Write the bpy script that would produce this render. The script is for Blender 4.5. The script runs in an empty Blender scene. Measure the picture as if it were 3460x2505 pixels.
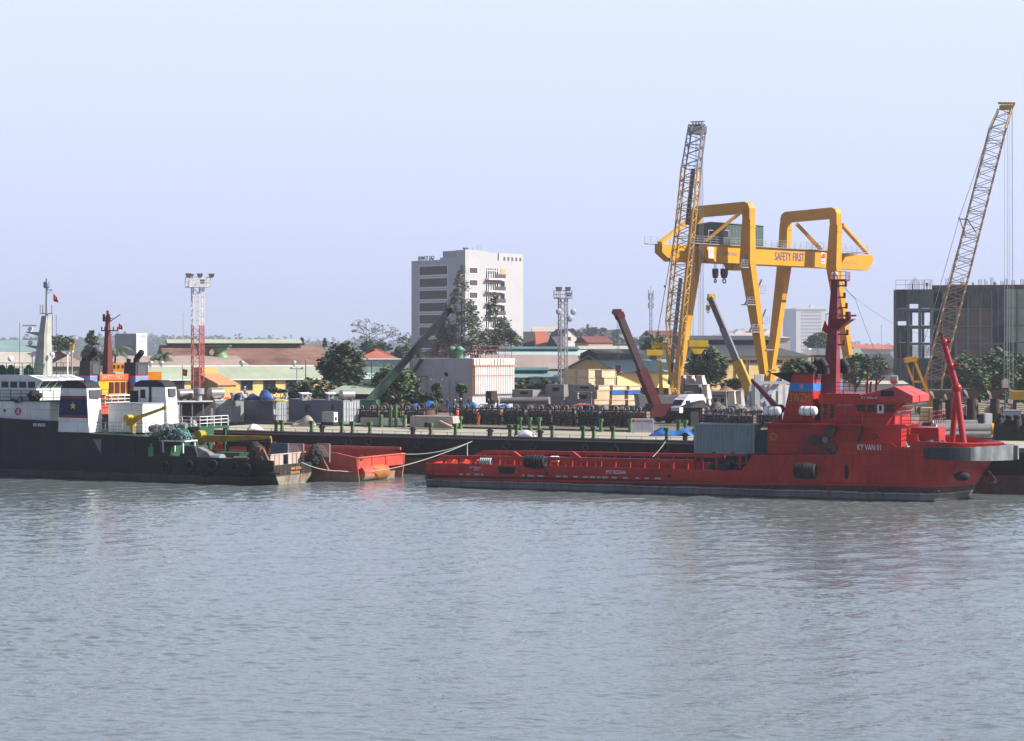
import bpy, bmesh, math, random
from mathutils import Vector, Matrix
R = math.radians
SC = bpy.context.scene
COL = SC.collection
FOC, CX, HZ, EYE = 6456.0, 1730.0, 1185.0, 14.0
YARD = 4.5                                  # height of the yard above the water
rnd = random.Random(7)

# ------------------------------------------------------------------ object helpers
def tag(o, label=None, cat=None, group=None, kind=None):
    if label: o['label'] = label
    if cat: o['category'] = cat
    if group: o['group'] = group
    if kind: o['kind'] = kind
    return o

def empty(name, loc, rz=0.0, label=None, cat=None, group=None):
    o = bpy.data.objects.new(name, None)
    o.empty_display_size = 0.5
    COL.objects.link(o)
    o.location = loc; o.rotation_euler = (0, 0, rz)
    return tag(o, label, cat, group)

def kids(o):
    return [c for c in bpy.data.objects if c.parent == o]

def copy_tree(o, parent=None):
    c = o.copy(); COL.objects.link(c); c.parent = parent
    for ch in kids(o):
        copy_tree(ch, c)
    return c

def W(px, py, Y):
    """a point of the place seen at photograph pixel (px,py), Y metres away"""
    return Vector(((px - CX) / FOC * Y, Y, EYE - (py - HZ) / FOC * Y))

def GX(px, Y):
    return (px - CX) / FOC * Y

class Frame:
    """a ship's or a building's own axes: x along its front, y into its depth, z up"""
    def __init__(s, x, y, z, deg):
        s.o = Vector((x, y, z)); a = R(deg); s.a = a
        s.u = Vector((math.cos(a), math.sin(a), 0)); s.v = Vector((-math.sin(a), math.cos(a), 0))
    def at(s, px, py, off=0.0):
        d = Vector(((px - CX) / FOC, 1.0, (HZ - py) / FOC))
        c = Vector((0, 0, EYE)) - s.o
        t = (off - c.dot(s.v)) / d.dot(s.v)
        p = c + d * t
        return p.dot(s.u), p.z
    def pt(s, px, py, off=0.0):
        x, z = s.at(px, py, off)
        return Vector((x, off, z))
    def x(s, px, off=0.0): return s.at(px, HZ, off)[0]
    def world(s, x, y, z): return s.o + s.u * x + s.v * y + Vector((0, 0, z))
    def root(s, name, label, cat, group=None):
        return empty(name, s.o, s.a, label, cat, group)

class MB:
    def __init__(s): s.v = []; s.f = []; s.m = []; s.s = []; s.cm = 0
    def mat(s, i): s.cm = i; return s
    def add(s, vs, fs, smooth=False):
        b = len(s.v); s.v.extend([tuple(p) for p in vs])
        for f in fs:
            s.f.append([i + b for i in f]); s.m.append(s.cm); s.s.append(smooth)
        return s
    def poly(s, pts): return s.add(pts, [list(range(len(pts)))])
    def box(s, x0, x1, y0, y1, z0, z1):
        vs = [(x, y, z) for z in (z0, z1) for y in (y0, y1) for x in (x0, x1)]
        return s.add(vs, [(0,2,3,1),(4,5,7,6),(0,1,5,4),(2,6,7,3),(0,4,6,2),(1,3,7,5)])
    def prism(s, pz, y0, y1):
        n = len(pz)
        vs = [(x, y0, z) for x, z in pz] + [(x, y1, z) for x, z in pz]
        return s.add(vs, [list(range(n)), list(range(2*n-1, n-1, -1))] +
                     [(i, n+i, n+(i+1) % n, (i+1) % n) for i in range(n)])
    def prismz(s, pxy, z0, z1):
        n = len(pxy)
        vs = [(x, y, z0) for x, y in pxy] + [(x, y, z1) for x, y in pxy]
        return s.add(vs, [list(range(n)), list(range(2*n-1, n-1, -1))] +
                     [(i, n+i, n+(i+1) % n, (i+1) % n) for i in range(n)])
    def prismx(s, pyz, x0, x1):
        n = len(pyz)
        vs = [(x0, y, z) for y, z in pyz] + [(x1, y, z) for y, z in pyz]
        return s.add(vs, [list(range(n)), list(range(2*n-1, n-1, -1))] +
                     [(i, n+i, n+(i+1) % n, (i+1) % n) for i in range(n)])
    def frustum(s, a, b):
        """two rings of points of equal count"""
        n = len(a)
        return s.add(list(a) + list(b), [list(range(n)), list(range(2*n-1, n-1, -1))] +
                     [(i, n+i, n+(i+1) % n, (i+1) % n) for i in range(n)])
    def _axes(s, p, q):
        d = (Vector(q) - Vector(p)); L = d.length or 1e-6; d = d / L
        up = Vector((0, 0, 1)) if abs(d.z) < 0.95 else Vector((0, 1, 0))
        a = d.cross(up).normalized(); b = a.cross(d).normalized()
        return a, b
    def bar(s, p, q, w, h=None, w2=None, h2=None):
        h = h or w; w2 = w2 or w; h2 = h2 or h
        p = Vector(p); q = Vector(q); a, b = s._axes(p, q)
        A = [p + a*w/2*i + b*h/2*j for i, j in ((-1,-1),(1,-1),(1,1),(-1,1))]
        B = [q + a*w2/2*i + b*h2/2*j for i, j in ((-1,-1),(1,-1),(1,1),(-1,1))]
        return s.frustum(A, B)
    def cyl(s, p, q, r, r2=None, n=12):
        r2 = r if r2 is None else r2
        p = Vector(p); q = Vector(q); a, b = s._axes(p, q)
        vs = []
        for c, rr in ((p, r), (q, r2)):
            for i in range(n):
                t = 2*math.pi*i/n
                vs.append(c + a*rr*math.cos(t) + b*rr*math.sin(t))
        s.add(vs, [(i, n+i, n+(i+1) % n, (i+1) % n) for i in range(n)], True)
        s.add(vs[:n], [list(range(n))]); s.add(vs[n:], [list(range(n-1, -1, -1))])
        return s
    def tube(s, pts, r, n=6):
        for p, q in zip(pts[:-1], pts[1:]): s.cyl(p, q, r, r, n)
        return s
    def rope(s, p, q, sag, r, k=10, n=5):
        p = Vector(p); q = Vector(q)
        pts = [p.lerp(q, i/k) + Vector((0, 0, -4*sag*(i/k)*(1-i/k))) for i in range(k+1)]
        vs = []
        for i, c in enumerate(pts):
            a, b = s._axes(pts[max(0, i-1)], pts[min(k, i+1)])
            for j in range(n):
                t = 2*math.pi*j/n; vs.append(c + a*r*math.cos(t) + b*r*math.sin(t))
        return s.add(vs, [(i*n+j, i*n+(j+1) % n, (i+1)*n+(j+1) % n, (i+1)*n+j) for i in range(k) for j in range(n)], True)
    def sphere(s, c, rx, ry=None, rz=None, n=14, m=9):
        ry = ry or rx; rz = rz or rx; vs = []
        for i in range(m+1):
            ph = math.pi*i/m
            for j in range(n):
                t = 2*math.pi*j/n
                vs.append((c[0]+rx*math.sin(ph)*math.cos(t), c[1]+ry*math.sin(ph)*math.sin(t), c[2]+rz*math.cos(ph)))
        return s.add(vs, [(i*n+j, (i+1)*n+j, (i+1)*n+(j+1) % n, i*n+(j+1) % n) for i in range(m) for j in range(n)], True)
    def torus(s, c, axis, Rr, r, n=20, m=8):
        c = Vector(c); ax = Vector(axis).normalized()
        a, b = s._axes((0,0,0), ax); vs = []
        for i in range(n):
            t = 2*math.pi*i/n; d = a*math.cos(t) + b*math.sin(t)
            for j in range(m):
                f = 2*math.pi*j/m
                vs.append(c + d*(Rr + r*math.cos(f)) + ax*r*math.sin(f))
        return s.add(vs, [(i*m+j, ((i+1) % n)*m+j, ((i+1) % n)*m+(j+1) % m, i*m+(j+1) % m) for i in range(n) for j in range(m)], True)
    def lathe(s, c, prof, n=14):
        vs = []
        for r, z in prof:
            for j in range(n):
                t = 2*math.pi*j/n; vs.append((c[0]+r*math.cos(t), c[1]+r*math.sin(t), c[2]+z))
        k = len(prof)
        s.add(vs, [(i*n+j, i*n+(j+1) % n, (i+1)*n+(j+1) % n, (i+1)*n+j) for i in range(k-1) for j in range(n)], True)
        return s
    def rail(s, pts, h=1.0, t=0.05, n=3, step=1.6):
        """guard rail along a path of deck points"""
        for p, q in zip(pts[:-1], pts[1:]):
            p = Vector(p); q = Vector(q); L = (q-p).length
            for i in range(1, n+1):
                z = Vector((0, 0, h*i/n)); s.bar(p+z, q+z, t)
            k = max(1, round(L/step))
            for i in range(k+1):
                c = p.lerp(q, i/k); s.bar(c, c + Vector((0, 0, h)), t)
        return s
    def star(s, c, r, axis_x, axis_z, depth):
        ax = Vector(axis_x); az = Vector(axis_z); nn = ax.cross(az)*depth; c = Vector(c); ring = []
        for i in range(10):
            t = math.pi/2 + math.pi*i/5; rr = r if i % 2 == 0 else r*0.4
            ring.append(c + ax*rr*math.cos(t) + az*rr*math.sin(t))
        n = 10
        return s.add(ring + [p+nn for p in ring] + [c, c+nn],
                     [(i, (i+1) % n, 20) for i in range(n)] + [(n+(i+1) % n, n+i, 21) for i in range(n)] +
                     [(i, n+i, n+(i+1) % n, (i+1) % n) for i in range(n)])
    def build(s, name, mats, parent=None, loc=None, rz=None, recalc=True, solid=None):
        me = bpy.data.meshes.new(name); me.from_pydata(s.v, [], s.f)
        for m in (mats if isinstance(mats, (list, tuple)) else [mats]): me.materials.append(m)
        me.polygons.foreach_set('material_index', s.m)
        me.polygons.foreach_set('use_smooth', s.s)
        me.update()
        if recalc:
            bm = bmesh.new(); bm.from_mesh(me)
            bmesh.ops.recalc_face_normals(bm, faces=bm.faces); bm.to_mesh(me); bm.free()
        o = bpy.data.objects.new(name, me); COL.objects.link(o)
        if parent: o.parent = parent
        if loc is not None: o.location = loc
        if rz is not None: o.rotation_euler = (0, 0, rz)
        if solid:
            md = o.modifiers.new('plate', 'SOLIDIFY'); md.thickness = solid; md.offset = -1
        return o

def text(s, parent, loc, width, height, m, rz=0.0, name='lettering', depth=0.02, space=1.0):
    cu = bpy.data.curves.new(name, 'FONT'); cu.body = s; cu.extrude = depth; cu.resolution_u = 2
    cu.space_character = space; cu.align_x = 'CENTER'; cu.align_y = 'CENTER'
    o = bpy.data.objects.new(name, cu); COL.objects.link(o); cu.materials.append(m)
    bpy.context.view_layer.update()
    d = o.dimensions
    sx, sy = width/max(d.x, .01), height/max(d.y, .01)
    me = bpy.data.meshes.new_from_object(o.evaluated_get(bpy.context.evaluated_depsgraph_get()))
    bpy.data.objects.remove(o); me.transform(Matrix.Diagonal((sx, sy, 1, 1))); me.name = name
    o = bpy.data.objects.new(name, me); COL.objects.link(o)
    if not me.materials: me.materials.append(m)
    o.rotation_euler = (R(90), 0, rz); o.location = loc
    if parent: o.parent = parent
    return o

def one(name, m, parent, fn, *a):
    mb = MB(); fn(mb, *a); return mb.build(name, m, parent)

# ------------------------------------------------------------------ materials
def newmat(name):
    m = bpy.data.materials.new(name); m.use_nodes = True
    nt = m.node_tree; b = nt.nodes['Principled BSDF']
    return m, nt, b

def N(nt, t, **kw):
    n = nt.nodes.new(t)
    for k, v in kw.items(): setattr(n, k, v)
    return n

def mixc(nt, fac, a, b, mode='MIX'):
    n = N(nt, 'ShaderNodeMix', data_type='RGBA', blend_type=mode)
    for sock, val in ((n.inputs[0], fac), (n.inputs[6], a), (n.inputs[7], b)):
        if hasattr(val, 'is_linked') or hasattr(val, 'links'): nt.links.new(val, sock)
        elif isinstance(val, (int, float)): sock.default_value = val
        else: sock.default_value = (*val[:3], 1)
    return n.outputs[2]

def rampf(nt, src, lo, hi):
    n = N(nt, 'ShaderNodeMapRange'); n.inputs[1].default_value = lo; n.inputs[2].default_value = hi
    n.clamp = True; nt.links.new(src, n.inputs[0]); return n.outputs[0]

def coords(nt, scale=(1, 1, 1)):
    tc = N(nt, 'ShaderNodeTexCoord'); mp = N(nt, 'ShaderNodeMapping')
    mp.inputs['Scale'].default_value = scale
    nt.links.new(tc.outputs['Object'], mp.inputs[0]); return mp.outputs[0]

def noise(nt, co, scale, detail=4, rough=.6):
    n = N(nt, 'ShaderNodeTexNoise'); n.inputs['Scale'].default_value = scale
    n.inputs['Detail'].default_value = detail; n.inputs['Roughness'].default_value = rough
    nt.links.new(co, n.inputs['Vector']); return n.outputs['Fac']

def finish(nt, b, col, co, rough, metal, bump, bscale=3.0):
    if isinstance(col, tuple): b.inputs['Base Color'].default_value = (*col, 1)
    else: nt.links.new(col, b.inputs['Base Color'])
    b.inputs['Roughness'].default_value = rough; b.inputs['Metallic'].default_value = metal
    if bump:
        bp = N(nt, 'ShaderNodeBump'); bp.inputs['Strength'].default_value = bump; bp.inputs['Distance'].default_value = .1
        nt.links.new(noise(nt, co, bscale), bp.inputs['Height']); nt.links.new(bp.outputs[0], b.inputs['Normal'])

def paint(name, col, rough=.55, var=.18, scale=.6, rust=0.0, rustcol=(.16, .06, .025), streak=0.0, scol=None,
          metal=0.0, bump=0.0, corr=None, bands=None, cs_=.7, plates=None):
    """weathered coat: two sizes of blotches, run-down streaks, rust spots; bands = painted heights"""
    m, nt, b = newmat(name); co = coords(nt)
    if bands:
        sx = N(nt, 'ShaderNodeSeparateXYZ'); nt.links.new(co, sx.inputs[0])
        wob = noise(nt, co, .5, 3)
        zz = N(nt, 'ShaderNodeMath', operation='MULTIPLY_ADD'); nt.links.new(wob, zz.inputs[0]); zz.inputs[1].default_value = .25
        nt.links.new(sx.outputs[2], zz.inputs[2])
        base = None
        for z, c, soft in bands:
            if base is None: base = c; continue
            base = mixc(nt, rampf(nt, zz.outputs[0], z + .12 - soft, z + .12 + soft), base, c)
        c0 = base
    else:
        c0 = col
    n1 = noise(nt, co, scale, 5)
    dk = mixc(nt, rampf(nt, n1, .3, .72), (1-var*1.5,)*3, (1+var,)*3)
    c1 = mixc(nt, 1.0, c0, dk, 'MULTIPLY')
    if plates:
        sp = N(nt, 'ShaderNodeSeparateXYZ'); nt.links.new(co, sp.inputs[0]); cb = N(nt, 'ShaderNodeCombineXYZ')
        ad = N(nt, 'ShaderNodeMath', operation='ADD'); nt.links.new(sp.outputs[0], ad.inputs[0]); nt.links.new(sp.outputs[1], ad.inputs[1])
        nt.links.new(ad.outputs[0], cb.inputs[0]); nt.links.new(sp.outputs[2], cb.inputs[1])
        bt = N(nt, 'ShaderNodeTexBrick'); bt.inputs['Scale'].default_value = 1; bt.inputs['Brick Width'].default_value = plates[0]; bt.inputs['Row Height'].default_value = plates[1]
        bt.inputs['Mortar Size'].default_value = .035; bt.inputs['Color1'].default_value = (1, 1, 1, 1); bt.inputs['Color2'].default_value = (.86, .86, .86, 1); bt.inputs['Mortar'].default_value = (.6, .58, .56, 1)
        nt.links.new(cb.outputs[0], bt.inputs['Vector']); c1 = mixc(nt, .8, c1, bt.outputs['Color'], 'MULTIPLY')
    if streak:
        cs = coords(nt, (2.2, 2.2, .18))
        ns = noise(nt, cs, 1.0, 4, .55)
        c1 = mixc(nt, rampf(nt, ns, .66 - streak*.25, .80), c1, scol or tuple(x*.45 for x in (col or (.1, .1, .1))))
    if rust:
        nr = noise(nt, co, scale*2.3 + .3, 8, .7)
        c1 = mixc(nt, rampf(nt, nr, .70 - rust*.25, .78), c1, rustcol)
    finish(nt, b, c1, co, rough, metal, 0); b.inputs['Specular IOR Level'].default_value = .25
    h = None
    if corr:
        ax, per = corr
        wv = N(nt, 'ShaderNodeTexWave', wave_type='BANDS', bands_direction=ax); wv.inputs['Scale'].default_value = .314/per*1.0
        nt.links.new(co, wv.inputs['Vector']); h = wv.outputs['Fac']; dist = .12; st = cs_
    elif bump:
        h = noise(nt, co, scale*6, 5); dist = .1; st = bump
    if h is not None:
        bp = N(nt, 'ShaderNodeBump'); bp.inputs['Strength'].default_value = st; bp.inputs['Distance'].default_value = dist
        nt.links.new(h, bp.inputs['Height']); nt.links.new(bp.outputs[0], b.inputs['Normal'])
    return m

def plain(name, col, rough=.5, metal=0.0, spec=None):
    m, nt, b = newmat(name); co = coords(nt)
    n1 = noise(nt, co, 1.3, 4)
    c1 = mixc(nt, 1.0, col, mixc(nt, rampf(nt, n1, .3, .7), (.85,)*3, (1.1,)*3), 'MULTIPLY')
    finish(nt, b, c1, co, rough, metal, 0)
    if spec is not None: b.inputs['Specular IOR Level'].default_value = spec
    return m

def leafmat(name, a, c, scale=.5):
    m, nt, b = newmat(name); co = coords(nt)
    n1 = noise(nt, co, scale, 3)
    geo = N(nt, 'ShaderNodeNewGeometry')
    f = N(nt, 'ShaderNodeMath', operation='MULTIPLY_ADD'); nt.links.new(geo.outputs['Random Per Island'], f.inputs[0])
    f.inputs[1].default_value = .5; nt.links.new(n1, f.inputs[2])
    col = mixc(nt, rampf(nt, f.outputs[0], .45, 1.05), a, c)
    finish(nt, b, col, co, .7, 0, 0)
    b.inputs['Subsurface Weight'].default_value = 0
    return m

M = {}
def mk():
    RED = (.47, .028, .020)
    M['red'] = paint('red_ship_paint', RED, .45, .16, .35, rust=.05, streak=.35, scol=(.2, .012, .014), bump=.15, plates=(3.1, 1.3))
    M['redhull'] = paint('red_hull_paint', RED, .42, .24, .3, rust=.22, rustcol=(.10, .022, .016), streak=.7, scol=(.20, .016, .014), bump=.15, plates=(5.2, 1.55),
        bands=[(0, (.035, .045, .04), .1), (.12, (.17, .19, .185), .06), (.5, (.13, .145, .14), .05), (.66, (.42, .43, .42), .03), (.76, (.05, .03, .035), .04), (1.35, RED, .05)])
    M['blackhull'] = paint('black_hull_paint', (.010, .011, .016), .5, .3, .3, rust=.3, rustcol=(.055, .026, .014), streak=.6, scol=(.035, .02, .014), bump=.15, plates=(6, 1.5),
        bands=[(0, (.03, .03, .028), .08), (.15, (.07, .055, .05), .06), (.85, (.014, .015, .021), .06)])
    M['transom'] = paint('rusty_transom_paint', (.03, .032, .03), .6, .3, .6, rust=.5, rustcol=(.13, .06, .03), streak=.6, scol=(.15, .07, .035),
        bands=[(0, (.30, .27, .22), .05), (.95, (.035, .036, .034), .08)])
    M['bargehull'] = paint('barge_hull_paint', (.009, .010, .013), .6, .3, .25, rust=.15, rustcol=(.03, .018, .012), streak=.5, scol=(.022, .018, .016), plates=(7, 1.4),
        bands=[(0, (.16, .13, .115), .1), (.5, (.17, .085, .075), .2), (1.75, (.009, .010, .013), .06)])
    M['bargedeck'] = paint('barge_deck', (.36, .33, .26), .85, .14, .12, rust=.16, rustcol=(.25, .20, .14))
    M['green'] = paint('green_post_paint', (.06, .135, .045), .6, .25, .8, rust=.12, bump=.1)
    M['deckgreen'] = paint('green_deck_paint', (.02, .085, .045), .6, .2, .6, rust=.1)
    M['black'] = plain('black_rubber', (.011, .011, .013), .7)
    M['tyre'] = paint('worn_tyre_rubber', (.018, .018, .02), .75, .3, 1.5, streak=0)
    M['soot'] = plain('sooty_black', (.01, .01, .011), .8)
    M['white'] = paint('white_ship_paint', (.74, .75, .76), .5, .06, .5, rust=.06, rustcol=(.4, .24, .14), streak=.35, scol=(.56, .48, .40), plates=(2.6, 1.25))
    M['whitep'] = plain('clean_white', (.82, .83, .85), .5)
    M['silver'] = plain('steel_tank', (.42, .40, .38), .32, .6)
    M['grey'] = plain('grey_paint', (.28, .30, .33), .5)
    M['dkgrey'] = plain('dark_grey_paint', (.06, .065, .075), .6)
    M['midgrey'] = plain('weathered_steel', (.16, .165, .175), .55)
    M['blue'] = paint('blue_band_paint', (.045, .17, .50), .5, .1, .8)
    M['navy'] = paint('navy_panel_paint', (.012, .022, .085), .5, .15, .8)
    M['dkred'] = plain('dark_red_paint', (.20, .015, .025), .5)
    M['maroon'] = paint('maroon_boom_paint', (.08, .012, .016), .45, .25, 1.2, rust=.2, rustcol=(.25, .16, .15))
    M['yellow'] = paint('crane_yellow', (.60, .285, .012), .45, .1, .25, rust=.03, streak=.12, scol=(.48, .25, .02))
    M['yellow2'] = paint('dull_yellow', (.55, .34, .02), .5, .15, .6, rust=.08)
    M['lattice'] = paint('lattice_yellow', (.58, .33, .10), .5, .2, .3, rust=.1)
    M['latgrey'] = plain('lattice_grey', (.24, .23, .25), .5)
    M['lattan'] = paint('lattice_tan', (.52, .35, .19), .55, .2, .2, rust=.12)
    M['orange'] = paint('orange_paint', (.80, .27, .015), .5, .1, .8)
    M['ored'] = paint('faded_orange_red_hull', (.52, .075, .05), .5, .2, .5, rust=.12, rustcol=(.3, .07, .03), streak=.4, scol=(.34, .05, .035),
        bands=[(0, (.30, .20, .13), .1), (.8, (.52, .075, .05), .15)])
    M['roller'] = paint('rusty_stern_roller', (.36, .14, .035), .5, .25, .7, rust=.3, rustcol=(.10, .05, .025))
    M['rust'] = paint('rusty_steel', (.16, .085, .05), .7, .3, 1.2, rust=.4, rustcol=(.07, .035, .02))
    M['rustpink'] = paint('rust_streaked_plate', (.46, .36, .32), .6, .15, 1.0, rust=.15, streak=.6, scol=(.28, .14, .07))
    M['glass'] = plain('dark_window_glass', (.012, .014, .018), .12)
    M['glassb'] = plain('brown_tinted_glass', (.085, .065, .065), .2)
    M['tan'] = plain('wood_crate', (.50, .36, .22), .75)
    M['rope'] = plain('pale_rope', (.38, .40, .36), .8)
    M['tarp'] = paint('blue_tarpaulin', (.03, .085, .28), .55, .3, 1.2, bump=.5)
    M['dktarp'] = paint('dark_cover', (.035, .045, .06), .7, .25, 1.0, bump=.5)
    M['greytarp'] = paint('grey_cover', (.20, .20, .20), .7, .25, .9, bump=.6)
    M['lettw'] = plain('white_lettering', (.75, .75, .78), .5)
    M['letty'] = plain('yellow_lettering', (.42, .24, .02), .5)
    M['letto'] = plain('orange_lettering', (.75, .36, .16), .5)
    M['lettb'] = plain('blue_lettering', (.05, .05, .22), .6)
    M['dark'] = plain('dark_opening', (.015, .016, .018), .9)
    M['flag'] = plain('red_flag_cloth', (.62, .015, .018), .8)
    M['flagy'] = plain('yellow_star_cloth', (.75, .5, .02), .8)
    M['trunk'] = paint('tree_bark', (.07, .05, .035), .85, .3, 2)
    M['leafd'] = leafmat('dark_leaves', (.034, .055, .034), (.11, .155, .075))
    M['leafg'] = leafmat('green_leaves', (.038, .065, .03), (.125, .18, .07))
    M['leafb'] = leafmat('bright_leaves', (.045, .08, .032), (.14, .205, .07))
    M['leafc'] = leafmat('casuarina_leaves', (.08, .092, .07), (.19, .21, .15))
    M['leaff'] = leafmat('far_leaves', (.03, .042, .034), (.07, .09, .065), .15)
    M['skin'] = plain('skin', (.35, .2, .13), .6)
    M['cloth_b'] = plain('dark_blue_overalls', (.02, .035, .11), .8)
    M['cloth_l'] = plain('light_blue_overalls', (.10, .17, .42), .8)
    M['cloth_o'] = plain('orange_overalls', (.60, .12, .03), .8)
    M['cloth_k'] = plain('dark_workwear', (.022, .024, .032), .8)
    M['helmet'] = plain('helmet_white', (.7, .7, .68), .4)
    M['helmetr'] = plain('helmet_red', (.55, .12, .10), .4)
    M['concrete'] = paint('concrete', (.34, .31, .29), .85, .15, .6, streak=.3, scol=(.2, .17, .15), bump=.2)
    M['stone'] = paint('pale_stone', (.48, .42, .36), .8, .12, .7, streak=.25, scol=(.32, .26, .2))
    M['contgrey'] = paint('grey_container_paint', (.17, .20, .25), .5, .12, .5, rust=.06, corr=('X', .28))
    M['contgreen'] = paint('grey_green_container_paint', (.20, .255, .28), .5, .08, .4, rust=.03, streak=.15, corr=('X', .28))
    M['contlite'] = paint('light_container_paint', (.40, .42, .45), .5, .1, .5, rust=.08, streak=.3, scol=(.25, .2, .18))
mk()
# ------------------------------------------------------------------ camera, sun, sky
cam = bpy.data.objects.new('camera', bpy.data.cameras.new('camera')); COL.objects.link(cam)
cam.location = (0, 0, EYE); cam.rotation_euler = (R(90), 0, 0)
cam.data.sensor_width = 36.0; cam.data.lens = FOC / 3460 * 36.0
cam.data.shift_y = -67.5 / 3460
cam.data.clip_start = 1; cam.data.clip_end = 30000
SC.camera = cam

SUN_EL, SUN_AZ = 36.0, -8.0          # azimuth counted from +X towards +Y
sd = Vector((math.cos(R(SUN_EL))*math.cos(R(SUN_AZ)), math.cos(R(SUN_EL))*math.sin(R(SUN_AZ)), math.sin(R(SUN_EL))))
sl = bpy.data.lights.new('sun', 'SUN'); sl.energy = 5.0; sl.angle = R(.6); sl.color = (1, .93, .83)
so = bpy.data.objects.new('sun', sl); COL.objects.link(so)
so.rotation_euler = (-sd).to_track_quat('-Z', 'Y').to_euler(); so.location = (60, 40, 90)

w = bpy.data.worlds.new('World'); SC.world = w; w.use_nodes = True
nt = w.node_tree; bg = nt.nodes['Background']
sky = N(nt, 'ShaderNodeTexSky', sky_type='NISHITA'); sky.sun_disc = False
sky.sun_elevation = R(SUN_EL); sky.sun_rotation = R(90 - SUN_AZ)
sky.altitude = 0; sky.air_density = 1.3; sky.dust_density = 2.0; sky.ozone_density = 3.0
tc = N(nt, 'ShaderNodeTexCoord'); sx = N(nt, 'ShaderNodeSeparateXYZ'); nt.links.new(tc.outputs['Generated'], sx.inputs[0])
cr = N(nt, 'ShaderNodeValToRGB'); nt.links.new(sx.outputs[2], cr.inputs[0])
e = cr.color_ramp.elements
HAZE_SKY = [(0.0, (3.65, 4.05, 6.1)), (.06, (4.05, 4.5, 6.65)), (.18, (4.95, 5.4, 7.6)), (.32, (6.0, 6.7, 9.0)), (.5, (4.4, 5.0, 6.9)), (.68, (2.2, 2.7, 3.9)), (.9, (.85, 1.2, 2.0))]
e[0].position = HAZE_SKY[0][0]; e[0].color = (*HAZE_SKY[0][1], 1)
e[1].position = HAZE_SKY[-1][0]; e[1].color = (*HAZE_SKY[-1][1], 1)
for p_, c_ in HAZE_SKY[1:-1]:
    el = e.new(p_); el.color = (*c_, 1)
mx = mixc(nt, .8, sky.outputs[0], cr.outputs[0])
side = N(nt, 'ShaderNodeVectorMath', operation='DOT_PRODUCT'); nt.links.new(tc.outputs['Generated'], side.inputs[0]); side.inputs[1].default_value = (.70, .71, 0)
sf = N(nt, 'ShaderNodeMapRange', interpolation_type='SMOOTHSTEP'); nt.links.new(side.outputs['Value'], sf.inputs[0])
for i_, v_ in ((1, -.45), (2, .42), (3, .30), (4, 1.0)): sf.inputs[i_].default_value = v_
mx = mixc(nt, sf.outputs[0], mixc(nt, 1.0, mx, (.18, .19, .24), 'MULTIPLY'), mx)
nt.links.new(mx, bg.inputs['Color']); bg.inputs['Strength'].default_value = .1
SC.view_settings.view_transform = 'Standard'; SC.view_settings.look = 'None'
SC.view_settings.exposure = .8; SC.view_settings.gamma = 1
SC.cycles.max_bounces = 6; SC.cycles.volume_bounces = 0; SC.cycles.caustics_reflective = False; SC.cycles.caustics_refractive = False
SC.cycles.sample_clamp_indirect = 4

# ------------------------------------------------------------------ water
def water_mat():
    m, nt, b = newmat('river_water')
    tc = N(nt, 'ShaderNodeTexCoord')
    b.inputs['Base Color'].default_value = (.115, .14, .145, 1); b.inputs['Roughness'].default_value = .05
    b.inputs['IOR'].default_value = 1.33; b.inputs['Specular IOR Level'].default_value = .5
    def nz(scale, sc, det, ro=.55):
        mp = N(nt, 'ShaderNodeMapping'); mp.inputs['Scale'].default_value = sc; mp.inputs['Rotation'].default_value = (0, 0, R(7))
        nt.links.new(tc.outputs['Object'], mp.inputs[0])
        return noise(nt, mp.outputs[0], scale, det, ro)
    a = nz(2.2, (.6, 1.2, 1), 3, .5)
    c = nz(5.0, (.7, 1.2, 1), 2, .5)
    g = nz(.02, (1, 2.5, 1), 3)            # cat's paws: patches of rougher water
    ad = N(nt, 'ShaderNodeMath', operation='MULTIPLY_ADD'); nt.links.new(c, ad.inputs[0]); ad.inputs[1].default_value = .33; nt.links.new(a, ad.inputs[2])
    bp = N(nt, 'ShaderNodeBump'); bp.inputs['Distance'].default_value = .06
    st = N(nt, 'ShaderNodeMapRange'); st.inputs[1].default_value = .3; st.inputs[2].default_value = .7; st.inputs[3].default_value = .7; st.inputs[4].default_value = 1.0
    nt.links.new(g, st.inputs[0]); nt.links.new(st.outputs[0], bp.inputs['Strength'])
    nt.links.new(ad.outputs[0], bp.inputs['Height']); nt.links.new(bp.outputs[0], b.inputs['Normal'])
    return m
import numpy as np
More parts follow.
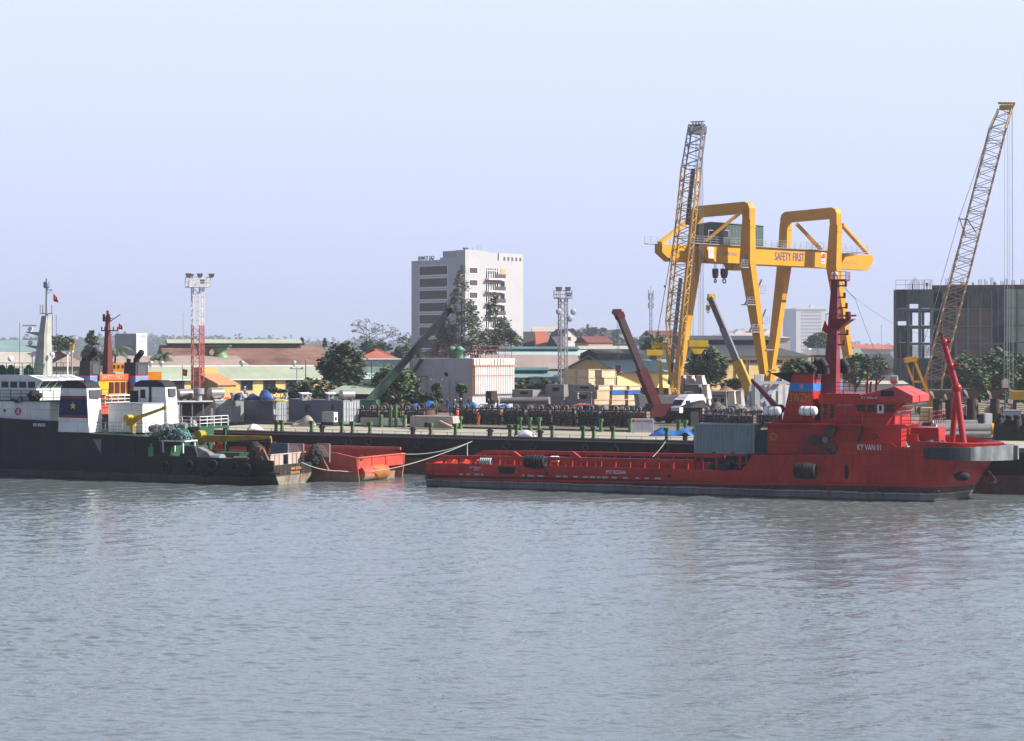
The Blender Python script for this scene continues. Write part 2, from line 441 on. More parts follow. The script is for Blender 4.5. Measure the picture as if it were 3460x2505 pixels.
def water_mesh():
    g = np.random.RandomState(11); waves = []
    for i in range(64):
        lam = 0.36 * (5.0/0.36)**(i/63.0)
        th = g.normal(math.radians(-74), .55); k = 2*math.pi/lam
        slope = .043 if lam < 1.1 else .015
        waves.append((lam, k*math.cos(th), k*math.sin(th), slope/k, g.uniform(0, 6.28)))
    V, F, base = [], [], 0
    for (x0, x1, y0, y1, d) in ((-34, 34, 58, 112, .11), (-58, 58, 112, 176, .17), (-100, 100, 176, 330, .30)):
        nx, ny = int((x1-x0)/d)+1, int((y1-y0)/d)+1
        X, Y = np.meshgrid(np.linspace(x0, x1, nx), np.linspace(y0, y1, ny)); Z = np.zeros_like(X)
        gust = .72 + .28*np.sin(X*.035+Y*.021+1)*np.sin(Y*.05-X*.012+2) + .2*np.sin(X*.09-Y*.06)*np.sin(Y*.13+X*.03)
        for lam, kx, ky, a, ph in waves:
            if lam > 2.2*d: Z += a*np.sin(kx*X+ky*Y+ph) * (gust if lam < 3 else 1)
        V.append(np.stack([X, Y, Z], -1).reshape(-1, 3))
        i = (np.arange(nx-1)[None, :] + np.arange(ny-1)[:, None]*nx).reshape(-1) + base
        F.append(np.stack([i, i+1, i+nx+1, i+nx], -1)); base += nx*ny
    flat = [(-900, -60, -900, 330), ]
    quads = [(-900, -60, 900, 58), (-900, 58, -34, 112), (34, 58, 900, 112), (-900, 112, -58, 176), (58, 112, 900, 176), (-900, 176, -100, 330), (100, 176, 900, 330)]
    for x0, y0, x1, y1 in quads:
        V.append(np.array([(x0, y0, 0), (x1, y0, 0), (x1, y1, 0), (x0, y1, 0)], float)); F.append(np.array([[base, base+1, base+2, base+3]])); base += 4
    V = np.concatenate(V).astype(np.float32); F = np.concatenate(F).astype(np.int32)
    me = bpy.data.meshes.new('water'); me.vertices.add(len(V)); me.vertices.foreach_set('co', V.ravel())
    me.loops.add(F.size); me.loops.foreach_set('vertex_index', F.ravel())
    me.polygons.add(len(F)); me.polygons.foreach_set('loop_start', np.arange(0, F.size, 4, dtype=np.int32))
    me.polygons.foreach_set('use_smooth', np.ones(len(F), bool)); me.update(calc_edges=True)
    me.materials.append(water_mat()); o = bpy.data.objects.new('water', me); COL.objects.link(o); return o
tag(water_mesh(), kind='structure')

# ------------------------------------------------------------------ barge axes (its far edge is the quay line)
BG = Frame(50.1, 186.9, 0, 0)
BL = Vector((-36.9, 231.0, 0)) - BG.o
BG = Frame(-36.9, 231.0, 0, math.degrees(math.atan2(186.9-231.0, 50.1+36.9)))
BLEN = BL.length; BBEAM = 19.0; BDECK = 4.3

# ------------------------------------------------------------------ yard ground, from the quay face to the horizon
def ground_mat():
    m, nt, b = newmat('yard_ground'); co = coords(nt)
    n1 = noise(nt, co, .03, 6, .6); n2 = noise(nt, co, .7, 5, .7)
    c = mixc(nt, rampf(nt, n1, .35, .65), (.20, .165, .125), (.13, .125, .11))
    c = mixc(nt, rampf(nt, n2, .35, .7), c, (.10, .088, .072))
    finish(nt, b, c, co, .95, 0, .3, 1.0)
    return m
q0 = BG.world(-90, BBEAM+1.5, 0); q1 = BG.world(BLEN+120, BBEAM+1.5, 0)
mb = MB()
far = 9000
mb.add([(q0.x, q0.y, YARD), (q1.x, q1.y, YARD), (far, q1.y+30, YARD), (far, far, YARD), (-far, far, YARD), (-far, q0.y, YARD),
        (q0.x, q0.y, -3), (q1.x, q1.y, -3)],
       [(0, 1, 2, 3, 4, 5), (0, 6, 7, 1)])
tag(mb.build('ground', ground_mat(), recalc=False), kind='structure')

# ------------------------------------------------------------------ the hazy air
mb = MB(); mb.box(-2600, 2600, -80, 5600, -4, 95)
hz = mb.build('haze', [])
m = bpy.data.materials.new('hazy_air'); m.use_nodes = True
nt = m.node_tree; nt.nodes.remove(nt.nodes['Principled BSDF'])
pv = N(nt, 'ShaderNodeVolumePrincipled'); pv.inputs['Color'].default_value = (.80, .88, 1, 1); pv.inputs['Density'].default_value = .00017
pv.inputs['Anisotropy'].default_value = .2
nt.links.new(pv.outputs[0], nt.nodes['Material Output'].inputs['Volume'])
hz.data.materials.append(m); tag(hz, kind='stuff')
# ------------------------------------------------------------------ hull builder
def lerp_poly(pts):
    def f(x):
        if x <= pts[0][0]: return pts[0][1]
        for (a, za), (b, zb) in zip(pts[:-1], pts[1:]):
            if x <= b: return za + (zb-za)*((x-a)/(b-a) if b > a else 1)
        return pts[-1][1]
    return f

def hull(xs, zrows, ztop, xmap, hb, ymid, close_stern=True, close_bow=False, transom_mat=None):
    """skin of a hull: stations along x, fixed height rows, then the sheer line; both sides and the transom"""
    mb = MB(); n = len(zrows) + 1
    def zs(s): return [min(z, ztop(s)-.02*(n-i)) for i, z in enumerate(zrows)] + [ztop(s)]
    for side in (-1, 1):
        vs = []
        for s in xs:
            for z in zs(s): vs.append((xmap(s, z), ymid + side*hb(s, z), z))
        fs = [(i*n+j, (i+1)*n+j, (i+1)*n+j+1, i*n+j+1) for i in range(len(xs)-1) for j in range(n-1)]
        mb.add(vs, fs)
    if close_stern:
        if transom_mat is not None: mb.mat(transom_mat)
        s = xs[0]; zz = zs(s)
        mb.add([(xmap(s, z), ymid + sd_*hb(s, z), z) for z in zz for sd_ in (-1, 1)],
               [(2*j, 2*j+1, 2*j+3, 2*j+2) for j in range(n-1)])
        mb.mat(0)
    return mb

def frange(a, b, k): return [a + (b-a)*i/k for i in range(k+1)]

def merge_xs(*ls):
    r = sorted(set(round(x, 3) for l in ls for x in l)); return r

def deck(mb, xs, z, hb, xmap, ymid, inset=.12, zh=None):
    for a, b in zip(xs[:-1], xs[1:]):
        za, zb = (z(a), z(b)) if callable(z) else (z, z)
        ha, hb_ = max(.01, hb(a, za)-inset), max(.01, hb(b, zb)-inset)
        mb.add([(xmap(a, za), ymid-ha, za), (xmap(b, zb), ymid-hb_, zb), (xmap(b, zb), ymid+hb_, zb), (xmap(a, za), ymid+ha, za)], [(0, 1, 2, 3)])

def fender_tyre(name, label, fr, p, Rr, r, axis, group=None, lump=False):
    o = empty(name, fr.world(*p), fr.a, label, 'tyre' if not lump else 'fender', group)
    return o

# ------------------------------------------------------------------ the red supply ship in front
C = Frame(-8.8, 196.5, 0, -22.83)
CB = 12.0; CY = 6.0
def cs(px, py, off=0.0): return C.at(px, py, off)
ship = C.root('supply_ship', 'red supply ship with blue banded funnels in front of the flat barge', 'ship')
xb = C.x(3418, 6.0)                                  # bow tip, on the centre line
xk = C.x(3110)                                       # where the bow starts to round
xwl = C.x(3272, 6.0)
zrail = cs(1850, 1574)[1]
sheer = [(0, cs(1449, 1566)[1]), (C.x(1500), cs(1500, 1566)[1]), (C.x(1850), zrail), (C.x(2505), cs(2505, 1591)[1]),
         (C.x(2541), cs(2541, 1540)[1]), (C.x(2822), cs(2822, 1537)[1]), (C.x(2846), cs(2846, 1495)[1]), (C.x(3008), cs(3008, 1495)[1]),
         (C.x(3030), cs(3030, 1511)[1]), (C.x(3072), cs(3072, 1511)[1]), (C.x(3098), cs(3098, 1491)[1]), (xb, cs(3400, 1497, 6)[1])]
ctop = lerp_poly(sheer)
ZF = cs(2700, 1538)[1]                               # foredeck
def c_xstem(z):
    zt = 7.0
    return xwl + (xb - .9 - xwl) * max(0, min(1, (z + .2)/5.2))**1.15
def c_xmap(s, z):
    if s <= xk: return s
    return xk + (s-xk)*(c_xstem(z)-xk)/(xb-xk) if z < 5.0 else xk + (s-xk)*(c_xstem(5.0)+(xb-c_xstem(5.0))*min(1, (z-5)/1.2)-xk)/(xb-xk)
def c_hb(s, z):
    h = CB/2
    if s > xk:
        t = (s-xk)/(xb-xk); fl = 2.0 + 1.3*max(0, min(1, z/5.5))
        h *= max(0.0, 1 - t**fl)
        h *= 1 - (1-min(1, max(0, z)/4.5))*.25*t
    if s < 4: h *= 1 - .06*(4-s)/4*(1-min(1, max(0, z)/2))
    return h
xs = merge_xs([x for x, _ in sheer], frange(0, xk, 26), frange(xk, xb, 14))
mb = hull(xs, [-1.2, 0, .5, .9, 1.3, 1.9, 2.3, 3.2, 4.0], ctop, c_xmap, c_hb, CY)
mb.build('hull', M['redhull'], ship, solid=.14)
mb = MB()
deck(mb, [x for x in xs if x <= C.x(2520)], 1.55, c_hb, c_xmap, CY)
mb.box(C.x(2520)-.05, C.x(2520)+.1, .15, CB-.15, 1.55, ZF)
mb.build('cargo_deck', M['rust'], ship)
mb = MB(); deck(mb, merge_xs([C.x(2520)], [x for x in xs if C.x(2541) <= x <= xb-.9]), ZF, c_hb, c_xmap, CY)
mb.build('foredeck', M['red'], ship)
# rub strip with worn pale patches and the lower belt
mb = MB()
for (a, b, yy) in ((1470, 2330, 1600),):
    x0, z0 = cs(1470, 1601); x1, z1 = cs(2330, 1620)
    mb.bar((x0, -.06, z0), (x1, -.06, z1), .2, .24)
for (a, ya, b, yb) in ((1470, 1618, 2520, 1635), (2520, 1635, 3090, 1640)):
    x0, z0 = cs(a, ya); x1, z1 = cs(b, yb); mb.bar((x0, -.08, z0), (x1, -.08, z1), .22, .18)
x0, z0 = cs(2541, 1541); x1, z1 = cs(3070, 1540); mb.bar((x0, -.06, z0), (x1, -.06, z1), .18, .16)
for a, b in ((2500, 1640), ) : pass
for px0, py0, px1, py1 in ((2492, 1632, 2544, 1541), (2610, 1634, 2664, 1541), (3068, 1650, 3075, 1545)):
    p = cs(px0, py0); q = cs(px1, py1); mb.bar((p[0], -.04, p[1]), (q[0], -.04, q[1]), .10, .08)
mb.mat(1)
rr = random.Random(3)
for a, b in ((1555, 1650), (1765, 1830), (1880, 2020), (2020, 2140), (2150, 2240)):
    px = a
    while px < b:
        wd = rr.uniform(6, 22); yy = 1600 + (px-1470)*19/860
        p = cs(px, yy); q = cs(px+wd, yy+.3)
        mb.box(p[0], q[0], -.19, -.15, p[1]-.09, p[1]+.07); px += wd + rr.uniform(5, 22)
mb.build('rubbing_strip', [M['red'], plain('worn_pale_metal', (.42, .38, .33), .6)], ship)
# dark square freeing port and hull marks
p = cs(1681, 1577); q = cs(1745, 1602)
one('freeing_port', M['dark'], ship, lambda m: m.prism([(p[0], p[1]), (q[0], p[1]), (q[0]-.35, q[1]), (p[0]+.25, q[1])], -.03, .3))
for px, py in ((1847, 1600), (2260, 1610)):
    p = cs(px, py); one('hawse_hole', M['dark'], ship, lambda m: m.cyl((p[0], -.02, p[1]), (p[0], .05, p[1]), .19, n=10))
p = cs(2860, 1595); one('rubber_scuff', M['dark'], ship, lambda m: m.sphere((p[0], -.02, p[1]), .22, .03, .75, 10, 6))
# stern plate crossing, cargo rail pipe and its stays
mb = MB()
pts = [(1494, 1546), (1700, 1547), (1900, 1551), (2100, 1555), (2345, 1560)]
for a, b in zip(pts[:-1], pts[1:]):
    for off in (.75, CB-.75):
        pa = C.pt(*a, .75); pb = C.pt(*b, .75); pa.y = pb.y = off
        mb.bar(pa, pb, .42, .36)
for k in range(17):
    px = 1500 + k*51
    p = C.pt(px, 1548 + (px-1494)*.016, .75)
    for off in (.75, CB-.75):
        mb.bar((p.x, off, 1.5), (p.x, off, p.z), .16, .3)
p = C.pt(1494, 1546, .75); q = C.pt(1450, 1566, .75); mb.bar(p, q, .35, .3)
p.y = q.y = CB-.75; mb.bar(p, q, .35, .3)
for px in (1738, 1935):
    p = C.pt(px, 1534, .8); mb.prism([(p.x-.35, p.z-.3), (p.x, p.z+.25), (p.x+.2, p.z+.15), (p.x+.9, p.z-.35)], .6, 1.0)
mb.box(0.0, .2, .3, CB-.3, 1.5, ctop(0)-.1)
mb.build('cargo_rail', M['red'], ship)
mb = MB()
for px, wd, hh in ((1520, .5, .5), (1560, .5, .45), (1600, .6, .55), (1640, .4, .4)):
    p = C.pt(px, 1570, 5); mb.cyl((p.x, 5, 1.5), (p.x, 5, 1.5+hh+.7), .3, n=10); mb.box(p.x-.5, p.x+.5, 4.8, 5.2, 2.5, 2.7)
mb.build('stern_bollard', M['orange'] if False else plain('lit_red_bollard', (.62, .09, .03), .5), ship)
# names
p = C.pt(1607, 1581, 0); text('KY VAN 01', ship, (p.x, -.05, p.z), 1.15, .24, M['lettw'])
p = C.pt(1610, 1588.5, 0); text('SAI GON', ship, (p.x, -.05, p.z), .6, .12, M['lettw'])
p = C.pt(2081, 1596, 0); text('IMO 8223646', ship, (p.x, -.05, p.z), 2.05, .36, M['lettw'])
p = C.pt(2938, 1513, 0); text('KY VAN 01', ship, (p.x, -.05, p.z), 2.2, .55, M['lettw'])
# bow fender band and bulwark cap
mb = MB()
zt_, zb_ = cs(3130, 1514)[1], cs(3130, 1551)[1]
sl_ = [s for s in frange(C.x(3128), xb, 16)]
for side, seg in ((-1, 0), (1, 0), (-1, 1), (1, 1)):
    outer, inner = [], []; mb.mat(seg)
    for s in (sl_[:10] if seg == 0 else sl_[9:]):
        for z in (zb_ - .25*(s-sl_[0])/(xb-sl_[0])*1.0, zt_ + (.15*(s-sl_[0])/(xb-sl_[0]))):
            x = c_xmap(s, 6.2); h = c_hb(s, 6.0)
            outer.append((x + .32*((s-sl_[0])/(xb-sl_[0]))**2, CY + side*(h+.30), z)); inner.append((x-.25, CY + side*max(0, h-.1), z))
    k = len(outer)//2
    mb.add(outer + inner, [(2*i, 2*i+2, 2*i+3, 2*i+1) for i in range(k-1)] + [(2*k+2*i, 2*k+2*i+1, 2*k+2*i+3, 2*k+2*i+2) for i in range(k-1)] +
           [(2*i+1, 2*i+3, 2*k+2*i+3, 2*k+2*i+1) for i in range(k-1)] + [(2*i, 2*k+2*i, 2*k+2*i+2, 2*i+2) for i in range(k-1)] + [(0, 1, 2*k+1, 2*k)])
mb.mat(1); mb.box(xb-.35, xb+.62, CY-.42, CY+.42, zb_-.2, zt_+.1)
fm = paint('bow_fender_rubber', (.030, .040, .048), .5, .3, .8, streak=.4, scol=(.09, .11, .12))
mb.build('bow_fender', [fm, paint('sunlit_scuffed_fender', (.19, .205, .215), .6, .25, .9, streak=.5, scol=(.10, .11, .12), corr=('X', .9))], ship)  # front stretch painted lighter, as sunlight on the scuffed rubber
p = C.pt(3345, 1612, 6)
mb = MB(); mb.cyl((p.x-.2, 5.4, p.z+.3), (p.x-.2, 6.6, p.z+.3), .28); mb.bar((p.x-.3, 6, p.z+.5), (p.x+.5, 6, p.z-.4), .35); mb.bar((p.x+.3, 5.2, p.z-.3), (p.x+.3, 6.8, p.z-.5), .4, .25)
mb.build('anchor', M['maroon'], ship)
p = cs(3250, 1610, 1.2); mb = MB(); mb.sphere((p[0], 1.25, p[1]), .75, .5, .45, 12, 8)
mb.build('anchor_pocket', M['dark'], ship)

# ---- deckhouse
OFF = 1.6; W2 = CB - 2*OFF
zh = lambda px, py, off=OFF: C.at(px, py, off)[1]
xh = lambda px, off=OFF: C.x(px, off)
ZD1 = zh(2750, 1436)                                  # roof of the lower house
mb = MB(); mb.box(xh(2593), xh(3045), OFF, CB-OFF, ZF-.02, ZD1)
house = mb.build('deckhouse', M['red'], ship)
mb = MB(); mb.box(xh(2590), xh(2912), OFF-.9, CB-OFF+.9, ZD1, ZD1+.16)
mb.box(xh(2912), xh(3060), OFF, CB-OFF, ZD1+.01, ZD1+.14)
mb.build('bridge_wing_deck', M['red'], ship)
# forward block and companionway at the front of the house
mb = MB(); xf = xh(3045)
mb.box(xf, xf+2.6, OFF+4.6, CB-OFF-.3, ZF, ZD1-.3); mb.box(xf, xf+.9, OFF+2.6, OFF+4.6, ZF, ZD1-.9)
mb.build('forward_locker', M['red'], ship)
# house details: doors, ports, dark side recess, stair, rails
mb = MB()
for px, py in ((2614, 1476),):
    p = C.pt(px, py, OFF); mb.torus((p.x, OFF-.04, p.z), (0, 1, 0), .3, .06)
mb.build('porthole', M['yellow2'], ship)
mb = MB()
p = C.pt(2955, 1475, OFF); mb.torus((p.x, OFF-.03, p.z), (0, 1, 0), .26, .06); mb.cyl((p.x, OFF-.02, p.z), (p.x, OFF+.1, p.z), .25, n=12); mb.build('side_scuttle', M['dkred'], ship)
for px, w_, h_ in ((2722, .75, 1.9), (2768, .7, 1.9)):
    p = C.pt(px, 1537, OFF); one('weather_door', M['dkred'], ship, lambda m: m.box(p.x-w_/2, p.x+w_/2, OFF-.03, OFF+.02, ZF+.05, ZF+h_+.05))
mb = MB(); a = C.pt(2885, 1490, OFF-.3); b = C.pt(2912, 1442, OFF-.3)
mb.bar((a.x, .9, ZF+.02), (b.x+.3, .9, ZD1), .5, .18)
mb.build('companion_stair', M['dark'], ship)
for r_ in (([(xh(2775, .7), .75, ZD1+.16), (xh(2912, .7), .75, ZD1+.16)], 1.1, .06, 3, 1.2), ([(xh(2600, .2), .3, ZF), (xh(2818, .2), .3, ZF)], 1.1, .05, 3, 1.5)):
    one('guard_rail', M['dkred'], ship, lambda m: m.rail(*r_))
mb = MB()
mb.rail([(xh(3045), OFF+.2, ZD1+.15), (xh(3058)+2.2, OFF+.2, ZD1+.15), (xh(3058)+2.2, CB-OFF, ZD1+.15)], 1.2, .06, 3, 1.0)
mb.build('guard_rail', M['dkred'], ship)

# ---- wheelhouse
WO = 2.2; zw0 = ZD1+.16
zr = zh(2900, 1357, WO); zwt = zh(2900, 1366, WO); zwb = zh(2900, 1390, WO); zroof = zh(2900, 1336, WO)
x0, x1 = C.x(2772, WO), C.x(3024, WO)
mb = MB(); mb.box(x0, x1, WO, CB-WO, zw0, zwb)
# window band leaning out towards the front
mb.prism([(x0, zwb), (x1, zwb), (x1+.75, zwt), (x0, zwt)], WO+.02, CB-WO-.02)
mb.box(x0-.1, x1+1.1, WO-.3, CB-WO+.3, zwt, zroof)
mb.build('wheelhouse', M['red'], ship)
# flared foot of the wheelhouse on the near side
mb = MB(); a = C.pt(2914, 1400, WO-.55)
mb.prism([(C.x(2914, 1.3), zh(2914, 1443, 1.3)), (C.x(2990, 1.3), zh(2990, 1443, 1.3)), (C.x(3020, 1.3), zh(3020, 1398, 1.3)), (C.x(2914, 1.3), zh(2914, 1398, 1.3))], 1.25, WO+.01)
mb.build('bridge_wing', M['red'], ship)
for px0, px1, lo in ((2895, 2922, zwb+.02), (2930, 2962, zwb+.02), (2996, 3020, zwb+.02), (2780, 2794, zw0+.5), (2806, 2818, zw0+.5)):
    a, b = C.x(px0, WO), C.x(px1, WO); one('bridge_window', M['glass'], ship, lambda m: m.box(a, b, WO-.03, WO+.06, lo, zwt-.05))
k = 7; yy = frange(WO+.25, CB-WO-.2, k)
for i in range(k):
    one('bridge_window', M['glass'], ship, lambda m: m.add([(x1+.03, yy[i], zwb+.08), (x1+.03, yy[i+1]-.18, zwb+.08), (x1+.78, yy[i+1]-.18, zwt-.08), (x1+.78, yy[i], zwt-.08),
            (x1-.03, yy[i], zwb+.08), (x1-.03, yy[i+1]-.18, zwb+.08), (x1+.70, yy[i+1]-.18, zwt-.08), (x1+.70, yy[i], zwt-.08)],
           [(0, 1, 2, 3), (4, 7, 6, 5), (0, 4, 5, 1), (2, 6, 7, 3), (0, 3, 7, 4), (1, 5, 6, 2)]))
mb = MB(); a, b = C.x(2963, WO-.1), C.x(2986, WO-.1); zc = zh(2975, 1382, WO-.1)
mb.box(a, b, WO-.09, WO-.02, zh(2975, 1399, WO), zh(2975, 1366, WO)); d = mb.build('bridge_door', M['whitep'], ship)
mb = MB(); mb.box(a+.2, b-.2, WO-.12, WO-.06, zh(2975, 1388, WO), zh(2975, 1371, WO)); mb.build('door_window', M['glass'], d)
mb = MB(); a = x1+.1; mb.box(a+.12, a+.2, WO, CB-WO, zwb-.12, zwb+.02); mb.build('window_sill', M['lettw'], ship)
# slanted brow roof
zt2 = zh(3037, 1307, WO); zb2 = zh(3040, 1342, WO); zb3 = zh(3040, 1360, WO)
xA, xB2 = C.x(2905, WO-.3), C.x(3020, WO-.3)
mb = MB()
ring0 = [(xA, WO-.25, zroof), (xB2+1.75, WO-.25, zroof), (xB2+1.75, CB-WO+.25, zroof), (xA, CB-WO+.25, zroof)]
ring1 = [(xA, WO-.1, zroof+.05), (xB2+.05, WO-.1, zt2), (xB2+.05, CB-WO-.3, zt2), (xA, CB-WO-.3, zroof+.05)]
mb.frustum(ring0, ring1)
mb.box(xB2-1.5, xB2+1.78, WO-.32, CB-WO+.32, zb3, zroof+.002)
mb.build('wheelhouse_roof', paint('pinkish_red_roof', (.52, .055, .05), .5, .1, .5), ship)  # roof in a lighter, pinker red than the walls below
a, b = C.x(2976, WO-.4), C.x(3021, WO-.4)
mb = MB(); mb.box(a, b, WO-.42, WO-.2, zh(2998, 1339, WO), zh(2998, 1320, WO)); mb.build('side_light_screen', M['dark'], ship)
p = C.pt(2938, 1345, WO-.3); text('KY VAN 01', ship, (p.x, WO-.32, p.z), 1.5, .26, M['lettw'])
p = C.pt(2855, 1368.5, WO); text('IMO 8223646', ship, (p.x, WO-.03, p.z), 1.45, .24, M['lettw'])
mb = MB(); mb.box(C.x(2775, WO), C.x(2905, WO), WO+.05, CB-WO-.05, zroof, zroof+.12)
mb.rail([(C.x(2775, WO), WO+.1, zroof+.1), (C.x(2925, WO), WO+.1, zroof+.1)], 1.1, .05, 3, 1.0)
for px, py, hh in ((2932, 1262, 2.2), (2962, 1283, 1.5), (2943, 1290, 1.4)):
    q = C.pt(px, py, 4.0); mb.bar((q.x-.1, 4, zroof), (q.x, 4, q.z), .18)
q = C.pt(2990, 1272, 4.0); mb.bar((C.x(2962, 4), 4, zh(2962, 1300, 4)), (q.x, 4, q.z), .13)
mb.build('monkey_island_fittings', M['dkred'], ship)
mb = MB(); p = C.pt(3022, 1285, 4.5); mb.lathe((p.x, 4.5, p.z-.4), [(.05, 0), (.35, .1), (.38, .4), (.3, .75), (0, .9)])
mb.bar((p.x, 4.5, zt2-.4), (p.x, 4.5, p.z-.3), .15)
mb.cyl((p.x-.3, 4.3, p.z+.1), (p.x+.35, 4.3, p.z+.1), .36)
mb.build('searchlight', M['silver'], ship)

# ---- funnels
def funnel(fr, parent, near, yA, yB, pts_top, pts_bot, bandz, mats, front_w):
    pass
FO = 1.7
fz_top = zh(2760, 1264, FO); fz_bot = ZD1-.4
fxL0, fxL1 = C.x(2637, FO), C.x(2678, FO)             # aft edge: bottom, top
fxR0, fxR1 = C.x(2743, FO), C.x(2748, FO)
fy = 3.3
def band(mb, z0, z1, xl, xr, y0, y1, proud=0):
    a0 = [(xl(z0)-proud, y0-proud, z0), (xr(z0)+proud, y0-proud, z0), (xr(z0)+proud, y1+proud, z0), (xl(z0)-proud, y1+proud, z0)]
    a1 = [(xl(z1)-proud, y0-proud, z1), (xr(z1)+proud, y0-proud, z1), (xr(z1)+proud, y1+proud, z1), (xl(z1)-proud, y1+proud, z1)]
    mb.frustum(a0, a1)
for side in (0, 1):
    y0 = FO if side == 0 else CB-FO-fy-.4
    zt = fz_top
    fl = lambda z: fxL0 + (fxL1-fxL0)*(z-fz_bot)/(fz_top-fz_bot) - (.0)
    fr_ = lambda z: fxR0 + (fxR1-fxR0)*(z-fz_bot)/(fz_top-fz_bot)
    sh = 0.0 if side == 0 else .9
    mb = MB(); band(mb, fz_bot, zt, lambda z: fl(z)+sh, lambda z: fr_(z)+sh, y0, y0+fy)
    fu = mb.build('funnel', M['red'], ship)
    mb = MB(); band(mb, zh(2700, 1323, FO), zh(2700, 1294, FO), lambda z: fl(z)+sh, lambda z: fr_(z)+sh, y0, y0+fy, .03)
    mb.build('funnel_band', M['blue'], fu)
    mb = MB()
    mb.box(fr_(zt)+sh-.06, fr_(zt)+sh+.04, y0+.3, y0+fy-.3, zt-.55, zt-.08)
    xt = fl(zt)+sh
    if side == 0: mb.prism([(xt-2.3, zt+.05), (xt-.05, zt+.16), (xt-.05, zt-.35), (xt-.1, zt-.95)], y0+.2, y0+fy-.2)
    mb.box(xt-.05, fr_(zt)+sh+.05, y0-.05, y0+fy+.05, zt, zt+.12)
    for i, (dx, r_) in enumerate(((.9, .22), (1.5, .30), (2.3, .36))):
        mb.tube([(xt+dx, y0+.5+i*.5, zt), (xt+dx+.05, y0+.5+i*.5, zt+.35+.2*i), (xt+dx-.45, y0+.5+i*.5, zt+.7+.3*i)], r_, 10)
    mb.tube([(xt+2.9, y0+1.2, zt), (xt+2.9, y0+1.2, zt+.6), (xt+2.4, y0+1.2, zt+1.35)], .42, 10)
    mb.build('exhaust_pipe', M['soot'], fu)
    if side == 0:
        p = C.pt(2698, 1345, FO)
        text('3WZM', fu, (p.x+.12, FO-.04, p.z), 1.95, .85, M['letty'])
        mb = MB(); p = C.pt(2708, 1306, FO); mb.sphere((p.x, FO-.05, p.z), .2, .03, .26); mb.build('funnel_emblem', M['grey'], fu)
mb = MB(); mb.box(fxL0-.9, fxR0+.6, FO, FO+fy+.3, ZD1-.02, ZD1+.35); mb.build('funnel_casing', M['red'], ship)

# ---- mast
MY = 6.0
mp = lambda px, py: C.pt(px, py, MY)
mb = MB()
bL, bR, tL, tR = mp(2786, 1336), mp(2832, 1336), mp(2813, 945), mp(2833, 945)
mb.frustum([(bL.x, MY-1.0, zroof), (bR.x, MY-1.0, zroof), (bR.x, MY+1.0, zroof), (bL.x, MY+1.0, zroof)],
           [(tL.x, MY-.4, tL.z), (tR.x, MY-.4, tL.z), (tR.x, MY+.4, tL.z), (tL.x, MY+.4, tL.z)])
mast = mb.build('mast', M['dkred'], ship)
mb = MB()
pl = mp(2826, 1102); pr = mp(2878, 1092)
mb.frustum([(pl.x-.3, MY-.4, pl.z-.6), (pl.x, MY-.4, pl.z-.6), (pl.x, MY+.4, pl.z-.6), (pl.x-.3, MY+.4, pl.z-.6)],
           [(pl.x-.3, MY-1.1, pr.z+.3), (pr.x, MY-1.1, pr.z+.3), (pr.x, MY+1.1, pr.z+.3), (pl.x-.3, MY+1.1, pr.z+.3)])
mb.box(pl.x, pr.x+.1, MY-1.2, MY+1.2, pr.z+.3, pr.z+.42)
mb.rail([(pl.x, MY-1.15, pr.z+.4), (pr.x-.6, MY-1.15, pr.z+.4)], .95, .06, 2, .7)
mb.cyl((pr.x-.35, MY, pr.z+.4), (pr.x-.35, MY, pr.z+1.1), .28)
tp = mp(2830, 948)
mb.box(tp.x-.6, tp.x+1.0, MY-.9, MY+.9, tp.z-.08, tp.z+.08); mb.rail([(tp.x-.6, MY-.9, tp.z), (tp.x+1.0, MY-.9, tp.z), (tp.x+1.0, MY+.9, tp.z)], .8, .05, 2, .6)
for px, py, ln in ((2846, 966, .7), (2845, 1005, .5), (2845, 1040, .9), (2846, 1130, 1.0), (2843, 1165, .5)):
    q = mp(px, py); mb.bar((q.x-.9, MY, q.z), (q.x+ln*.5, MY, q.z), .14); mb.bar((q.x+ln*.5, MY, q.z-.1), (q.x+ln*.5, MY, q.z+.45), .22)
q = mp(2791, 1062); q2 = mp(2812, 1060); mb.bar(q, q2, .07); mb.bar(q, q+Vector((0, 0, -.9)), .04)
mb.build('mast_platform', M['dkred'], mast)
mb = MB(); q = mp(2893, 1067); mb.bar((q.x-1.7, MY, q.z), (q.x+.05, MY, q.z), .22, .18); mb.cyl((pr.x-.35, MY, pr.z+1.0), (pr.x-.35, MY, q.z), .16)
mb.build('radar_scanner', M['grey'], mast)
mb = MB()
q = mp(2823, 925); mb.sphere((q.x, MY, q.z), .23); mb.cyl((q.x, MY, q.z-.8), (q.x, MY, q.z), .08)
q = mp(2811, 925); mb.cyl((q.x, MY, q.z-.7), (q.x, MY, q.z+.2), .07)
q = mp(2796, 1100)
mb.build('mast_antenna', M['whitep'], mast)
mb = MB()
mb.rope(mp(2836, 940), mp(2890, 1010), .2, .025); mb.rope(mp(2890, 1010), mp(3010, 1300), .5, .02)
mb.rope(mp(2836, 960), (C.x(3190, 6), 6, cs(3190, 1150, 6)[1]), 1.0, .012)
mb.build('stay_wire', M['dkgrey'], mast)

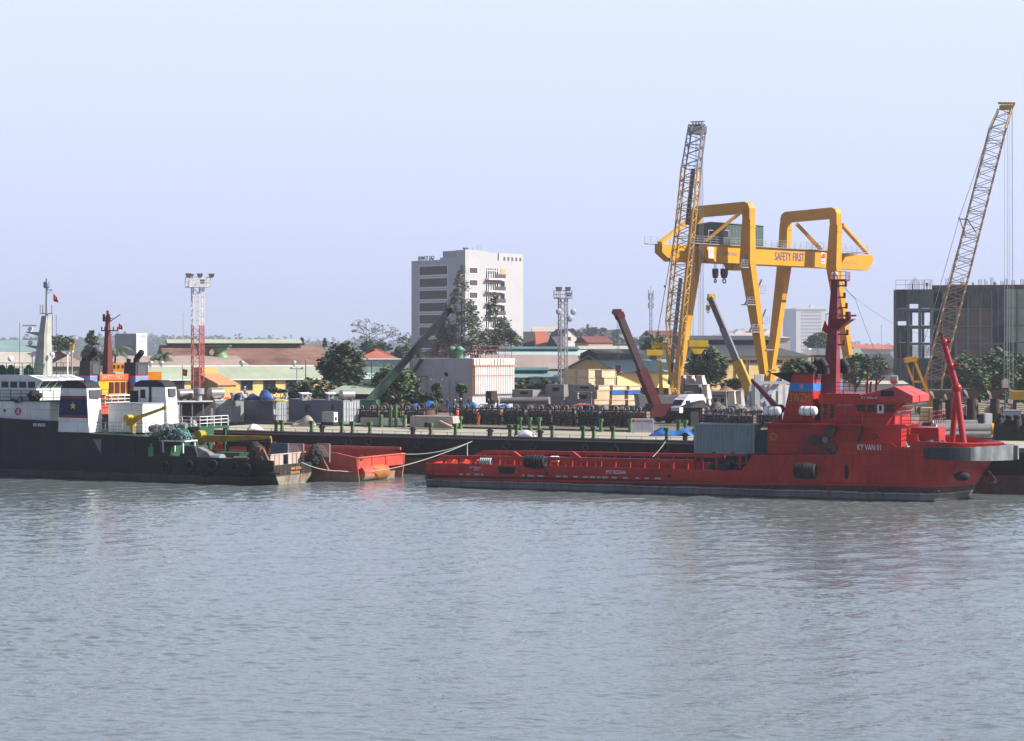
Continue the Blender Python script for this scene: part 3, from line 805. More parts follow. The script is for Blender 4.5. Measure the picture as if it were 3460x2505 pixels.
# ---- deck crane on the aft corner of the house, A-frame mast on the bow
mb = MB(); a = C.pt(2630, 1382, 2.2); b = C.pt(2541, 1285, 2.2)
mb.cyl((a.x, 2.2, ZD1-.6), (a.x, 2.2, a.z), .38); mb.bar(a, b, .62, .5, .3, .3); mb.sphere((a.x+.2, 2.2, a.z), .45)
mb.build('deck_crane', M['dkred'], ship)
mb = MB()
ap = C.pt(3232, 1312, 6); top = C.pt(3186, 1145, 6)
zfd = ZF
f1 = Vector((C.x(3270, 6), 4.6, zfd)); f2 = Vector((C.x(3205, 6), 7.4, zfd))
mb.cyl(ap, f1, .30, .32); mb.cyl(ap, f2, .26, .28); mb.cyl(ap, top, .34, .24); mb.sphere(ap, .5)
for t in (.45, .93): c = ap.lerp(top, t); mb.cyl((c.x-.3, 6, c.z), (c.x+.9 if t < .9 else c.x+.7, 6, c.z+.1), .16); mb.sphere(c, .38)
mb.cyl(top, top + Vector((0, 0, .5)), .08)
mb.build('bow_mast', paint('bow_mast_red', (.36, .022, .03), .35, .12, .6), ship)
mb = MB()
for px in (3075, 3125, 3165): 
    p = C.pt(px, 1485, 5); mb.cyl((p.x-.5, 4.2, ZF+.75), (p.x+.5, 5.4, ZF+.75), .55); mb.torus((p.x-.5, 4.2, ZF+.75), (1, 1.1, 0), .55, .12); mb.torus((p.x+.5, 5.4, ZF+.75), (1, 1.1, 0), .55, .12)
mb.build('mooring_winch', M['midgrey'], ship)
mb = MB()
p = C.pt(3050, 1495, 2.5); mb.tube([Vector((p.x+.25*i, 2.4 + .3*math.sin(i), ZF+.25+.5*(i % 2))) for i in range(7)], .35, 8)
mb.build('rope_heap', M['rope'], ship)

# ------------------------------------------------------------------ things carried by the red ship
def life_raft(px, label):
    o = empty('life_raft', C.world(C.x(px, 1.0), 1.0, zh(px, 1389, 1.0)), C.a, label, 'life raft', 'white life rafts on the red ship')
    mb = MB(); mb.cyl((-.6, 0, 0), (.6, 0, 0), .45, n=16)
    for dx in (-.6, .6): mb.sphere((dx, 0, 0), .32, .45, .45)
    mb.build('canister', M['whitep'], o)
    mb = MB()
    for dx in (-.3, .3): mb.torus((dx, 0, 0), (1, 0, 0), .46, .03)
    mb.build('strap', M['dkgrey'], o)
    mb = MB()
    for dx in (-.5, .5): mb.box(dx-.06, dx+.06, -.4, .8, -.66, -.42)
    mb.build('cradle', M['dkred'], o)
life_raft(2610, 'white life raft canister under the slanting red deck crane')
life_raft(2731, 'white life raft canister on the funnel of the red ship, below the yellow lettering')

def propeller():
    p = C.pt(2790, 1486, OFF-.35)
    o = empty('spare_propeller', C.world(p.x, OFF-.35, p.z), C.a, 'grey spare ship propeller leaning on the red deckhouse wall', 'propeller')
    mb = MB(); mb.cyl((0, -.3, 0), (0, .25, 0), .3, .24); mb.build('hub', M['midgrey'], o)
    for k in range(3):
        a = R(62 + 120*k); mb = MB()
        ax = Vector((math.cos(a), 0, math.sin(a))); bx = Vector((-math.sin(a), .35, math.cos(a)))
        out = []
        for t in range(12):
            f = 2*math.pi*t/12; out.append(ax*(.95 + .72*math.cos(f)) + bx*(.48*math.sin(f)))
        mb.frustum([tuple(q + Vector((0, -.05, 0))) for q in out], [tuple(q + Vector((0, .05, 0))) for q in out])
        mb.build('blade', paint('propeller_metal', (.07, .075, .06), .5, .3, 1.0, metal=.2), o)
propeller()

def ship_container():
    x0 = C.x(2345, 1.6); z1 = C.at(2450, 1433, 1.6)[1]; z0 = C.at(2450, 1533, 1.6)[1]
    o = empty('shipping_container', C.world(x0, 1.6, z0), C.a, 'grey green shipping container on the red ship, aft of its deckhouse', 'container')
    L, D, H = 6.06, 2.44, z1-z0
    mb = MB(); mb.box(.08, L-.08, .06, D-.06, .15, H-.06); mb.build('body', M['contgreen'], o)
    mb = MB()
    for x in (0, L-.16):
        for y in (0, D-.16): mb.box(x, x+.16, y, y+.16, 0, H)
    for z in (0, H-.14):
        for y in (0.01, D-.15): mb.box(.16, L-.16, y, y+.14, z, z+.14)
        for x in (0.01, L-.15): mb.box(x, x+.14, .16, D-.16, z, z+.14)
    mb.build('frame', paint('container_frame_paint', (.24, .29, .31), .5, .1, .5), o)
    for x in (2.0, 3.9): one('fork_pocket', M['dark'], o, lambda m: m.box(x-.18, x+.18, -.012, .05, .03, .125))
    return o, z0
cont, cz0 = ship_container()
mb = MB()
for px in (2347, 2420, 2500, 2553):
    for off in (1.7, 3.9):
        x = C.x(px, 1.6); mb.bar((x, off, 1.5), (x, off, cz0-.01), .22)
x0_, x1_ = C.x(2347, 1.6), C.x(2556, 1.6)
for off in (1.7, 3.9): mb.bar((x0_, off, cz0-.12), (x1_, off, cz0-.12), .2)
mb.build('container_stand', M['red'], ship)
mb = MB()
x0_ = C.x(2562, 1.8)
mb.box(x0_, x0_+1.3, 1.7, 4.5, 1.55, cz0+2.3)
mb.build('shaded_net_frame', M['dktarp'], ship)  # solid dark block stands for a netted frame lost in shade
mb = MB()
for i in range(16):
    x = C.x(2395, 3)+rnd.uniform(0, 3.8); mb.sphere((x, rnd.uniform(2.2, 5), rnd.uniform(1.8, 2.9)), rnd.uniform(.3, .7), None, rnd.uniform(.25, .5), 8, 6)
mb.build('net_heap', M['dktarp'], ship)

def lump_fender(px, py, off, rx, rz, label, fr=C, chains=True):
    p = fr.pt(px, py, off)
    o = empty('rubber_fender', fr.world(p.x, off, p.z), fr.a, label, 'fender', 'black tyre fenders hung on the ships')
    mb = MB()
    for i in range(-3, 4):
        mb.torus((i*rx*.27, 0, 0), (1, 0, 0), rz*.70*(1-.05*abs(i)), rz*.27, 18, 8)
    mb.cyl((-rx*.8, 0, 0), (rx*.8, 0, 0), rz*.7, n=14)
    mb.build('tyre_sleeve', M['tyre'], o)
    return o
lump_fender(1808, 1560, -.1, 1.15, .75, 'black tyre fender hung over the low aft rail of the red ship')
f = lump_fender(2720, 1591, -.75, 1.0, .85, 'big black tyre fender on ropes below the deckhouse of the red ship')
mb = MB(); 
mb.rope((-.5, 0, .3), (-1.2, .75, 1.75), .02, .035); mb.rope((.5, 0, .3), (2.6, .75, 2.0), .02, .035); mb.build('chain', M['dkgrey'], f)
def rope_coil():
    p = C.pt(1640, 1557, .3)
    o = empty('mooring_rope_coil', C.world(p.x, .45, p.z), C.a, 'pale blue rope coil hung over the aft rail of the red ship', 'rope')
    mb = MB()
    for i in range(6): mb.torus((-.55+.22*i, 0, -.15), (1, .1, 0), .36, .09, 14, 6)
    mb.build('rope_loop', plain('pale_blue_rope', (.34, .42, .42), .8), o)
rope_coil()
def white_drum():
    p = C.pt(1875, 1551, 2.5)
    o = empty('plastic_drum', C.world(p.x, 2.5, p.z), C.a, 'white plastic drum lying by the tyre fender on the red ship', 'drum')
    mb = MB(); mb.cyl((-.42, 0, 0), (.42, 0, 0), .28); mb.torus((-.2, 0, 0), (1, 0, 0), .28, .03); mb.torus((.2, 0, 0), (1, 0, 0), .28, .03); mb.build('barrel', M['whitep'], o)
white_drum()
def flag(fr, pts, label, star=True, thick=.02):
    """pts: top-hoist, bottom-hoist, bottom-fly, top-fly in the frame's own axes"""
    o = empty('flag', fr.world(*pts[0]), fr.a, label, 'flag')
    q = [Vector(p) - Vector(pts[0]) for p in pts]
    mb = MB(); k = 8; g = []
    for i in range(k+1):
        for j in range(5):
            a = q[0].lerp(q[3], i/k); b = q[1].lerp(q[2], i/k); c = a.lerp(b, j/4)
            g.append(c + Vector((0, .10*math.sin(i*1.1+j*.4)*i/k, 0)))
    mb.add(g, [(i*5+j, (i+1)*5+j, (i+1)*5+j+1, i*5+j+1) for i in range(k) for j in range(4)], True)
    mb.build('cloth', M['flag'], o, solid=thick)
    if star:
        c = (q[0]+q[1]+q[2]+q[3])/4; s = MB(); s.star(c + Vector((0, -.10, 0)), min((q[0]-q[1]).length, (q[3]-q[0]).length)*.27, (1, 0, 0), (0, 0, 1), .012)
        s.build('star', M['flagy'], o)
    return o
f_ = [mp(2787, 1083), mp(2776, 1118), mp(2797, 1129), mp(2803, 1114)]
fl_ = flag(C, [tuple(p) for p in f_], 'dark red flag hanging from the mast of the red ship', star=False)
# ------------------------------------------------------------------ the black ship on the left
A = Frame(-25.1, 197.3, 0, -26.0)
AB = 9.0; AY = 4.5
az = lambda px, py, off=0.0: A.at(px, py, off)[1]
ax = lambda px, off=0.0: A.x(px, off)
ash = A.root('supply_ship', 'black hulled supply ship with a white bridge and star marked funnel, at the left edge', 'ship')
ZU = az(330, 1463)                    # upper deck
xstep = ax(536); ztopA = az(600, 1541)
sheerA = [(-58, az(150, 1422)+1.2), (ax(60), az(60, 1417)), (ax(196), az(196, 1424)), (ax(204), ZU), (xstep, az(532, 1478)), (xstep+.4, ztopA), (ax(840), az(840, 1553)), (0, az(870, 1556))]
atop = lerp_poly(sheerA)
def a_xmap(s, z): return s if s > -46 else -46 + (s+46)*(.75 + .25*max(0, min(1, z/5)))
def a_hb(s, z):
    h = AB/2
    if s < -46: t = (-46-s)/12; h *= max(0, 1-t**2.2)
    if s > -7:
        t = (s+7)/7; h *= 1 - .42*t*(1-min(1, max(0, z)/1.9))
    return h
def a_x2(s, z):
    x = a_xmap(s, z)
    if s > -6: x += (s+6)/6*(-.55*(1-min(1, max(0, z)/2.0)) + .55)
    return x
xsA = merge_xs([x for x, _ in sheerA], frange(-58, 0, 34), frange(-6, 0, 8))
mb = hull(xsA, [-1.2, 0, .6, 1.2, 1.7, 2.1], atop, a_x2, a_hb, AY, close_stern=False)
s = xsA[-1]; zz = [-1.2, 0, .6, 1.2, 1.7, 2.1]
mb.mat(1)
mb.add([(a_x2(s, z), AY + sd_*a_hb(s, z), z) for z in zz for sd_ in (-1, 1)], [(2*j, 2*j+2, 2*j+3, 2*j+1) for j in range(len(zz)-1)])
mb.mat(0)
mb.build('hull', [M['blackhull'], M['transom']], ash, solid=.14)
mb = MB(); deck(mb, [x for x in xsA if x >= xstep+.3], 1.75, a_hb, a_x2, AY)
mb.build('work_deck', M['rust'], ash)
mb = MB(); deck(mb, [x for x in xsA if x <= xstep], lambda s: atop(s) if s > ax(204) else ZU, a_hb, a_x2, AY, inset=-.06)
mb.box(xstep-.25, xstep, 0.1, AB-.1, 1.7, atop(xstep)-.03)
mb.build('upper_deck', M['deckgreen'], ash)
# dark side recess under the upper deck
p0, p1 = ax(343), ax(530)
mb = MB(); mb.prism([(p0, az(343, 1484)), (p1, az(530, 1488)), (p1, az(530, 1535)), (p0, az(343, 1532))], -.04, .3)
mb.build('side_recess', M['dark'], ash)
mb = MB(); mb.prism([(ax(314), az(314, 1484)), (ax(342), az(342, 1484)), (ax(342), az(342, 1533))], -.06, .2)
mb.build('side_bracket', M['midgrey'], ash)
for px in (392, 456, 505):
    one('recess_post', M['blackhull'], ash, lambda m: m.bar((ax(px), -.08, az(px, 1532)), (ax(px), -.08, az(px, 1486)), .16))
mb = MB(); a, b = A.pt(0, 1570), A.pt(300, 1572)
mb.bar((ax(0), -.07, az(0, 1565)), (ax(330), -.07, az(330, 1575)), .2, .18); mb.bar((ax(330), -.07, az(330, 1577)), (ax(845), -.07, az(845, 1592)), .2, .2)
mb.build('rubbing_strip', M['blackhull'], ash)
p = A.pt(133, 1437); text('IMO 8900358', ash, (p.x, -.04, p.z), 1.65, .36, M['lettw'])
# transom lettering, stern fittings
xt = a_x2(0, 2.0)
ttz = az(990, 1600, 4)
text('HAI SON', ash, (a_x2(0, 1.6)+.06, AY-.1, 1.62), 1.9, .30, M['letto'], rz=R(90))
text('SAIGON', ash, (a_x2(0, 1.2)+.06, AY-.1, 1.18), 1.7, .26, M['letto'], rz=R(90))

# ---- forward white house and bridge
zb = lambda px, py, off=.5: A.at(px, py, off)[1]
XF = ax(168, .5)
zh1 = zb(80, 1357); zh0 = atop(ax(60))-.6
mb = MB(); mb.box(-50, XF, .5, AB-.5, ZU, zh1)
mb.build('forward_house', M['white'], ash)
mb = MB(); mb.box(-50, XF+2.2, .4, AB-.4, zh1, zh1+.12); mb.build('boat_deck', M['deckgreen'], ash)
BO = 1.0
XB_ = ax(122, BO)
zc1 = zb(60, 1268, BO); zwi1 = zb(60, 1287, BO); zwi0 = zb(60, 1314, BO); zc0 = zh1+.12
mb = MB()
mb.box(-48, XB_, BO, AB-BO, zc0, zwi0)
mb.prism([(-48, zwi0), (XB_, zwi0), (XB_+.85, zwi1), (-48, zwi1)], BO+.01, AB-BO-.01)
mb.prism([(-48, zwi1), (XB_+.95, zwi1), (XB_+.95, zwi1+.12), (XB_-.9, zc1), (-48, zc1)], BO-.15, AB-BO+.15)
br = mb.build('bridge_house', M['white'], ash)
for k in range(9):
    a, b = ax(122-30*k-27, BO), ax(122-30*k-4, BO)
    one('bridge_window', M['glass'], ash, lambda m: m.box(a, b, BO-.03, BO+.08, zwi0+.12, zwi1-.12))
yy = frange(BO+.35, AB-BO-.2, 5)
for k in range(5):
    y0, y1 = yy[k], yy[k+1]-.3
    one('bridge_window', M['glass'], ash, lambda m: m.frustum([(XB_+.10, y0, zwi0+.1), (XB_+.10, y1, zwi0+.1), (XB_+.88, y1, zwi1-.1), (XB_+.88, y0, zwi1-.1)],
                     [(XB_-.1, y0, zwi0+.1), (XB_-.1, y1, zwi0+.1), (XB_+.7, y1, zwi1-.1), (XB_+.7, y0, zwi1-.1)]))
    za, xa = zwi1+.12, XB_+.95; zbb, xbb = zc1, XB_-.9
    def sk(m, t0=.18, t1=.8):
        f = lambda t, lift: (xa+(xbb-xa)*t+lift*.3, za+(zbb-za)*t+lift)
        (q0, r0), (q1, r1), (q2, r2), (q3, r3) = f(t0, .02), f(t1, .02), f(t0, -.05), f(t1, -.05)
        m.frustum([(q0, y0, r0), (q1, y0, r1), (q1, y1, r1), (q0, y1, r0)], [(q2, y0, r2), (q3, y0, r3), (q3, y1, r3), (q2, y1, r2)])
    one('skylight', M['grey'], ash, sk)
mb = MB()
for k, (px, py) in enumerate(((16, 1388), )):
    p = A.pt(px, py, .5); mb.cyl((p.x, .46, p.z), (p.x, .55, p.z), .16)
mb.build('porthole', M['glass'], ash)
for r_ in (([(ax(0, .6), .6, zh1+.12), (XF+1.9, .6, zh1+.12), (XF+1.9, AB-.6, zh1+.12)], 1.1, .06, 3, 1.4),
           ([(-48, BO+.2, zc1), (XB_-1, BO+.2, zc1), (XB_-1, AB-BO, zc1)], 1.35, .06, 3, 1.1)):
    one('guard_rail', M['deckgreen'], ash, lambda m: m.rail(*r_))
mb = MB()
for px, w_ in ((5, .8), (35, 1.7), (95, .7)):
    p = A.pt(px, 1262, 3); mb.box(p.x-w_/2, p.x+w_/2, 2.6, 3.6, zc1, zc1+.75); mb.sphere((p.x, 3.1, zc1+.8), .35)
mb.build('deck_lockers', plain('dark_green_locker', (.02, .06, .04), .6), ash)
# pylon mast
PY = 4.0
ap = lambda px, py: A.pt(px, py, PY)
mb = MB()
b0, b1, t0, t1 = ap(126, 1265), ap(162, 1265), ap(148, 1068), ap(165, 1068)
m0 = ap(142, 1130)
mb.frustum([(b0.x, PY-.8, zc1), (b1.x, PY-.8, zc1), (b1.x, PY+.8, zc1), (b0.x, PY+.8, zc1)], [(m0.x, PY-.6, m0.z), (b1.x, PY-.6, m0.z), (b1.x, PY+.6, m0.z), (m0.x, PY+.6, m0.z)])
mb.frustum([(m0.x, PY-.6, m0.z), (b1.x, PY-.6, m0.z), (b1.x, PY+.6, m0.z), (m0.x, PY+.6, m0.z)], [(t0.x, PY-.4, t0.z), (t1.x, PY-.4, t0.z), (t1.x, PY+.4, t0.z), (t0.x, PY+.4, t0.z)])
pm = mb.build('mast', paint('cream_mast_paint', (.38, .38, .34), .6, .15, .8, rust=.12, streak=.35, scol=(.25, .21, .15)), ash)
mb = MB()
tt = ap(160, 942); mb.cyl((ap(158, 1068).x, PY, t0.z), (ap(158, 1068).x, PY, tt.z), .17, .12); 
q = ap(158, 1060); mb.bar((q.x-.9, PY, q.z), (q.x+.9, PY, q.z), .1)
for dx in (-.9, -.55, .75): mb.bar((q.x+dx, PY, q.z), (q.x+dx, PY, q.z+1.0), .09)
q = ap(158, 972); mb.bar((q.x-.35, PY, q.z), (q.x+.35, PY, q.z), .14)
for dx in (-.3, .35): mb.bar((q.x+dx, PY, q.z), (q.x+dx, PY, q.z+.65), .2 if dx < 0 else .1)
q = ap(158, 980); mb.bar((q.x, PY, q.z), (q.x+.8, PY, q.z), .07); mb.bar((q.x+.05, PY, q.z-.5), (q.x+.75, PY, q.z), .05)
mb.build('topmast', M['grey'], pm)
for y in (1121, 1167):
    p = ap(100, y); q = ap(150, y+14)
    one('radar_platform', M['grey'], pm, lambda m: m.prism([(p.x-.2, p.z), (q.x, p.z-.1), (q.x, q.z-.7), (q.x-.6, q.z), (p.x, p.z-.12)], PY-.5, PY+.5))
    one('radar_scanner', M['whitep'], pm, lambda m: (m.cyl((p.x+.1, PY, p.z), (p.x+.1, PY, p.z+.3), .2), m.sphere((p.x+.1, PY, p.z+.3), .32, .3, .26), m.bar((p.x-.95, PY, p.z+.68), (p.x+.95, PY, p.z+.68), .2, .16)))
p = ap(228, 1187); one('radar_scanner', M['whitep'], pm, lambda m: (m.bar((p.x-.85, PY, p.z), (p.x+.8, PY, p.z), .2, .14), m.cyl((p.x, PY, zc1-.4), (p.x, PY, p.z), .08), m.sphere((p.x, PY, p.z-.2), .2)))
for px, py, r_ in ((176, 1198, .28), (109, 1199, .28), (35, 1213, .33)):
    p = ap(px, py); one('satellite_dome', M['whitep'], pm, lambda m: (m.sphere((p.x, PY, p.z), r_), m.cyl((p.x, PY, zc1-.3), (p.x, PY, p.z), .06)))
for px, py in ((66, 1090), (177, 1065), (190, 1065), (206, 1150)):
    p = ap(px, py); one('whip_aerial', M['dkgrey'], pm, lambda m: m.cyl((p.x, PY, zc1-.2), (p.x, PY, p.z), .03, n=6))

# ---- funnels with the star panel; the other one stands on the far side
def star_funnel(y0, y1, near):
    XL0, XR0, XL1, XR1 = ax(196), ax(301), ax(206), ax(293)
    z0 = ZU; z1 = az(240, 1312)
    if not near: z0, z1 = ZU+.05, z1-.1
    mb = MB()
    q = lambda z, y: [(XL0+(XL1-XL0)*(z-z0)/(z1-z0), y), (XR0+(XR1-XR0)*(z-z0)/(z1-z0), y)]
    def ring(z, pr=0.0):
        (a, _), (b, _) = q(z, 0); return [(a-pr, y0-pr, z), (b+pr, y0-pr, z), (b+pr-.25, y1+pr, z), (a-pr, y1+pr, z)]
    mb.frustum(ring(z0), ring(z1)); fu = mb.build('funnel', M['white'], ash)
    mb = MB()
    r0 = ring(z1, .03)
    up = [( (XL1+XR1)/2+(x-(XL1+XR1)/2)*.8, y, z1+.55) for x, y, z in r0]; up2 = [((XL1+XR1)/2+(x-(XL1+XR1)/2)*.45-.3, y, z1+.85) for x, y, z in r0]
    mb.frustum(r0, up); mb.frustum(up, up2); mb.bar((XR1-.5, y0+.5, z1+.3), (XR1-.7, y0+.5, z1+1.1), .12)
    mb.build('funnel_top', M['soot'], fu)
    mb = MB(); (a, _), (b, _) = q(z1-.9, 0)
    zz0, zz1 = az(293, 1347), az(293, 1319)
    mb.box(XR1-.15, XR1+.12, y0+.35, y1-.35, zz0, zz1); mb.build('funnel_louvre', M['dkgrey'], fu)
    if near:
        zA, zB = az(240, 1412), az(240, 1338); rA, rB = ring(zA, .02), ring(zB, .02)
        front = lambda z, p, y: [(q(z, 0)[0][0], y, z), (q(z, 0)[1][0], y, z)]
        def panel(za, zb, m_, nm, d):
            (a0, _), (a1, _) = q(za, 0); (b0, _), (b1, _) = q(zb, 0); mb = MB()
            mb.add([(a0, y0-d, za), (a1-.05, y0-d, za), (b1-.05, y0-d, zb), (b0, y0-d, zb), (a0, y0+.05, za), (a1-.05, y0+.05, za), (b1-.05, y0+.05, zb), (b0, y0+.05, zb)],
                   [(0, 1, 2, 3), (0, 4, 5, 1), (3, 2, 6, 7), (0, 3, 7, 4), (1, 5, 6, 2)]); mb.build(nm, m_, fu)
        panel(zA+.28, zB-.3, M['navy'], 'funnel_panel', .03); panel(zA, zA+.28, M['dkred'], 'funnel_stripe', .03); panel(zB-.3, zB, M['dkred'], 'funnel_stripe', .03)
        p = A.pt(248, 1372, y0); mb = MB(); mb.star((p.x, y0-.07, p.z), .45, (1, 0, 0), (0, 0, 1), .03); mb.build('star', plain('star_yellow', (.75, .55, .04), .5), fu)
    return fu
star_funnel(-.02, 2.6, True)
star_funnel(AB-2.6+3.2, AB+3.2, False) if False else None
# far funnel: same block pushed across the ship
def far_funnel():
    y0, y1 = AB-2.3, AB-.1
    XL, XR = ax(446, y0), ax(560, y0)
    z0, z1 = A.at(500, 1440, y0)[1], A.at(500, 1308, y0)[1]
    mb = MB(); mb.frustum([(XL-.1, y0, z0-.8), (XR+.35, y0, z0-.8), (XR+.25, y1, z0-.8), (XL-.1, y1, z0-.8)], [(XL+.2, y0, z1), (XR-.1, y0, z1), (XR-.2, y1, z1), (XL+.2, y1, z1)])
    fu = mb.build('funnel', M['white'], ash)
    mb = MB(); c = (XL+XR)/2
    r0 = [(XL+.15, y0-.04, z1), (XR-.05, y0-.04, z1), (XR-.15, y1, z1), (XL+.15, y1, z1)]
    mb.frustum(r0, [(c+(x-c)*.82, y, z+.5) for x, y, z in r0]); mb.frustum([(c+(x-c)*.82, y, z+.5) for x, y, z in r0], [(c+(x-c)*.5, y, z+.75) for x, y, z in r0])
    mb.build('funnel_top', M['soot'], fu)
    za = lambda py: A.at(500, py, y0)[1]
    for a, b, lo, hi in ((440, 467, 1362, 1321), (475, 491, 1346, 1317), (504, 512, 1364, 1305)):
        one('funnel_opening', M['dark'], fu, lambda m: m.box(ax(a, y0), ax(b, y0), y0-.05, y0+.1, za(lo), za(hi)))
    one('funnel_louvre', M['dkgrey'], fu, lambda m: m.box(XR-.1, XR+.12, y0+.5, y1-.5, za(1340), za(1313)))
far_funnel()
mb = MB(); q0, q1 = A.pt(366, 1365, 2.6), A.pt(482, 1470, 2.6)
mb.box(q0.x, q1.x, 2.6, 6.4, ZU, q0.z); wh = mb.build('winch_house', M['white'], ash)
mb = MB(); mb.box(q0.x-.05, q1.x+.05, 2.55, 6.45, q0.z, q0.z+.1); mb.build('roof', M['grey'], wh)
one('door', M['whitep'], wh, lambda m: m.box(q1.x, q1.x+.05, 3.1, 4.1, ZU+.1, ZU+2.1))
for r_ in (([(ax(300, .3), .3, ZU), (ax(412, .3), .3, ZU)], 1.1, .05, 3, 1.2), ([(ax(455, .3), .3, ZU-.1), (ax(530, .3), .3, ZU-.1)], 1.2, .05, 3, 1.2)):
    one('guard_rail', M['grey'], ash, lambda m: m.rail(*r_))
# yellow deck crane
mb = MB(); b = A.pt(449, 1466, 1.2); t = A.pt(449, 1424, 1.2); e1 = A.pt(557, 1379, 1.2)
mb.cyl((b.x, 1.2, ZU), (t.x, 1.2, t.z), .28); mb.box(t.x-.65, t.x+.2, .85, 1.55, t.z-.5, t.z+.45); mb.cyl((t.x-.55, .75, t.z+.3), (t.x-.55, 1.65, t.z+.3), .4)
s0 = Vector((t.x-.2, 1.2, t.z+.15)); mb.bar(s0, e1, .36, .4, .22, .26); mb.bar(s0+Vector((.1, 0, -.5)), s0.lerp(e1, .35), .16); mb.bar(e1-Vector((.3, 0, 0)), e1+Vector((.25, 0, .05)), .3)
mb.build('deck_crane', M['yellow2'], ash)
# black fender balls and lifebuoy gear hang here as things of their own
def blob(fr, px, py, off, rx, rz, name, label, cat, m, n=60, seed=1, size=.3, group=None, squash=1):
    """a heap: many overlapping lumps on a core, lying on what is under it"""
    p = fr.pt(px, py, off); o = empty(name, fr.world(p.x, off, p.z), fr.a, label, cat, group)
    rr = random.Random(seed); mb = MB(); mb.sphere((0, 0, 0), rx*.85, rx*.8*squash, rz*.85, 12, 8)
    for i in range(n):
        u = rr.uniform(-1, 1); t = rr.uniform(0, 6.283); k = math.sqrt(1-u*u)
        mb.sphere((rx*.82*k*math.cos(t), rx*.78*squash*k*math.sin(t), rz*.82*u), size*rr.uniform(.6, 1.3), None, size*rr.uniform(.5, 1), 7, 5)
    mb.build('lumps', m, o); return o
blob(A, 117, 1338, -.1, .85, .62, 'rope_fender', 'round black rope fender slung in front of the white bridge', 'fender', M['tyre'], 70, 2, .2)
blob(A, 55, 1351, .1, .7, .28, 'covered_gear', 'low black covered gear on the boat deck left of the round rope fender', 'cover', M['soot'], 30, 5, .2)
def lifebuoy(px, py, fr, off, label):
    p = fr.pt(px, py, off); o = empty('lifebuoy', fr.world(p.x, off-.06, p.z), fr.a, label, 'lifebuoy')
    mb = MB(); mb.torus((0, 0, 0), (0, 1, 0), .33, .085); mb.build('ring', paint('lifebuoy_red', (.55, .035, .03), .5), o)
    for k in range(4):
        t = R(45+90*k); mb = MB(); mb.torus((.33*math.cos(t), 0, .33*math.sin(t)), (-math.sin(t), 0, math.cos(t)), .09, .02, 10, 5); mb.build('band', M['whitep'], o)
lifebuoy(61, 1391, A, .44, 'red lifebuoy on the white house wall of the black ship')
# grey bundle and tangled nets on the aft end of the upper deck
def net_pile():
    p = A.pt(585, 1500, 2.2)
    o = empty('fishing_net_pile', A.world(ax(585, 1.5), 1.5, az(585, 1489)), A.a, 'heap of pale green tangled nets under a grey bundle on the black ship', 'net')
    rr = random.Random(4); mb = MB()
    for i in range(150):
        x = rr.uniform(-2.3, 2.1); h = 1.55*(1-((x+.2)/2.6)**2); a = rr.uniform(0, 6.28); z = rr.uniform(.05, max(.1, h)); y = rr.uniform(-.9, .6)
        pts = [Vector((x+.35*math.cos(a+j*.9)*rr.uniform(.5, 1.2), y+.2*math.sin(a+j), z+.28*math.sin(a*2+j*1.1))) for j in range(6)]
        mb.cm = 0 if x < .3 or rr.random() < .3 else 1; mb.tube(pts, .055, 5)
    mb.cm = 2; mb.sphere((0, 0, .3), 2.0, .8, .95, 14, 8)
    mb.build('net_strands', [plain('pale_net', (.24, .29, .26), .8), plain('teal_net', (.10, .26, .24), .8), M['dktarp']], o)
    for x0_, x1_ in ((-2.2, 2.2),):
        mb = MB(); mb.box(-2.4, 2.3, -1.1, 1.2, -.14, 0); mb.build('platform', M['white'], o)
    for x in (-2.2, -.6, 2.0):
        for y in (-1, 1.1): one('leg', M['white'], o, lambda m: m.box(x-.07, x+.07, y-.07, y+.07, -1.75+.4, -.14))
    o2 = empty('grey_bundle', A.world(ax(575, 1.7), 1.7, az(575, 1446)), A.a, 'long grey rolled bundle lying on the tangled nets', 'bundle')
    mb = MB(); pts = [Vector((-2.4+.55*i, .15*math.sin(i), -.22+.05*i+.06*math.sin(i*2.1))) for i in range(9)]
    for i, (a, b) in enumerate(zip(pts[:-1], pts[1:])): mb.cyl(a, b, .42-.01*i, .42-.012*(i+1), 10); mb.sphere(a, .42-.01*i)
    mb.build('roll', M['greytarp'], o2)
net_pile()
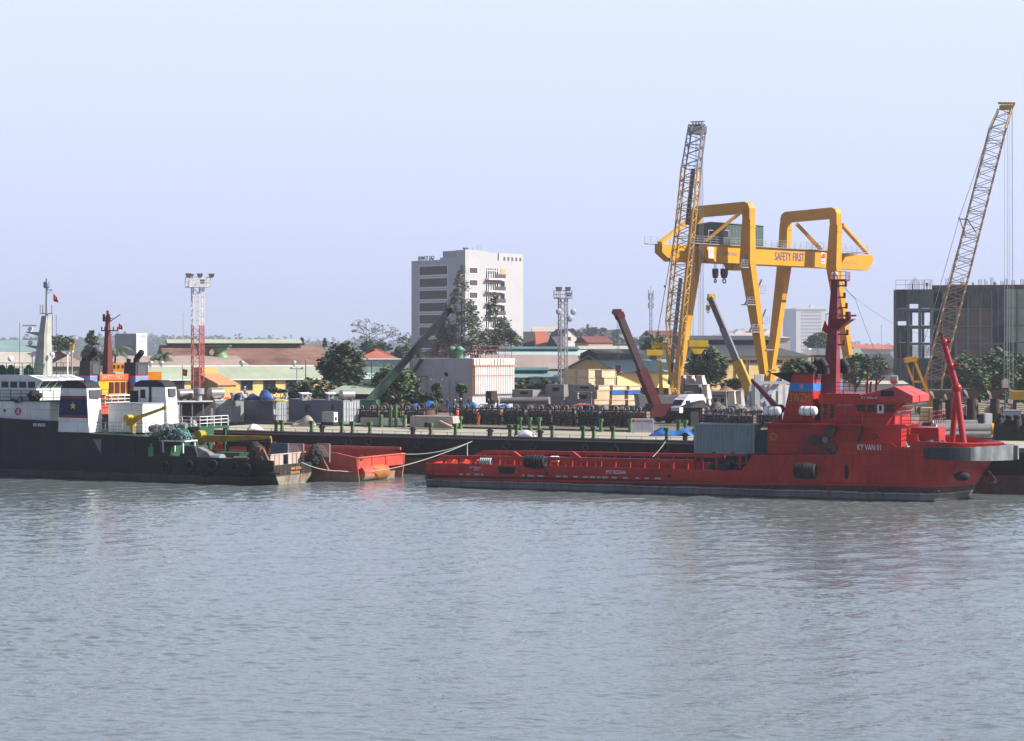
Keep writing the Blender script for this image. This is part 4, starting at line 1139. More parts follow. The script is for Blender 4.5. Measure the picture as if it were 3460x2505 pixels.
# aft deck clutter
def aft_things():
    z0 = 1.75
    o = empty('covered_winch', A.world(ax(655, 3), 3, z0), A.a, 'dark blue grey covered winch on the aft deck of the black ship', 'cover')
    mb = MB(); L = 2.6; H = A.at(655, 1506, 3)[1]-z0
    mb.prism([(-1.1, 0), (1.6, 0), (1.35, H*.45), (.9, H), (-.7, H), (-1.0, H*.5)], -1.2, 1.2); mb.build('cover', M['dktarp'], o)
    o = empty('covered_gear', A.world(ax(715, 2.6), 2.6, z0), A.a, 'grey covered gear with a pale ring at its end on the aft deck', 'cover')
    mb = MB(); H = A.at(700, 1512, 2.6)[1]-z0; mb.frustum([(-1.6, -1, 0), (1.5, -1, 0), (1.5, 1, 0), (-1.6, 1, 0)], [(-1.5, -.4, H), (-.3, -.4, H*.75), (-.3, .5, H*.75), (-1.5, .5, H)]); mb.build('cover', M['greytarp'], o)
    mb = MB(); mb.cyl((.3, 0, .55), (1.4, 0, .55), .72, n=18); mb.build('drum', M['grey'], o)
    o = empty('oil_barrel', A.world(ax(511, -.0)+.0, .25, az(511, 1545)+.1), A.a, 'green barrel in the dark side opening of the black ship', 'barrel')
    mb = MB(); mb.cyl((0, -.2, 0), (0, -.2, .95), .38); mb.cyl((0, -.2, .95), (0, -.2, 1.35), .2); mb.build('barrel', plain('bright_green', (.03, .22, .07), .5), o)
    o = empty('skip_box', A.world(ax(780, 4.5), 4.5, z0), A.a, 'green steel skip beside a red one on the aft deck', 'skip')
    mb = MB(); H = A.at(780, 1528, 4.5)[1]-z0; mb.frustum([(-1.3, -1, 0), (1.5, -1, 0), (1.5, 1, 0), (-1.3, 1, 0)], [(-1.6, -1.1, H), (1.9, -1.1, H), (1.9, 1.1, H), (-1.6, 1.1, H)]); mb.build('box', M['deckgreen'], o)
    o = empty('covered_gear', A.world(ax(945, 6.3), 6.3, z0), A.a, 'blue grey tarpaulin hung between stern posts of the black ship', 'tarpaulin')
    mb = MB(); H = A.at(945, 1498, 6.3)[1]-z0; mb.box(-1.0, 1.1, -.12, .12, .5, H); mb.build('sheet', paint('blue_grey_tarp', (.11, .14, .20), .7, .2, .8, bump=.5), o)
aft_things()
# boom stowed over the aft deck, roller and gallows at the stern
mb = MB(); p = A.pt(676, 1474, 6.5); q = A.pt(915, 1479, 6.5)
mb.bar((p.x, 6.5, p.z-.3), (q.x, 6.5, q.z), .7, .85, .3, .3); mb.cyl((p.x, 6.0, p.z+.1), (p.x, 7.0, p.z+.1), .55); mb.bar((p.x+.2, 6.5, 1.7), (p.x+.2, 6.5, p.z), .5); mb.bar((q.x, 6.5, q.z), (q.x+.1, 6.5, q.z-1.1), .16)
mb.build('cargo_boom', paint('shaded_boom_yellow', (.34, .23, .02), .6, .25, 1.0, rust=.15), ash)  # yellow darkened as if in shade, rust blotches over it
mb = MB(); p = A.pt(770, 1500, 7.2); q = A.pt(930, 1500, 7.2); mb.bar((p.x, 7.2, p.z), (q.x, 7.2, q.z), .4, .5)
for px in (770, 840, 905): x = ax(px, 7.2); mb.bar((x, 7.2, 1.7), (x, 7.2, p.z), .3)
mb.build('stern_frame', M['soot'], ash)
for (pa, pb, off) in (((885, 1520), (925, 1600), .5), ((1076, 1528), (1109, 1592), AB-.6)):
    p = A.pt(*pa, off); q = A.pt(*pb, off)
    one('stern_davit', M['rust'], ash, lambda m: (m.bar(p, q, .34, .5, .28, .28), m.bar(p, p+Vector((-1.0, 0, .15)), .7, .5), m.bar((p.x-.6, off, 1.7), p+Vector((-.3, 0, 0)), .5), m.bar(q+Vector((-1.2, .1, .1)), q+Vector((.9, 0, 0)), .16)))
mb = MB(); xx = -1.0; zl = A.at(960, 1578, 3)[1]
for k in range(8):
    y = 1.6 + k*.85
    if k == 3: continue
    mb.box(xx, xx+.15, y, y+.72, 1.75, 3.05)
mb.box(xx-.02, xx+.19, 1.6, 8.4, 3.05, 3.17)
mb.build('stern_bulwark', M['rustpink'], ash)
blob(A, 866, 1540, .9, .85, 1.65, 'hanging_gear', 'tall black bundle of gear at the near stern corner of the black ship', 'bundle', M['soot'], 50, 8, .3)
blob(A, 1060, 1540, 8.0, .6, 1.5, 'hanging_gear', 'dark bundle of gear beside the far rusty stern davit', 'bundle', M['soot'], 40, 9, .25)
def net_panel(px, off, wd, label):
    p = A.pt(px, 1540, off); o = empty('net_panel', A.world(p.x, off, p.z-.1), A.a, label, 'net', 'white rope nets rigged at the stern')
    H = A.at(px, 1497, off)[1]-p.z
    mb = MB()
    for i in range(8):
        for s_ in (-1, 1):
            x = -wd/2 + wd*i/7; x2 = max(-wd/2, min(wd/2, x + s_*H*.8)); t = abs(x2-x)/(H*.8); mb.bar((x, 0, .0), (x2, 0, H*t), .055)
    for z in (0, H): mb.bar((-wd/2, 0, z), (wd/2, 0, z), .09)
    for x in (-wd/2, wd/2): mb.bar((x, 0, -.6), (x, 0, H), .09)
    mb.build('netting', M['rope'], o)
net_panel(1000, 7.6, 1.9, 'white rope net panel right of the blue grey tarpaulin')
net_panel(1092, 8.6, 1.6, 'white rope net panel at the far rusty stern davit')
for px, py in ((560, 1580), (640, 1578), (690, 1592), (720, 1575), (790, 1580), (832, 1586)):
    p = A.pt(px, py, -.2); o = empty('tyre_fender', A.world(p.x, -.2, p.z), A.a, 'worn black tyre hung along the aft side of the black ship', 'tyre', 'tyres along the black ship side')
    mb = MB(); mb.torus((0, 0, 0), (0, 1, 0), .5, .18); mb.build('tyre', M['tyre'], o)
# flags
q = ap(180, 985); flag(A, [(q.x, PY, q.z-.2), (q.x+.05, PY, q.z-1.1), (q.x+.85, PY, q.z-1.3), (q.x+.4, PY, q.z-.55)], 'red flag with a yellow star high on the white pylon mast')

# ------------------------------------------------------------------ the second ship, between the black one and the barge
B = Frame(*A.world(5.0, 9.3, 0), -26.0)
BB = 10.5; BY = BB/2
bx = lambda px, off=0.0: B.x(px, off); bz = lambda px, py, off=0.0: B.at(px, py, off)[1]
bsh = B.root('supply_ship', 'orange red supply ship with a dark red mast, between black ship and barge', 'ship')
zs0 = bz(1180, 1534); 
sheerB = [(-60, 7.2), (-34, 7.0), (-33.5, 5.4), (-26, 5.4), (-25.5, zs0), (-2.6, zs0), (bx(1190)+.3, bz(1205, 1546)), (0, bz(1205, 1549))]
btop = lerp_poly(sheerB)
def b_hb(s, z):
    h = BB/2
    if s < -48: h *= max(0, 1-((-48-s)/12)**2.2)
    if s > -5: h *= 1 - .10*(s+5)/5*(1-min(1, max(0, z)/2))
    return h
bm_ = lambda s, z: s
xsB = merge_xs([x for x, _ in sheerB], frange(-60, 0, 30))
mb = hull(xsB, [-1.2, 0, .6, 1.2, 1.8], btop, bm_, b_hb, BY, close_stern=False)
z_r = 1.35
mb.add([(0, .3, z_r), (0, BB-.3, z_r), (0, BB-.3, btop(0)), (0, .3, btop(0))], [(0, 1, 2, 3)])
mb.add([(-.9, .3, -1), (-.9, BB-.3, -1), (-.9, BB-.3, z_r), (-.9, .3, z_r)], [(0, 1, 2, 3)])
mb.build('hull', M['ored'], bsh, solid=.14)
mb = MB(); deck(mb, [x for x in xsB if x >= -25.5], 1.5, b_hb, bm_, BY); mb.build('work_deck', M['rust'], bsh)
mb = MB(); deck(mb, [x for x in xsB if x <= -25.5], 5.3, b_hb, bm_, BY); mb.box(-25.7, -25.5, .2, BB-.2, 1.5, 5.3); mb.build('upper_deck', M['deckgreen'], bsh)
mb = MB()
mb.cyl((-.25, .8, .78), (-.25, 6.2, .78), .82, n=22); mb.build('stern_roller', M['ored'], bsh)
mb = MB(); mb.cyl((-.25, 3.0, .78), (-.25, 5.6, .78), .87, n=22); mb.build('roller_drum', M['roller'], bsh)
mb = MB(); mb.cyl((.02, .9, 2.55), (.08, .9, 2.55), .32); mb.build('stern_fairlead', M['dark'], bsh)
for y in (3.2, 6.2): one('stern_gate_post', M['ored'], bsh, lambda m: m.box(-.1, .10, y-.07, y+.07, 1.5, btop(0)-.05))
mb = MB(); z = btop(0)
mb.bar((.0, .2, z+.03), (0, BB-.2, z+.03), .24, .12); mb.bar((-25, .1, zs0+.03), (-2.6, .1, zs0+.03), .2, .1); mb.bar((-2.6, .1, zs0+.03), (-.1, .1, z+.03), .2, .1)
mb.bar((-25, BB-.1, zs0+.1), (-.5, BB-.1, zs0+.1), .25, .3)
mb.build('bulwark_cap', plain('light_red_cap', (.6, .10, .07), .5), bsh)
# bridge front block and funnels
BO2 = 3.0
bp = lambda px, py, off=BO2: B.pt(px, py, off)
zU2 = 5.3
q = bp(330, 1378); q1 = bp(425, 1352)
mb = MB(); mb.box(bx(205, 2.5), bx(322, 2.5), 2.5, BB-1, zU2, bz(300, 1335, 2.5)); mb.build('deckhouse', M['ored'], bsh)
zq = bz(330, 1287, 2.5); zq0 = bz(330, 1265, 2.5)
XS = bx(333, 2.5)
mb = MB(); mb.box(XS-5, XS, 2.5, BB+2.0 if False else BB-.6, bz(330, 1335, 2.5), zq)
mb.build('bridge_house', M['yellow2'], bsh)
mb = MB(); mb.box(XS+.0, XS+.12, 2.6, BB-.7, zq, zq0); mb.build('safety_board', plain('orange_red_board', (.55, .09, .025), .5), bsh)
y_end = 2.7
while y_end < 9.5 and CX + FOC*(lambda w_: w_.x/w_.y)(B.world(XS+.16, y_end, 0)) < 420: y_end += .05
text('SAFETY FIRST', bsh, (XS+.16, (2.75+y_end)/2, (zq+zq0)/2), y_end-3.0, (zq0-zq)*.62, M['letty'] if False else plain('peach_lettering', (.8, .42, .22), .5), rz=R(90))
for k in range(4):
    y = 4.4 + k*1.1; one('bridge_window', M['maroon'], bsh, lambda m: m.box(XS-.05, XS+.08, y, y+.85, zq-1.5, zq-.2))
mb = MB(); mb.bar((XS+.4, 3.3, zq-1.75), (XS+.4, 9.2, zq-1.75), .14); mb.rail([(XS+.4, 3.2, zq-2.9), (XS+.4, 9.3, zq-2.9)], 1.1, .06, 3, 1.2); mb.build('guard_rail', M['whitep'], bsh)
mb = MB(); mb.box(XS-.5, XS+4.5, 3.0, 9.0, zU2, zU2+1.3); mb.build('engine_casing', M['deckgreen'], bsh)
for (pxc, off, wd) in ((306, 1.2, 1.9), (440, 8.2, 2.4)):
    zt = bz(pxc, 1221 if off < 3 else 1225, off); zb_ = bz(pxc, 1300, off)-1.5
    xa, xb_ = bx(pxc-36 if off < 3 else pxc-20, off), bx(pxc-2 if off < 3 else pxc+18, off)
    mb = MB(); mb.frustum([(xa-.3, off, zb_), (xb_, off, zb_), (xb_, off+wd, zb_), (xa-.3, off+wd, zb_)], [(xa, off, zt), (xb_, off, zt), (xb_, off+wd, zt), (xa, off+wd, zt)])
    fu = mb.build('funnel', M['soot'] if False else plain('funnel_dark', (.03, .03, .035), .6), bsh)
    z1, z2, z3 = bz(pxc, 1304, off), bz(pxc, 1274, off), bz(pxc, 1270, off)
    def bnd(m, za, zb2, d=.03):
        f = lambda z: -.3*(1-(z-zb_)/(zt-zb_))
        m.frustum([(xa+f(za)-d, off-d, za), (xb_+d, off-d, za), (xb_+d, off+wd+d, za), (xa+f(za)-d, off+wd+d, za)], [(xa+f(zb2)-d, off-d, zb2), (xb_+d, off-d, zb2), (xb_+d, off+wd+d, zb2), (xa+f(zb2)-d, off+wd+d, zb2)])
    one('funnel_band', plain('light_blue_band', (.13, .25, .62), .5), fu, bnd, z1, z2)
    one('funnel_band', plain('pink_band', (.55, .16, .18), .5), fu, bnd, z2, z3)
    one('funnel_base', M['ored'], fu, bnd, zb_, z1)
    mb = MB(); xm = (xa+xb_)/2; mb.tube([(xm, off+wd/2, zt), (xm+.1, off+wd/2, zt+.5), (xm+.75, off+wd/2, zt+1.15)], .36, 10); mb.sphere((xm+.75, off+wd/2, zt+1.15), .38); mb.cyl((xm-.6, off+.5, zt), (xm-.5, off+.5, zt+.4), .25)
    mb.build('exhaust_pipe', M['soot'], fu)
    one('funnel_panel', M['dkgrey'], fu, lambda m: m.box(xb_, xb_+.06, off+.4, off+wd-.4, zt-1.5, zt-.3))
# mast
MB2 = 5.2
bq = lambda px, py: B.pt(px, py, MB2)
b0, b1, t0, t1 = bq(355, 1252), bq(374, 1252), bq(360, 1066), bq(368, 1066)
zr2 = bz(370, 1252, MB2)
mb = MB(); mb.frustum([(b0.x, MB2-.6, zq0-.6), (b1.x, MB2-.6, zq0-.6), (b1.x, MB2+.6, zq0-.6), (b0.x, MB2+.6, zq0-.6)], [(t0.x, MB2-.15, t0.z), (t1.x, MB2-.15, t0.z), (t1.x, MB2+.15, t0.z), (t0.x, MB2+.15, t0.z)])
bmast = mb.build('mast', plain('mast_red', (.13, .022, .018), .5), bsh)
mb = MB()
for py, l, r_ in ((1118, 20, 33), (1085, 15, 8), (1075, 15, 6)):
    p = bq(364-l, py); q = bq(364+r_, py); mb.bar(p, q, .14)
    for f in (0, .2, .75, 1.0):
        c = p.lerp(q, f); mb.bar(c, c+Vector((0, 0, .45)), .12)
p = bq(372, 1087); q = bq(406, 1063); mb.bar(p, q, .08); mb.bar(bq(368, 1075), p.lerp(q, .4), .06)
c = bq(364, 1050); mb.cyl((c.x, MB2, t0.z), (c.x, MB2, c.z), .16)
mb.build('mast_yard', plain('mast_yard_brown', (.12, .035, .03), .6), bmast)
p = bq(330, 1170); one('radar_scanner', M['whitep'], bmast, lambda m: (m.bar((p.x-.6, MB2, p.z), (p.x+.8, MB2, p.z), .2, .16), m.sphere((p.x+.1, MB2, p.z-.28), .24), m.bar((p.x+.1, MB2, p.z-.5), bq(352, 1186), .25)))
q = bq(402, 1092); flag(B, [(q.x, MB2, q.z), (q.x-.1, MB2, q.z-.75), (q.x+.6, MB2, q.z-.75), (q.x+.45, MB2, q.z-.3)], 'red flag with a yellow star beside the dark red mast')
# aft platform with white rails
zp = bz(630, 1440, 4); xa, xb_ = bx(568, 3), bx(688, 3)
mb = MB(); mb.box(xa, xb_, 2.2, 8, zp-.3, zp); mb.build('aft_platform', M['deckgreen'], bsh)
for x in (xa+.2, xb_-.3):
    for y in (2.5, 7.6): one('platform_leg', M['deckgreen'], bsh, lambda m: m.bar((x, y, 1.5), (x, y, zp-.3), .3))
one('guard_rail', M['whitep'], bsh, lambda m: m.rail([(xa, 2.3, zp), (xb_, 2.3, zp), (xb_, 7.8, zp)], 1.15, .06, 3, 1.3))
for px, dz in ((606, 1.7),): one('lamp_post', M['grey'], bsh, lambda m: m.cyl((bx(px, 4), 4, zp), (bx(px, 4), 4, zp+2.6), .06))

# ------------------------------------------------------------------ flat barge with its posts
bgx = lambda px, off=0.0: BG.x(px, off)
barge = BG.root('flat_barge', 'long flat barge with a black side, pale deck and green posts', 'barge')
mb = MB(); mb.box(0-6, BLEN+60, 0, BBEAM, -1.5, BDECK); mb.build('hull', M['bargehull'], barge)
mb = MB(); mb.box(-5.95, BLEN+59.9, .35, BBEAM-.05, BDECK, BDECK+.03); mb.build('deck', M['bargedeck'], barge)
mb = MB()
mb.bar((-6, .08, BDECK+.1), (BLEN+60, .08, BDECK+.1), .16, .12); mb.bar((-6, -.06, BDECK-.16), (BLEN+60, -.06, BDECK-.16), .14, .18)
mb.bar((-6, .1, BDECK+.45), (bgx(2400), .1, BDECK+.45), .04)
for k in range(70): x = -6 + k*1.7; mb.bar((x, .1, BDECK), (x, .1, BDECK+.45), .05)
mb.build('edge_kerb', M['midgrey'], barge)
def post(px, off, dark=False, h=None):
    x = bgx(px, off)
    mb = MB()
    if dark:
        mb.cyl((x, off, BDECK), (x, off, BDECK+(h or .95)), .27, n=12); mb.bar((x-.45, off, BDECK+.7), (x+.45, off, BDECK+.7), .16); mb.build('bollard', M['soot'], barge)
    else:
        H = h or 1.45
        mb.frustum([(x-.32, off-.32, BDECK), (x+.32, off-.32, BDECK), (x+.32, off+.32, BDECK), (x-.32, off+.32, BDECK)], [(x-.15, off-.15, BDECK+.3), (x+.15, off-.15, BDECK+.3), (x+.15, off+.15, BDECK+.3), (x-.15, off+.15, BDECK+.3)])
        mb.box(x-.15, x+.15, off-.15, off+.15, BDECK+.3, BDECK+H-.3); mb.box(x-.28, x+.25, off-.25, off+.25, BDECK+H-.38, BDECK+H); mb.build('mooring_post', M['green'], barge)
for px in (768, 933, 953, 1053, 1155, 1191, 1250, 1455, 1539, 1723, 1745, 1866, 1970, 2006, 2071, 2253, 2350, 2420): post(px, .45)
for px in (856, 1088, 1395, 1656, 1825, 2315): post(px, .55, True)
for px in (1286, 1366, 1533, 1555, 1757, 1790, 1822, 2030, 2128, 2291, 2316): post(px, BBEAM-.8, False, 1.6)
for px in (1320, 1338): 
    x = bgx(px, BBEAM-1); one('mooring_post', M['green'], barge, lambda m: m.box(x-.15, x+.15, BBEAM-1.2, BBEAM-.9, BDECK, BDECK+2.9))
def hung_tyre(px, py):
    p = BG.pt(px, py, -.12); o = empty('tyre_fender', BG.world(p.x, -.15, p.z), BG.a, 'black tyre hung on the dark side of the flat barge', 'tyre', 'tyres hung on the barge side')
    mb = MB(); mb.torus((0, 0, 0), (0, 1, 0), .34, .13, 20, 8); mb.build('tyre', paint('greyish_tyre', (.06, .06, .07), .75, .4, 2), o)
    mb = MB(); mb.bar((0, .05, .4), (0, .05, BDECK-p.z-.05), .035); mb.build('chain', M['midgrey'], o)
for px, py in ((1180, 1497), (1248, 1495), (1411, 1503), (1713, 1507), (1800, 1512), (1980, 1515), (2080, 1520), (2250, 1515)): hung_tyre(px, py)
# ropes
def rope_thing(label, pts, sag, r=.05):
    o = empty('mooring_rope', pts[0], 0, label, 'rope'); mb = MB()
    for a, b in zip(pts[:-1], pts[1:]): mb.rope(Vector(a)-Vector(pts[0]), Vector(b)-Vector(pts[0]), sag, r)
    mb.build('line', M['rope'], o)
pA = BG.world(bgx(1597, -.2), -.2, BG.at(1597, 1491, -.2)[1])
rope_thing('upper pale mooring rope from the orange red stern to the barge', [B.world(.1, 9.5, btop(0)), pA], .5)
rope_thing('lower pale mooring rope from the black ship stern to the barge', [A.world(a_x2(0, 2)+.1, 5.2, 2.2), A.world(3.5, 8.2, 1.2), B.world(2.0, 4.5, 1.3), pA], .25)
rope_thing('short pale rope from the stern rail of the red ship up to the barge', [C.world(C.x(1579, 3), 3, 3.0), BG.world(bgx(1579, -.2), -.2, BG.at(1579, 1497, -.2)[1])], .05, .04)
rope_thing('thin rope from the middle rail of the red ship to a green barge post', [C.world(C.x(2205, 8), 8, 3.1), BG.world(bgx(2250, 0), -.1, BDECK)], .1, .035)
# ------------------------------------------------------------------ cranes
def lattice(mb, p, q, side, w0, w1, d0, d1, panels, chord, brace, ends=True):
    """four chords from p to q; side = unit vector across, widths and depths at both ends"""
    p = Vector(p); q = Vector(q); ax_ = (q-p).normalized(); s_ = Vector(side).normalized(); d_ = ax_.cross(s_).normalized()
    def ring(t):
        c = p.lerp(q, t); w = w0+(w1-w0)*t; d = d0+(d1-d0)*t
        return [c+s_*w/2*i+d_*d/2*j for i, j in ((-1,-1),(1,-1),(1,1),(-1,1))]
    r = [ring(i/panels) for i in range(panels+1)]
    for k in range(4): mb.bar(r[0][k], r[-1][k], chord)
    for i in range(panels):
        for k in range(4):
            a, b = (r[i][k], r[i+1][(k+1) % 4]) if i % 2 == 0 else (r[i][(k+1) % 4], r[i+1][k])
            mb.bar(a, b, brace)
        if i % 4 == 0:
            for k in range(4): mb.bar(r[i][k], r[i][(k+1) % 4], brace)
    return mb

def crawler_base(o, m_house, L=7.5, Wd=4.2, hh=2.4):
    mb = MB(); mb.box(-L*.55, L*.42, -Wd*.38, Wd*.38, 1.9, 1.9+hh); mb.frustum([(-L*.62, -Wd*.42, 1.7), (-L*.55, -Wd*.42, 1.7), (-L*.55, Wd*.42, 1.7), (-L*.62, Wd*.42, 1.7)], [(-L*.66, -Wd*.42, 3.6), (-L*.55, -Wd*.42, 3.6), (-L*.55, Wd*.42, 3.6), (-L*.66, Wd*.42, 3.6)])
    mb.build('machine_house', m_house, o)
    one('cab', m_house, o, lambda m: m.prism([(L*.42, 1.9), (L*.62, 1.9), (L*.66, 2.6), (L*.60, 3.9), (L*.42, 3.9)], -Wd*.42, -Wd*.1))
    one('cab_window', M['glass'], o, lambda m: m.prism([(L*.45, 2.7), (L*.64, 2.7), (L*.59, 3.75), (L*.45, 3.75)], -Wd*.425, -Wd*.09))
    for s_ in (-1, 1):
        def tr(m):
            y0, y1 = s_*Wd*.5-.45, s_*Wd*.5+.45
            pts = [(-L*.5+.55*math.cos(R(a)), .55+.55*math.sin(R(a))) for a in range(90, 271, 30)] + [(L*.5+.55*math.cos(R(a)), .55+.55*math.sin(R(a))) for a in range(-90, 91, 30)]
            m.prism(pts, y0, y1)
        one('crawler_track', M['dkgrey'], o, tr)
    one('turntable', M['dkgrey'], o, lambda m: m.cyl((0, 0, .9), (0, 0, 1.95), 1.3))

def head_sheaves(mb, c, side, r=.45):
    for k in (-.6, -.2, .2, .6):
        a = Vector(c)+Vector(side)*k; mb.cyl(a-Vector(side)*.08, a+Vector(side)*.08, r, n=12)

# lattice crane left of the gantry
def crane_left():
    Y = 262.0; foot = W(2282, 1338, Y); o = empty('crawler_crane', (foot.x-1.5, Y, YARD), R(8), 'yellow lattice boom crawler crane standing left of the gantry crane', 'crane', None)
    inv = Matrix.Rotation(-R(8), 4, 'Z'); T = lambda v: inv @ (Vector(v)-Vector((foot.x-1.5, Y, YARD)))
    crawler_base(o, M['midgrey'], 6.0, 3.8, 1.5)
    mid = W(2336, 566, Y+1.0); knee = W(2284, 1086, Y+.4); top = W(2357, 424, Y+1.5)
    side = inv @ Vector((.94, -.34, 0))
    mb = MB(); lattice(mb, T(foot), T(knee), side, .7, 2.35, .5, 2.0, 8, .17, .09); lattice(mb, T(knee), T(mid), side, 2.35, 2.3, 2.0, 2.0, 22, .19, .10)
    mb.build('boom', M['lattice'], o)
    mb = MB(); lattice(mb, T(mid), T(top), side, 2.2, 2.0, 2.0, 1.8, 8, .17, .09); mb.build('jib', M['latgrey'], o)
    mb = MB(); c = T(top); head_sheaves(mb, c, side); mb.box(c.x-1.1, c.x+1.1, c.y-.8, c.y+.8, c.z-1.2, c.z-.2); mb.bar(c-side*1.1, c+side*1.1, .2); mb.bar(c-side*1.0+Vector((0, 0, .5)), c+side*1.0+Vector((0, 0, .5)), .14)
    mb.build('boom_head', M['latgrey'], o)
    mb = MB(); mb.bar(T(W(2342, 572, Y+1)), T(W(2322, 760, Y+.8)), .5); mb.bar(T(W(2300, 940, Y+.8)), T(W(2262, 1300, Y+.8)), .45); mb.build('jib_strut', M['dkgrey'], o)
    # mast, gantry frame and pendants
    g0, g1 = W(2203, 1172, Y), W(2247, 1166, Y)
    mb = MB(); mb.bar(T(g0), T(g1), .9, .6); mb.bar(T(g1), T(W(2276, 1332, Y)), .34); mb.bar(T(g0+Vector((1, 0, -.5))), T(W(2232, 1345, Y)), .28); mb.bar(T(W(2228, 1190, Y)), T(W(2240, 1340, Y)), .22)
    mb.rail([T(g0+Vector((0, 0, .3))), T(g1+Vector((0, 0, .3)))], .9, .06, 2, .8); mb.box(*(lambda c: (c.x-.9, c.x+1.3, c.y-.8, c.y+.8, c.z-1.2, c.z-.4))(T(g0)))
    mb.build('gantry_frame', M['yellow2'], o)
    mb = MB()
    for dy in (-.7, .7):
        a, b, c, d = W(2331, 470, Y+1.2+dy), W(2288, 800, Y+dy), W(2248, 980, Y+dy), W(2216, 1160, Y+dy)
        mb.tube([T(a), T(W(2292, 720, Y+dy)), T(d)], .05); mb.sphere(T(W(2262, 875, Y+dy)), .18); mb.sphere(T(W(2247, 968, Y+dy)), .18)
    mb.build('pendant_cable', M['dkgrey'], o)
    mb = MB(); b = W(2358, 1150, Y-.5)
    for dx in (-1.0, -.7, .1, .35, .6, .8): mb.tube([T(W(2364, 440, Y+1)+Vector((dx*.5, 0, 0))), T(b+Vector((dx, 0, 0)))], .028, 5)
    mb.build('hoist_rope', M['midgrey'], o)
    mb = MB(); mb.box(*(lambda c: (c.x-1.35, c.x+1.35, c.y-.4, c.y+.4, c.z-.9, c.z))(T(b))); c = T(b)
    mb.prism([(c.x-1.2, c.z-.9), (c.x+1.1, c.z-.9), (c.x+.4, c.z-1.9), (c.x-.5, c.z-1.9)], c.y-.3, c.y+.3)
    hb_ = mb.build('hook_block', M['yellow2'], o)
    mb = MB(); mb.torus((c.x, c.y, c.z-2.5), (0, 1, 0), .42, .17, 14, 6); mb.cyl((c.x, c.y, c.z-2.2), (c.x, c.y, c.z-1.8), .3); mb.build('hook', M['soot'], hb_)
crane_left()

def crane_right():
    Y = 285.0; foot = W(3158, 1330, Y); base = Vector((foot.x+1.2, Y, YARD)); an = R(-12)
    o = empty('crawler_crane', base, an, 'tan lattice boom crawler crane leaning right before the unfinished building', 'crane')
    inv = Matrix.Rotation(-an, 4, 'Z'); T = lambda v: inv @ (Vector(v)-base)
    crawler_base(o, M['midgrey'], 6.5, 4, 1.8)
    top = W(3396, 372, Y+2); knee = W(3345, 520, Y+1.7)
    side = inv @ Vector((.96, -.26, 0))
    low = W(3156, 1280, Y+.2)
    mb = MB(); lattice(mb, T(low), T(W(3370, 440, Y+1.8)), side, 2.5, 2.4, 2.1, 2.1, 42, .18, .085); lattice(mb, T(W(3370, 440, Y+1.8)), T(top), side, 2.4, 1.9, 2.1, 1.3, 4, .17, .085)
    for s_ in (-1, 1): mb.bar(T(low)+side*1.25*s_, T(foot)+side*.95*s_, .3)
    mb.build('boom', M['lattan'], o)
    mb = MB(); c = T(W(3400, 355, Y+2)); head_sheaves(mb, c, side, .5); mb.box(c.x-1.0, c.x+1.0, c.y-.7, c.y+.7, c.z-.7, c.z-.1); mb.bar(c+Vector((-1.2, 0, .3)), c+Vector((1.3, 0, .2)), .3); mb.bar(c+Vector((.3, 0, -1.4)), c+Vector((1.2, 0, .1)), .25)
    mb.build('boom_head', M['yellow2'], o)
    mb = MB()
    for dx in (-.3, .1, .35, .75, .85): mb.tube([T(W(3402, 370, Y+2)+Vector((dx, 0, 0))), T(W(3401, 1310, Y+2)+Vector((dx*1.2, 0, 0)))], .03, 5)
    mb.build('hoist_rope', M['grey'], o)
    mb = MB()
    for dx, (x2, y2), (x3, y3) in ((0, (3241, 738), (3178, 962)), (1, (3266, 738), (3201, 962))):
        mb.tube([T(W(3370, 368, Y+2)), T(W(x2, y2, Y+1)), T(W(x3, y3, Y+.5)), T(W(3105+22*dx, 1215, Y))], .045, 5); mb.sphere(T(W(x2, y2, Y+1)), .16)
    mb.build('pendant_cable', M['grey'], o)
    mb = MB(); mb.bar(T(W(3241, 741, Y+1)), T(W(3266, 741, Y+1)), .16); mb.bar(T(W(3243, 741, Y+1)), T(W(3262, 800, Y+1)), .12); mb.bar(T(W(3268, 741, Y+1)), T(W(3300, 790, Y+1)), .12); mb.build('cable_spreader', M['dkgrey'], o)
    # yellow A-frame behind the machine
    h0, h1 = W(3056, 1219, Y-1), W(3097, 1212, Y-1)
    mb = MB(); mb.bar(T(h0), T(h1), .9, .75); mb.bar(T(W(3090, 1218, Y-1)), T(W(3150, 1372, Y-1)), .38); mb.bar(T(W(3064, 1232, Y-1)), T(W(3086, 1292, Y-1)), .3); mb.bar(T(W(3086, 1236, Y-1)), T(W(3086, 1292, Y-1)), .15)
    for px in (3066, 3093): mb.bar(T(W(px, 1216, Y-1)), T(W(px, 1200, Y-1)), .16)
    mb.bar(T(W(3083, 1290, Y-1)), T(W(3118, 1290, Y-1)), .3); mb.bar(T(W(3140, 1345, Y-1)), T(W(3150, 1332, Y-1)), .15)
    for px in (3086, 3130): mb.bar(T(W(px, 1290, Y-1)), T(W(px+8, 1400, Y-1)), .28)
    mb.build('gantry_frame', M['yellow'], o)
crane_right()

